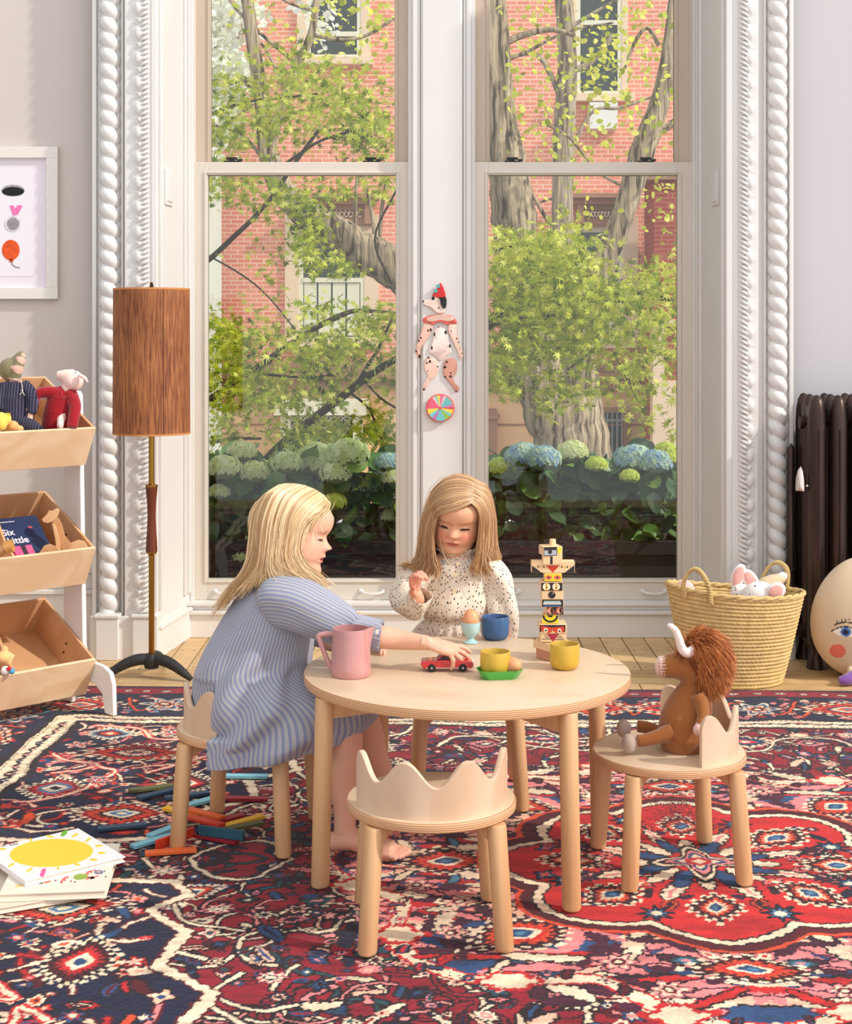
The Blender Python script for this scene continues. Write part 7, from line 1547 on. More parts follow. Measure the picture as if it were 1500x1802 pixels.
# ---------------------------------------------------------------- egg-shaped cushion
def mk_egg_cushion():
    D = 5.30; c = P(1521, 1086, D); t = thing('egg_cushion', 'large beige egg-shaped cushion with embroidered blue eye and purple feet by the radiator', 'cushion', (c.x, c.y, -.01)); t['label'] = 'beige egg-shaped cushion with embroidered blue eyes beside the radiator'
    cb, w, bl, dk, rd, pp = [rgb(*x)[:3] for x in ((214, 188, 156), (240, 230, 216), (70, 116, 184), (34, 28, 34), (222, 110, 92), (120, 80, 150))]; B = MB(); rx, ry, rz = .190, .105, .218; n, m_ = 260, 240; cz = c.z+.01; k = D/F
    vs = []; C = []
    for j in range(m_+1):
        ph = pi*j/m_; z = -cos(ph); 
        for i in range(n):
            a = 2*pi*i/n; s = sin(ph)*(1-.10*z); p = Vector((rx*s*cos(a), ry*s*sin(a), rz*z)); col = cb
            if p.y < 0:
                px, py = 1521+p.x/k, 1086-p.z/k; x = 1521-abs(px-1521) if True else px
                dx, dy = x-1476, py-1103
                if abs(dx) < 21 and abs(dy) < 9.0*(1-(dx/21)**2): col = w
                if math.hypot(dx, dy) < 8.2: col = bl
                if math.hypot(dx, dy) < 4.6: col = dk
                if abs(dx) < 22 and abs(dy+9.2*(1-(dx/21)**2)) < 1.2: col = dk
                by = 1086+ (x-1478)**2*.018
                if 1458 < x < 1502 and abs(py-by) < 1.2: col = dk
                if 1460 < x < 1500 and by-6 < py < by and abs(((x-1460) % 6.6)-3) < .9: col = dk
                if math.hypot(x-1465, py-1138) < 12.5: col = rd
            vs.append((p.x, p.y, p.z+cz)); C.append(col)
    fs = [(j*n+i, j*n+(i+1) % n, (j+1)*n+(i+1) % n, (j+1)*n+i) for j in range(m_) for i in range(n)]; B.v = vs; B.f = fs; B.mi = [0]*len(fs); B.c = C
    B.build('cushion_body', mat('knit', None, .95, sheen=.3, vcol=True, bump=(160, .4, .002)), t, vcol=True)
    for s in (-1, 1):
        B = MB(); x = s*.045; B.tube([(x*1.2, -.02, .05), (x*1.4, -.06, .045), (x*1.6, -.10, .034)], .015, 12); l = B.build('leg', fuzzy('leg_cream', (226, 204, 172)), t)
        B = MB(); B.tube(smoothpath([(x*1.2, -.10, .034), (x*1.6, -.115, .028), (x*2.3, -.13, .022), (x*2.8, -.132, .02)], 4), lerp_list([.026, .025, .022, .014], 4), 14, flat=.85); B.build('foot', fuzzy('purple_knit', (126, 84, 156)), l)
mk_egg_cushion()

# ---------------------------------------------------------------- wall puppet and wheel on the pier
def mk_puppet():
    YP = 5.984; t = thing('paper_puppet', 'jointed paper dog puppet in a red pointed hat hanging between the windows', 'puppet', P(775, 580, YP)); t.location.y = YP; Lc = Vector(t.location)
    pk = [(238, 204, 190), (226, 182, 164)]
    def part(name, pts, col, par=t, d=.004, th=.002, spots=(), sub=3, lift=0):
        q = [P(700+x/6.006, 470+y/6.006, YP-d-lift) for x, y in pts]; sp = smoothpath(q+[q[0]], sub)[:-1]; sp = [v-Lc for v in sp]; B = MB(); n = len(sp); c = sum(sp, Vector())/n
        inner = [c+(v-c)*.90-Vector((0, .004, 0)) for v in sp]; back = [v+Vector((0, th, 0)) for v in sp]
        B.add(back+sp+inner, [tuple(range(n))]+[(i, (i+1) % n, n+(i+1) % n, n+i) for i in range(n)]+[(n+i, n+(i+1) % n, 2*n+(i+1) % n, 2*n+i) for i in range(n)]+[tuple(range(2*n, 3*n))])
        o = B.build(name, mat('card_%d_%d_%d' % col, col, .7), par)
        if spots:
            for (x, y, a, b) in spots:
                B = MB(); v = P(700+x/6.006, 470+y/6.006, YP-d-lift-.0042)-Lc; B.ell(v, (a/6.006*YP/F, .0008, b/6.006*YP/F), n=12, m=6); B.build('spot', mat('card_spot', (36, 28, 30), .7), o)
        return o
    body = part('torso', [(455, 622), (505, 660), (535, 720), (550, 810), (570, 880), (560, 915), (510, 945), (465, 985), (430, 985), (395, 940), (335, 905), (335, 870), (365, 790), (385, 690), (410, 645)], (244, 220, 210), spots=[(390, 712, 9, 22), (508, 690, 13, 20), (552, 835, 10, 20), (362, 855, 10, 22), (404, 745, 5, 6), (430, 856, 4, 4), (500, 888, 4, 4), (432, 634, 9, 6), (520, 838, 4, 4)])
    part('arm', [(278, 590), (340, 600), (375, 620), (350, 700), (300, 780), (260, 830), (240, 880), (240, 950), (215, 962), (190, 900), (195, 840), (225, 760), (250, 680)], (232, 186, 166), lift=.003, spots=[(350, 664, 12, 18), (322, 670, 7, 16), (246, 748, 10, 12), (228, 780, 8, 12), (232, 942, 12, 20), (196, 890, 8, 16), (268, 778, 4, 4), (212, 850, 4, 5)])
    part('arm', [(545, 590), (610, 600), (625, 680), (640, 760), (665, 830), (690, 900), (685, 960), (660, 972), (640, 900), (600, 820), (560, 730), (530, 650)], (240, 202, 186), lift=.003, spots=[(628, 756, 7, 10), (645, 794, 6, 9), (660, 860, 4, 6), (680, 912, 7, 7), (566, 676, 4, 14), (608, 642, 4, 4)])
    part('leg', [(310, 955), (360, 950), (410, 975), (432, 1040), (425, 1100), (390, 1160), (330, 1220), (300, 1290), (270, 1300), (262, 1275), (290, 1210), (325, 1150), (290, 1090), (282, 1010)], (238, 198, 180), spots=[(342, 998, 14, 16), (310, 1014, 9, 12), (326, 958, 16, 8), (424, 1052, 8, 9), (318, 1098, 6, 6), (342, 1176, 5, 5), (278, 1292, 14, 9)])
    part('leg', [(500, 975), (560, 958), (610, 975), (630, 1030), (620, 1110), (585, 1175), (610, 1240), (648, 1270), (645, 1310), (612, 1318), (585, 1270), (530, 1200), (490, 1150), (480, 1060)], (206, 148, 128), spots=[(500, 1058, 16, 14), (520, 1002, 10, 12), (564, 1120, 8, 9), (560, 1156, 14, 14), (504, 1160, 10, 10), (620, 1314, 10, 6)])
    part('collar', [(290, 530), (350, 508), (400, 505), (500, 508), (570, 515), (605, 545), (628, 590), (600, 600), (560, 590), (530, 612), (490, 590), (450, 580), (400, 590), (370, 612), (330, 585), (300, 588), (265, 580), (270, 545)], (224, 96, 84), lift=.006, spots=[(405, 530, 14, 10), (500, 530, 14, 10)], sub=2)
    part('collar_ruff', [(310, 528), (400, 508), (500, 510), (580, 525), (600, 560), (530, 575), (450, 560), (370, 578), (295, 565)], (224, 186, 168), lift=.0075, sub=2)
    hd = part('head', [(262, 352), (300, 345), (340, 340), (365, 305), (420, 300), (510, 315), (515, 390), (500, 440), (500, 480), (460, 492), (420, 490), (380, 455), (340, 420), (285, 402), (262, 375)], (242, 214, 200), lift=.004, spots=[(375, 330, 18, 20), (270, 362, 11, 11), (435, 432, 9, 8), (350, 352, 3, 3), (345, 386, 3, 3), (394, 384, 3, 3), (320, 376, 3, 3), (453, 452, 3, 3)])
    part('ear', [(430, 320), (508, 318), (518, 370), (510, 425), (485, 438), (458, 400), (450, 350)], (34, 28, 34), hd, lift=.009)
    hat = part('hat', [(452, 160), (485, 220), (510, 312), (460, 324), (410, 318), (366, 300), (400, 250), (430, 200)], (214, 44, 48), hd, lift=.008, sub=2)
    for x, y in ((403, 252), (430, 202)): part('pompom', [(x+22*cos(a*pi/5), y+22*sin(a*pi/5)) for a in range(10)], (92, 172, 174), hat, lift=.014, sub=1)
    B = MB(); B.tube([(0, .003, P(0, 496, YP).z-Lc.z), (0, .003, P(0, 312, YP).z-Lc.z)], .0005, 4); B.lathe([(.0001, 0), (.003, 0), (.003, .003), (.0001, .004)], 8, (0, .002, P(0, 310, YP).z-Lc.z)); B.build('string', mat('thread', (190, 186, 180), .8), t)
    # wheel
    c = P(775, 718, YP-.016); w = thing('paper_ball', 'round colour-segment paper ball below the dog puppet between the windows', 'wall ornament', c); R = 24.6/F*YP; B = MB(); Mx = Matrix.Rotation(pi/2, 4, 'X'); B.lathe([(.0001, -.005), (R, -.005), (R, .004), (R*.93, .006), (.0001, .0055)], 64, M=Mx); B.build('disc', mat('wheel_red', (228, 84, 74), .6), w)
    segs = [(-92, -74, (230, 116, 160)), (-74, -62, (222, 206, 200)), (-62, -18, (112, 190, 190)), (-18, -5, (206, 120, 176)), (-5, 6, (214, 70, 90)), (6, 28, (240, 216, 80)), (28, 42, (120, 200, 200)), (42, 66, (150, 186, 80)), (66, 110, (112, 196, 196)), (110, 130, (190, 120, 180)), (130, 150, (120, 200, 200)), (150, 176, (244, 218, 76)), (176, 232, (232, 100, 130)), (232, 246, (222, 206, 200)), (246, 255, (120, 196, 200)), (255, 268, (244, 218, 76))]
    for a, b, cl in segs:
        B = MB(); n = max(2, int((b-a)/6)); pl = [(0, 0)]+[(R*.92*cos(radians(a+(b-a)*i/n)), -R*.92*sin(radians(a+(b-a)*i/n))) for i in range(n+1)]; B.prism(pl, -.0068, -.0055, 'y'); B.build('segment', mat('seg_%d_%d_%d' % cl, cl, .7), w, smooth=False)
    B = MB(); B.lathe([(.0001, .0055), (R*.11, .0055), (R*.10, .0085), (.0001, .009)], 20, M=Mx); B.build('hub', mat('wheel_red', (228, 84, 74), .6), w)
mk_puppet()

# ---------------------------------------------------------------- picture books on the rug
def book(name, lb, corners, z0, th, cover, group, top=None):
    """corners: three ground-plane points back-right, front-right, front-left"""
    a, b, c = [Vector((p.x, p.y, 0)) for p in corners]; w = (c-b).length; h = (a-b).length; u = (b-c).normalized(); rz = atan2(u.y, u.x); o = (a+c)/2
    t = thing(name, lb, 'book', (o.x, o.y, z0), rz, group); cm = mat('cover_%d_%d_%d' % cover, cover, .35, coat=.2)
    B = MB(); B.box((-w/2, -h/2, 0), (w/2, h/2, .0022)); B.box((-w/2, -h/2, th-.0022), (w/2, h/2, th)); B.box((-w/2, -h/2, .0022), (-w/2+.003, h/2, th-.0022)); B.build('cover', cm, t, bevel=.0006)
    B = MB(); B.box((-w/2+.003, -h/2+.004, .0022), (w/2-.004, h/2-.004, th-.0022)); B.build('pages', mat('pages', (232, 222, 204), .9), t); return t, w, h
def local_pt(t, p):
    M = Matrix.Rotation(-t.rotation_euler.z, 3, 'Z'); v = M @ (Vector((p.x, p.y, 0))-Vector((t.location.x, t.location.y, 0))); return (v.x, v.y)
GB = 'picture books stacked on the rug'
book('picture_book', 'bottom picture book of the stack on the rug, turned askew', [PZ(150, 1510, .012), PZ(120, 1576, .012), PZ(-80, 1610, .012)], .0, .013, (222, 206, 188), GB)
bk2, w2, h2 = book('picture_book', 'cream picture book with red flowers and green leaves under the yellow sun book', [PZ(203, 1484, .031), PZ(197, 1566, .031), PZ(8, 1573, .031)], .0135, .017, (234, 224, 206), GB)
def decal(t, z, items, key):
    k = 0
    for nm, col, pls in items:
        B = MB()
        for pl in pls: B.prism([local_pt(t, PZ(x, y, t.location.z+z)) for x, y in pl], z, z+.0003+k*.0001, 'z')
        B.build(nm, mat('print_%d_%d_%d' % col, col, .5), t, smooth=False); k += 1
def elp(cx, cy, a, b, r=0, n=40): return [(cx+a*cos(2*pi*i/n)*cos(r)-b*sin(2*pi*i/n)*sin(r), cy+a*cos(2*pi*i/n)*sin(r)+b*sin(2*pi*i/n)*cos(r)) for i in range(n)]
def frond(x, y, dx, dy, s): return [(x, y), (x+dx*.2-dy*.2*s, y+dy*.2+dx*.2*s), (x+dx*.35, y+dy*.35), (x+dx*.5-dy*.2*s, y+dy*.5+dx*.2*s), (x+dx*.65, y+dy*.65), (x+dx*.8-dy*.15*s, y+dy*.8+dx*.15*s), (x+dx, y+dy), (x+dx*.7+dy*.1, y+dy*.7-dx*.1), (x+dx*.4+dy*.12, y+dy*.4-dx*.12)]
decal(bk2, .017, [('red_flower', (212, 84, 92), [frond(105, 1554, 16, -13, 1), frond(150, 1550, 26, -7, -1), frond(150, 1538, 20, -10, 1), frond(172, 1524, 12, -6, 1)]), ('green_leaf', (140, 166, 60), [elp(142, 1543, 13, 5, -.1)]), ('orange_bloom', (230, 104, 60), [elp(80, 1549, 10, 5)]), ('dark_bird', (60, 66, 84), [elp(67, 1552, 9, 2.5, .3), elp(90, 1544, 8, 2, .4)]), ('blue_flower', (70, 110, 150), [elp(174, 1535, 8, 3.4)]), ('blue_flower_centre', (232, 150, 130), [elp(174, 1535, 4, 1.8)]), ('title_strip', (220, 190, 130), [[(28, 1558), (54, 1555), (54, 1559), (28, 1562)]]), ('speck', (90, 60, 70), [elp(x, y, 1.6, .8, n=8) for x, y in ((98, 1550), (125, 1551), (132, 1552), (186, 1543), (184, 1533), (66, 1543))])], 'b')
bk1, w1, h1 = book('picture_book', 'white picture book with a big yellow sun on top of the stack', [PZ(140, 1457, .0435), PZ(219, 1508, .0435), PZ(42, 1551, .0435)], .0310, .0125, (236, 230, 232), GB)
rays = [(54, 1478, 1.0), (88, 1472, .2), (132, 1470, -.5), (155, 1478, -.6), (174, 1488.5, -.1), (179, 1501, .0), (165, 1513, .1), (135, 1521, .3), (102, 1528, 1.2), (52, 1531, -.6), (20, 1522, -.5), (4, 1494, .1)]
decal(bk1, .0125, [('sun', (224, 198, 58), [elp(90.5, 1501, 73.5, 24.5, -.055)]), ('sun_ray', (224, 198, 58), [elp(x, y, 7 if abs(r) < 1 else 3.2, 2.0, r, 16) for x, y, r in rays]), ('green_leaf', (104, 168, 50), [[(106, 1471), (110, 1463), (120, 1460), (118, 1467), (112, 1472)]]), ('pink_stripe', (224, 90, 150), [[(70, 1541), (74, 1530), (81, 1528), (80, 1535), (76, 1544)]]), ('bar_marks', (120, 112, 118), [[(x, 1487-(x-2)*.12), (x+1.0, 1487-(x-2)*.12), (x+2.2, 1490-(x-2)*.12), (x+1.2, 1490-(x-2)*.12)] for x in (2, 4.2, 6, 8, 16, 18, 20.4, 23, 25, 27.5, 30)])], 'a')

# ---------------------------------------------------------------- coloured building planks
PC = dict(orange=(232, 104, 44), redorange=(212, 62, 36), yellow=(238, 184, 46), ltblue=(126, 190, 206), navy=(46, 74, 98), teal=(38, 88, 108), darkred=(150, 26, 42), olive=(92, 92, 54))
planks = [((255, 1499), (348, 1492), 'orange', 0, 0, 'orange wooden plank lying nearest the camera in front of the stool leg'),
 ((233, 1487), (322, 1462), 'ltblue', 0, 0, 'light blue plank at the lower left of the pile, lowest one'), ((263, 1469), (345, 1438), 'ltblue', 0, 0, 'light blue plank just behind the lowest one, passing behind the stool leg'),
 ((275, 1479), (350, 1452), 'redorange', 0, 1, 'red-orange plank standing on its edge behind the near stool leg'), ((350, 1452), (437, 1463), 'teal', .0085, 1, 'teal blue plank on its edge, right of the near stool leg'),
 ((346, 1466), (434, 1470), 'navy', 0, 0, 'dark navy plank lying under the teal one'), ((345, 1466), (421, 1480), 'darkred', 0, 0, 'dark red plank sticking out under the navy plank at the front'),
 ((328, 1434), (393, 1450), 'redorange', .0085, 0, 'red-orange flat plank in the middle of the pile'), ((330, 1421), (392, 1437), 'orange', .0085, 0, 'orange plank crossing the yellow one at the back of the pile'),
 ((290, 1419), (357, 1434), 'yellow', 0, 0, 'yellow plank poking out on both sides of the near stool leg'), ((356, 1449), (418, 1434), 'darkred', 0, 0, 'dark red plank behind the red-orange one, angled to the right'),
 ((393, 1452), (434, 1441), 'yellow', 0, 0, 'short visible yellow plank right of the pile'), ((385, 1460), (464, 1444), 'olive', .0085, 0, 'olive green plank at the right end of the pile'),
 ((322, 1417), (384, 1400), 'ltblue', 0, 0, 'light blue plank between the two left stool legs'), ((290, 1402), (372, 1392), 'navy', 0, 0, 'navy plank lying behind the light blue plank between the stool legs'),
 ((244, 1402), (318, 1384), 'navy', 0, 0, 'navy plank left of the near stool leg beside the olive one'), ((227, 1389), (310, 1379), 'olive', 0, 0, 'olive green plank at the far left back of the planks'),
 ((172, 1456), (260, 1448), 'navy', 0, 0, 'lone navy plank near the stack of picture books'), ((395, 1363), (478, 1364), 'ltblue', 0, 0, 'light blue plank under the stool, farthest back'),
 ((392, 1402), (478, 1404), 'darkred', 0, 0, 'dark red plank lying under the back of the stool')]
for a, b, c, z, edge, lb in planks:
    zt = z+(.024 if edge else .008); A, Bp = PZ(a[0], a[1], zt), PZ(b[0], b[1], zt); d = Bp-A; rz = atan2(d.y, d.x); B = MB(); h = (.004, .024) if edge else (.012, .008)
    B.box((0, -h[0], 0), (.12, h[0], h[1])); o = B.build('wooden_plank', mat('plank_'+c, PC[c], .55, var=(20, .08)), None, bevel=.0008); o.location = (A.x, A.y, z+.0003); o.rotation_euler = (0, 0, rz); tag(o, lb, 'building plank', 'coloured planks scattered under the left stool')

# ---------------------------------------------------------------- toys in the shelf bins
T0, T1, T2 = [Matrix.Translation(sh.location) @ b_ for b_ in BINS]
def mk_bin_toys():
    m = mat('plush_mix', None, .95, spec=.1, sheen=.3, vcol=True, bump=(260, .35, .0015))
    # mole
    D = 4.74; t = thing('plush_mole', 'grey-green plush mole in a navy pinstripe robe at the back left of the top bin', 'soft toy', P(28, 760, D)); q = lambda x, y, d=0: P(x, y, D+d); g, p_ = plush_col((128, 122, 92)), plush_col((222, 178, 158))
    def f(B): B.ell(q(17, 650), (.034, .034, .038), n=20, m=14, col=g); B.tube(smoothpath([q(20, 660), q(28, 642), q(36, 628), q(42, 622)], 4), lerp_list([.030, .025, .018, .012], 4), 16, col=g); B.tube([q(24, 668, -.012), q(30, 648, -.016), q(37, 632, -.014), q(41, 624, -.008)], [.020, .021, .015, .009], 14, col=p_); B.tube([q(24, 660), q(28, 680)], [.022, .02], 14, col=p_); B.tube([q(24, 670), q(30, 700), q(45, 715, -.02), q(54, 726, -.035), q(52, 740, -.042)], [.02, .012, .008, .010, .010], 10, col=p_)
    soft([f], 'body', m, t, .0025, 3)
    nm = bpy.data.materials.new('pinstripe'); nm.use_nodes = True; N = nm.node_tree.nodes; L = nm.node_tree.links; b = N['Principled BSDF']; b.inputs['Roughness'].default_value = .9; tc = N.new('ShaderNodeTexCoord'); sp = N.new('ShaderNodeSeparateXYZ'); mu = N.new('ShaderNodeMath'); mu.operation = 'MULTIPLY'; mu.inputs[1].default_value = 115; fr = N.new('ShaderNodeMath'); fr.operation = 'FRACT'; gt = N.new('ShaderNodeMath'); gt.operation = 'GREATER_THAN'; gt.inputs[1].default_value = .84; mx = N.new('ShaderNodeMix'); mx.data_type = 'RGBA'; mx.inputs[6].default_value = rgb(34, 36, 58); mx.inputs[7].default_value = rgb(112, 100, 120)
    L.new(tc.outputs['Object'], sp.inputs[0]); L.new(sp.outputs['X'], mu.inputs[0]); L.new(mu.outputs[0], fr.inputs[0]); L.new(fr.outputs[0], gt.inputs[0]); L.new(gt.outputs[0], mx.inputs[0]); L.new(mx.outputs[2], b.inputs['Base Color'])
    def f(B): B.tube(smoothpath([q(28, 672), q(26, 700), q(28, 735), q(30, 758)], 4), lerp_list([.034, .052, .058, .05], 4), 20); B.tube(smoothpath([q(40, 678, -.01), q(52, 690, -.02), q(58, 712, -.03), q(55, 728, -.04)], 4), lerp_list([.022, .021, .018, .015], 4), 14); B.tube(smoothpath([q(12, 678, -.01), q(0, 700, -.03), q(0, 722, -.04)], 4), lerp_list([.022, .021, .018], 4), 14); B.tube([q(30, 745, -.03), q(55, 752, -.06), q(68, 758, -.08)], [.03, .026, .018], 14)
    soft([f], 'robe', nm, t, .0025, 4)
    B = MB(); B.tube([q(20, 664, -.03), q(28, 668, -.034), q(36, 666, -.03), q(38, 672, -.03), q(40, 690, -.045), q(35, 694, -.05)], .0012, 5); B.tube([q(38, 686, -.05), q(43, 696, -.05)], .0012, 5); to_local(B, t).build('cord', mat('cord', (220, 214, 206), .8), t)
    # pig
    D = 4.80; t = thing('plush_pig', 'pink plush pig in a red jumper leaning on the right end of the top bin', 'soft toy', P(105, 755, D)); q = lambda x, y, d=0: P(x, y, D+d); pk = plush_col((242, 208, 198))
    def f(B): B.ell(q(129, 670), (.033, .036, .034), n=20, m=14, col=pk); B.tube(smoothpath([q(125, 665), q(113, 662), q(105, 661), q(101, 661)], 4), lerp_list([.030, .022, .016, .014], 4), 16, col=pk); B.tube([q(122, 680), q(112, 705)], [.024, .022], 14, col=pk); B.tube([q(112, 700), q(90, 696, -.01), q(66, 700, -.03), q(57, 716, -.04), q(54, 738, -.048)], [.015, .010, .010, .010, .010], 10, col=pk); B.tube([q(112, 700), q(108, 735, -.03), q(106, 748, -.065)], [.02, .015, .010], 10, col=pk); B.ell(q(106, 748, -.07), (.011, .012, .016), n=12, m=8, col=pk)
    h = soft([f], 'body', m, t, .0025, 3)
    for dd in (-.034, .03): B = MB(); B.tube(smoothpath([q(140, 660, dd), q(149, 665, dd*1.2), q(155, 673, dd*1.3)], 3), lerp_list([.010, .009, .003], 3), 10, flat=.6); to_local(B, t).build('ear', fuzzy('pig_felt', (238, 196, 186)), t)
    B = MB(); B.ell(q(100.5, 659, -.006), (.0015, .002, .004), n=8, m=6); B.ell(q(103, 663, -.013), (.0015, .002, .004), n=8, m=6); B.ell(q(133, 656, -.031), (.0022, .002, .0022), n=8, m=6); to_local(B, t).build('stitched_face', mat('stitch', (70, 40, 44), .8), h)
    def f(B): B.tube(smoothpath([q(118, 688), q(108, 700), q(102, 725), q(100, 748), q(100, 762)], 4), lerp_list([.026, .040, .046, .048, .04], 4), 20); B.tube(smoothpath([q(108, 692, -.01), q(86, 690, -.02), q(66, 694, -.03), q(58, 712, -.04), q(56, 728, -.045)], 4), lerp_list([.020, .019, .018, .017, .016], 4), 14); B.tube(smoothpath([q(122, 690, -.01), q(132, 712, -.03), q(130, 735, -.05), q(127, 752, -.06)], 4), lerp_list([.020, .020, .018, .017], 4), 14)
    soft([f], 'jumper', fuzzy('red_jumper', (158, 26, 36), 200, .8), t, .0025, 3)
    B = MB(); B.tube([q(106, 690, -.028), q(110, 703, -.034), q(122, 694, -.026), q(134, 688, -.018)], .006, 8); to_local(B, t).build('jumper_collar', fuzzy('red_jumper', (158, 26, 36), 200, .8), t)
    # duckling and small tan animal in front left
    D = 4.60; t = thing('plush_duckling', 'yellow plush duckling with orange beak at the front left of the top bin', 'soft toy', P(4, 755, D)); q = lambda x, y, d=0: P(x, y, D+d); ye, og = plush_col((244, 212, 96)), plush_col((236, 160, 30))
    def f(B): B.ell(q(2, 742), (.020, .024, .030), n=16, m=10, col=ye); B.ell(q(12, 737, .01), (.014, .016, .018), n=16, m=10, col=ye); B.ell(q(14, 730, .01), (.009, .010, .006), n=12, m=8, col=og)
    soft([f], 'body', m, t, .002, 2)
    t = thing('plush_puppy', 'small tan plush animal beside the yellow duckling in the top bin', 'soft toy', P(26, 755, 4.64)); q = lambda x, y, d=0: P(x, y, 4.64+d); tn = plush_col((226, 172, 110))
    def f(B): B.ell(q(22, 750), (.020, .020, .018), n=16, m=10, col=tn); B.ell(q(34, 755, .01), (.014, .016, .012), n=16, m=10, col=tn); B.ell(q(14, 756), (.010, .012, .010), n=12, m=8, col=tn)
    soft([f], 'body', m, t, .002, 2)
mk_bin_toys()
def mk_mid_bin():
    # navy book lying on the bin floor
    t = thing('story_book', 'navy blue story book with white title lying in the middle bin', 'book', T1 @ Vector((-.16, .15, -.1275))); Li = Vector(t.location)
    T1b = T1 @ Matrix.Translation((0, .04, -.098)) @ Matrix.Rotation(radians(17), 4, 'X') @ Matrix.Translation((0, -.04, .128))
    def tb_(B): B.v = [tuple((T1b @ Vector(v))-Li) for v in B.v]; return B
    x0, x1, y0, y1, z = -.238, -.085, .040, .262, -.128
    B = MB(); B.box((x0, y0, z), (x1, y1, z+.0015)); B.box((x0, y0, z+.009), (x1, y1, z+.011)); B.box((x0, y0, z+.0015), (x0+.0015, y1, z+.009)); tb_(B).build('cover', mat('navy_cover', (34, 50, 88), .4), t, bevel=.0004)
    B = MB(); B.box((x0+.0015, y0+.002, z+.0015), (x1-.002, y1-.002, z+.009)); tb_(B).build('pages', mat('pages', (232, 222, 204), .9), t)
    def deco(nm, c, fn):
        B = MB(); fn(B); tb_(B).build(nm, mat('bk_'+nm, c, .5), t, smooth=False)
    ez = z+.0111; E_l = lambda cx, cy, a, b, r=0: [(cx+a*cos(2*pi*i/24)*cos(r)-b*sin(2*pi*i/24)*sin(r), cy+a*cos(2*pi*i/24)*sin(r)+b*sin(2*pi*i/24)*cos(r)) for i in range(24)]
    deco('white_swan', (222, 214, 224), lambda B: (B.prism(E_l(-.112, .10, .024, .011, -.3), z+.010, ez, 'z'), B.prism(E_l(-.130, .085, .012, .006, .2), z+.010, ez, 'z')))
    deco('green_lily', (70, 160, 130), lambda B: (B.prism(E_l(-.150, .050, .012, .008), z+.010, ez, 'z'), B.prism(E_l(-.102, .048, .010, .006), z+.010, ez, 'z')))
    deco('red_bird', (200, 80, 84), lambda B: B.prism(E_l(-.125, .215, .008, .004, -.4), z+.010, ez, 'z'))
    deco('small_line', (214, 208, 220), lambda B: B.box((-.226, .244, z+.010), (-.17, .247, ez)))
    for i, (s, yy) in enumerate((('Six', .190), ('Little', .155))):
        fc = bpy.data.curves.new('title_'+s.lower(), 'FONT'); fc.body = s; fc.size = .036; fc.extrude = .0002; fc.offset = .0006; o0 = bpy.data.objects.new('tmp', fc); COL.objects.link(o0); dg = bpy.context.evaluated_depsgraph_get(); dg.update(); tm = bpy.data.meshes.new_from_object(o0.evaluated_get(dg)); bpy.data.objects.remove(o0); tm.materials.clear(); tm.materials.append(mat('bk_title', (232, 226, 230), .6)); o = bpy.data.objects.new('title_text', tm); COL.objects.link(o); o.parent = t
        Mr = T1b @ Matrix.Translation((-.232+i*.006, yy, z+.0115)); Mr.translation -= Li; o.matrix_basis = Mr
    t = thing('gift_box', 'small pink striped box with a black ribbon lying on the navy book', 'box', T1 @ Vector((-.200, .07, -.105))); Li = Vector(t.location); Rz = Matrix.Translation((-.200, .082, .0)) @ Matrix.Rotation(.0, 4, 'Z')
    def t2(B): B.v = [tuple((T1b @ Rz @ Vector(v))-Li) for v in B.v]; return B
    B = MB(); B.box((-.034, -.040, -.1165), (.034, .045, -.094)); t2(B).build('box_body', mat('pink_box', (226, 84, 136), .5, var=(40, .3, (6, .2, 1))), t, bevel=.001)
    B = MB(); B.box((-.006, -.0402, -.1160), (.010, .0452, -.0932)); t2(B).build('ribbon', mat('dark_ribbon', (46, 30, 36), .5), t)
    # giraffe
    D = 4.80; t = thing('wooden_giraffe', 'wooden giraffe toy with a cork neck in the right end of the middle bin', 'toy', P(112, 966, D)); q = lambda x, y, d=0: P(x, y, D+d)-Vector(t.location); wm = wood('toy_beech', (232, 188, 140), (214, 166, 118), 10, (1, 1, 1), .5, 1.5, .05)
    def slab(nm, pts, th, m, dd=0):
        B = MB(); vs = []; k = len(pts)
        for s in (-1, 1): vs += [q(x, y, s*th/2+dd) for x, y in pts]
        B.add(vs, [tuple(range(k)), tuple(reversed(range(k, 2*k)))]+[(i, (i+1) % k, k+(i+1) % k, k+i) for i in range(k)]); return B.build(nm, m, t, bevel=.0015)
    slab('neck', [(92, 918), (103, 910), (110, 925), (114, 942), (124, 955), (118, 969), (100, 969), (100, 945), (97, 928)], .022, mat('cork', (214, 160, 112), .9, var=(180, .35)), 0)
    slab('head', [(73, 914), (82, 905), (86, 898), (92, 899), (100, 894), (105, 897), (103, 905), (100, 912), (92, 918), (84, 921), (76, 919)], .020, wm)
    slab('leg', [(91, 920), (98, 925), (104, 945), (107, 969), (99, 969), (97, 948)], .012, wm, -.018)
    slab('back', [(112, 966), (124, 955), (138, 950), (148, 952), (155, 962), (156, 970), (112, 972)], .03, wm, .01)
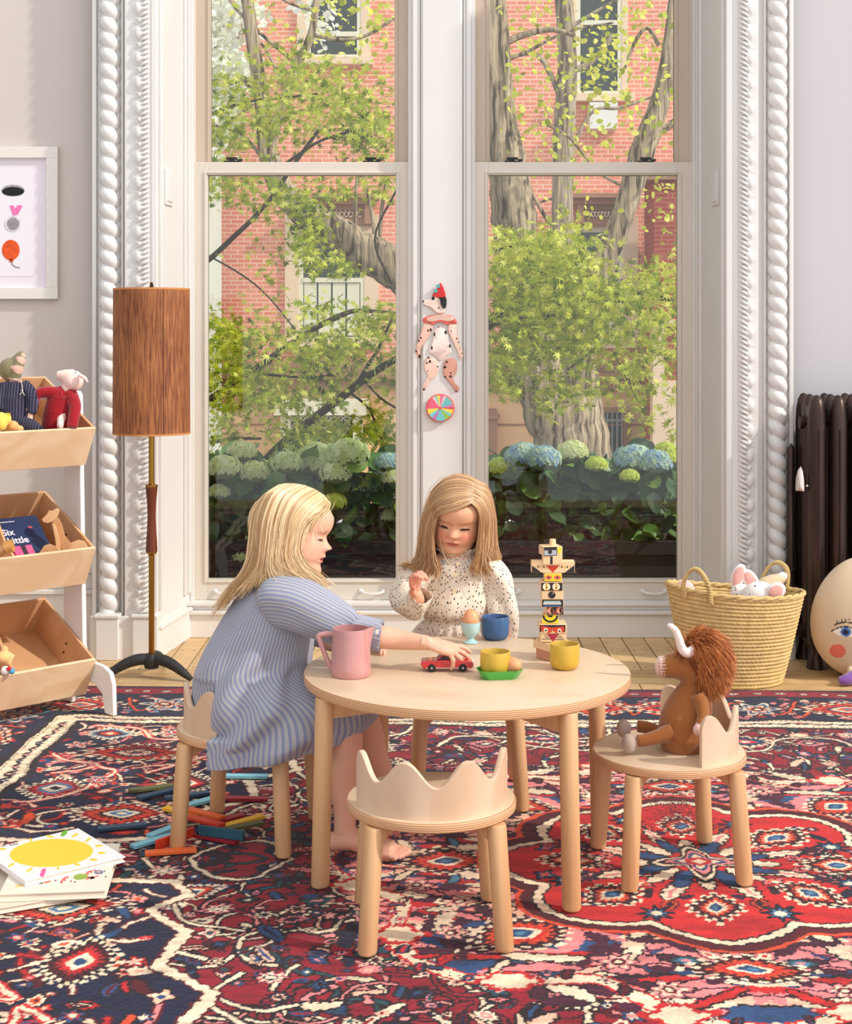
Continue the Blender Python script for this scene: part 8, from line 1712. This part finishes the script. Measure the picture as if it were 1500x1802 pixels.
    slab('tail', [(68, 974), (78, 960), (88, 957), (102, 963), (106, 970), (90, 974)], .016, wm, -.03)
    # wooden rattle pieces left
    t = thing('wooden_rattle', 'wooden rattle toy with a brass-coloured ring at the left of the middle bin', 'toy', P(12, 975, 4.60)); q = lambda x, y, d=0: P(x, y, 4.60+d)-Vector(t.location)
    B = MB(); B.tube([q(2, 970), q(12, 958), q(20, 966)], .012, 12); B.tube([q(-8, 976), q(6, 966)], .014, 12); B.build('peg', wm, t)
    B = MB(); B.tube([q(10, 964, -.01), q(22, 960, -.01)], .020, 20); B.build('ring', mat('ring_wood', (206, 150, 80), .25, coat=.5), t)
mk_mid_bin()
def mk_low_bin():
    t = thing('plush_llama', 'pale tan plush toy lying at the left of the bottom bin', 'soft toy', P(8, 1165, 4.60)); q = lambda x, y, d=0: P(x, y, 4.60+d); tn = plush_col((236, 190, 130)); m = mat('plush_mix', None)
    def f(B): B.ell(q(6, 1156), (.026, .03, .020), n=16, m=10, col=tn); B.tube([q(8, 1155), q(8, 1142), q(10, 1138)], [.014, .011, .008], 12, col=tn); B.tube([q(0, 1160), q(20, 1166)], [.014, .012], 12, col=tn); B.tube([q(12, 1150, .01), q(24, 1158, .01)], [.010, .009], 10, col=tn)
    soft([f], 'body', m, t, .002, 2)
    t = thing('clown_doll', 'tiny clown doll in white, red and blue at the left of the bottom bin', 'doll', P(14, 1183, 4.57)); q = lambda x, y, d=0: P(x, y, 4.57+d)-Vector(t.location)
    B = MB(); B.ell(q(10, 1180), (.018, .016, .014), n=16, m=10); o = B.build('head', fuzzy('doll_white', (232, 226, 224)), t)
    B = MB(); B.ell(q(16, 1177, -.012), (.008, .006, .008), n=12, m=8); B.build('nose', fuzzy('doll_red', (204, 40, 44)), o)
    B = MB(); B.ell(q(21, 1181, -.008), (.010, .010, .010), n=12, m=8); B.build('collar', fuzzy('doll_blue', (92, 160, 200)), o)
    B = MB(); B.tube([q(0, 1178), q(10, 1184)], [.012, .010], 10); B.build('sleeve', fuzzy('doll_brown', (120, 60, 44)), t)
mk_low_bin()
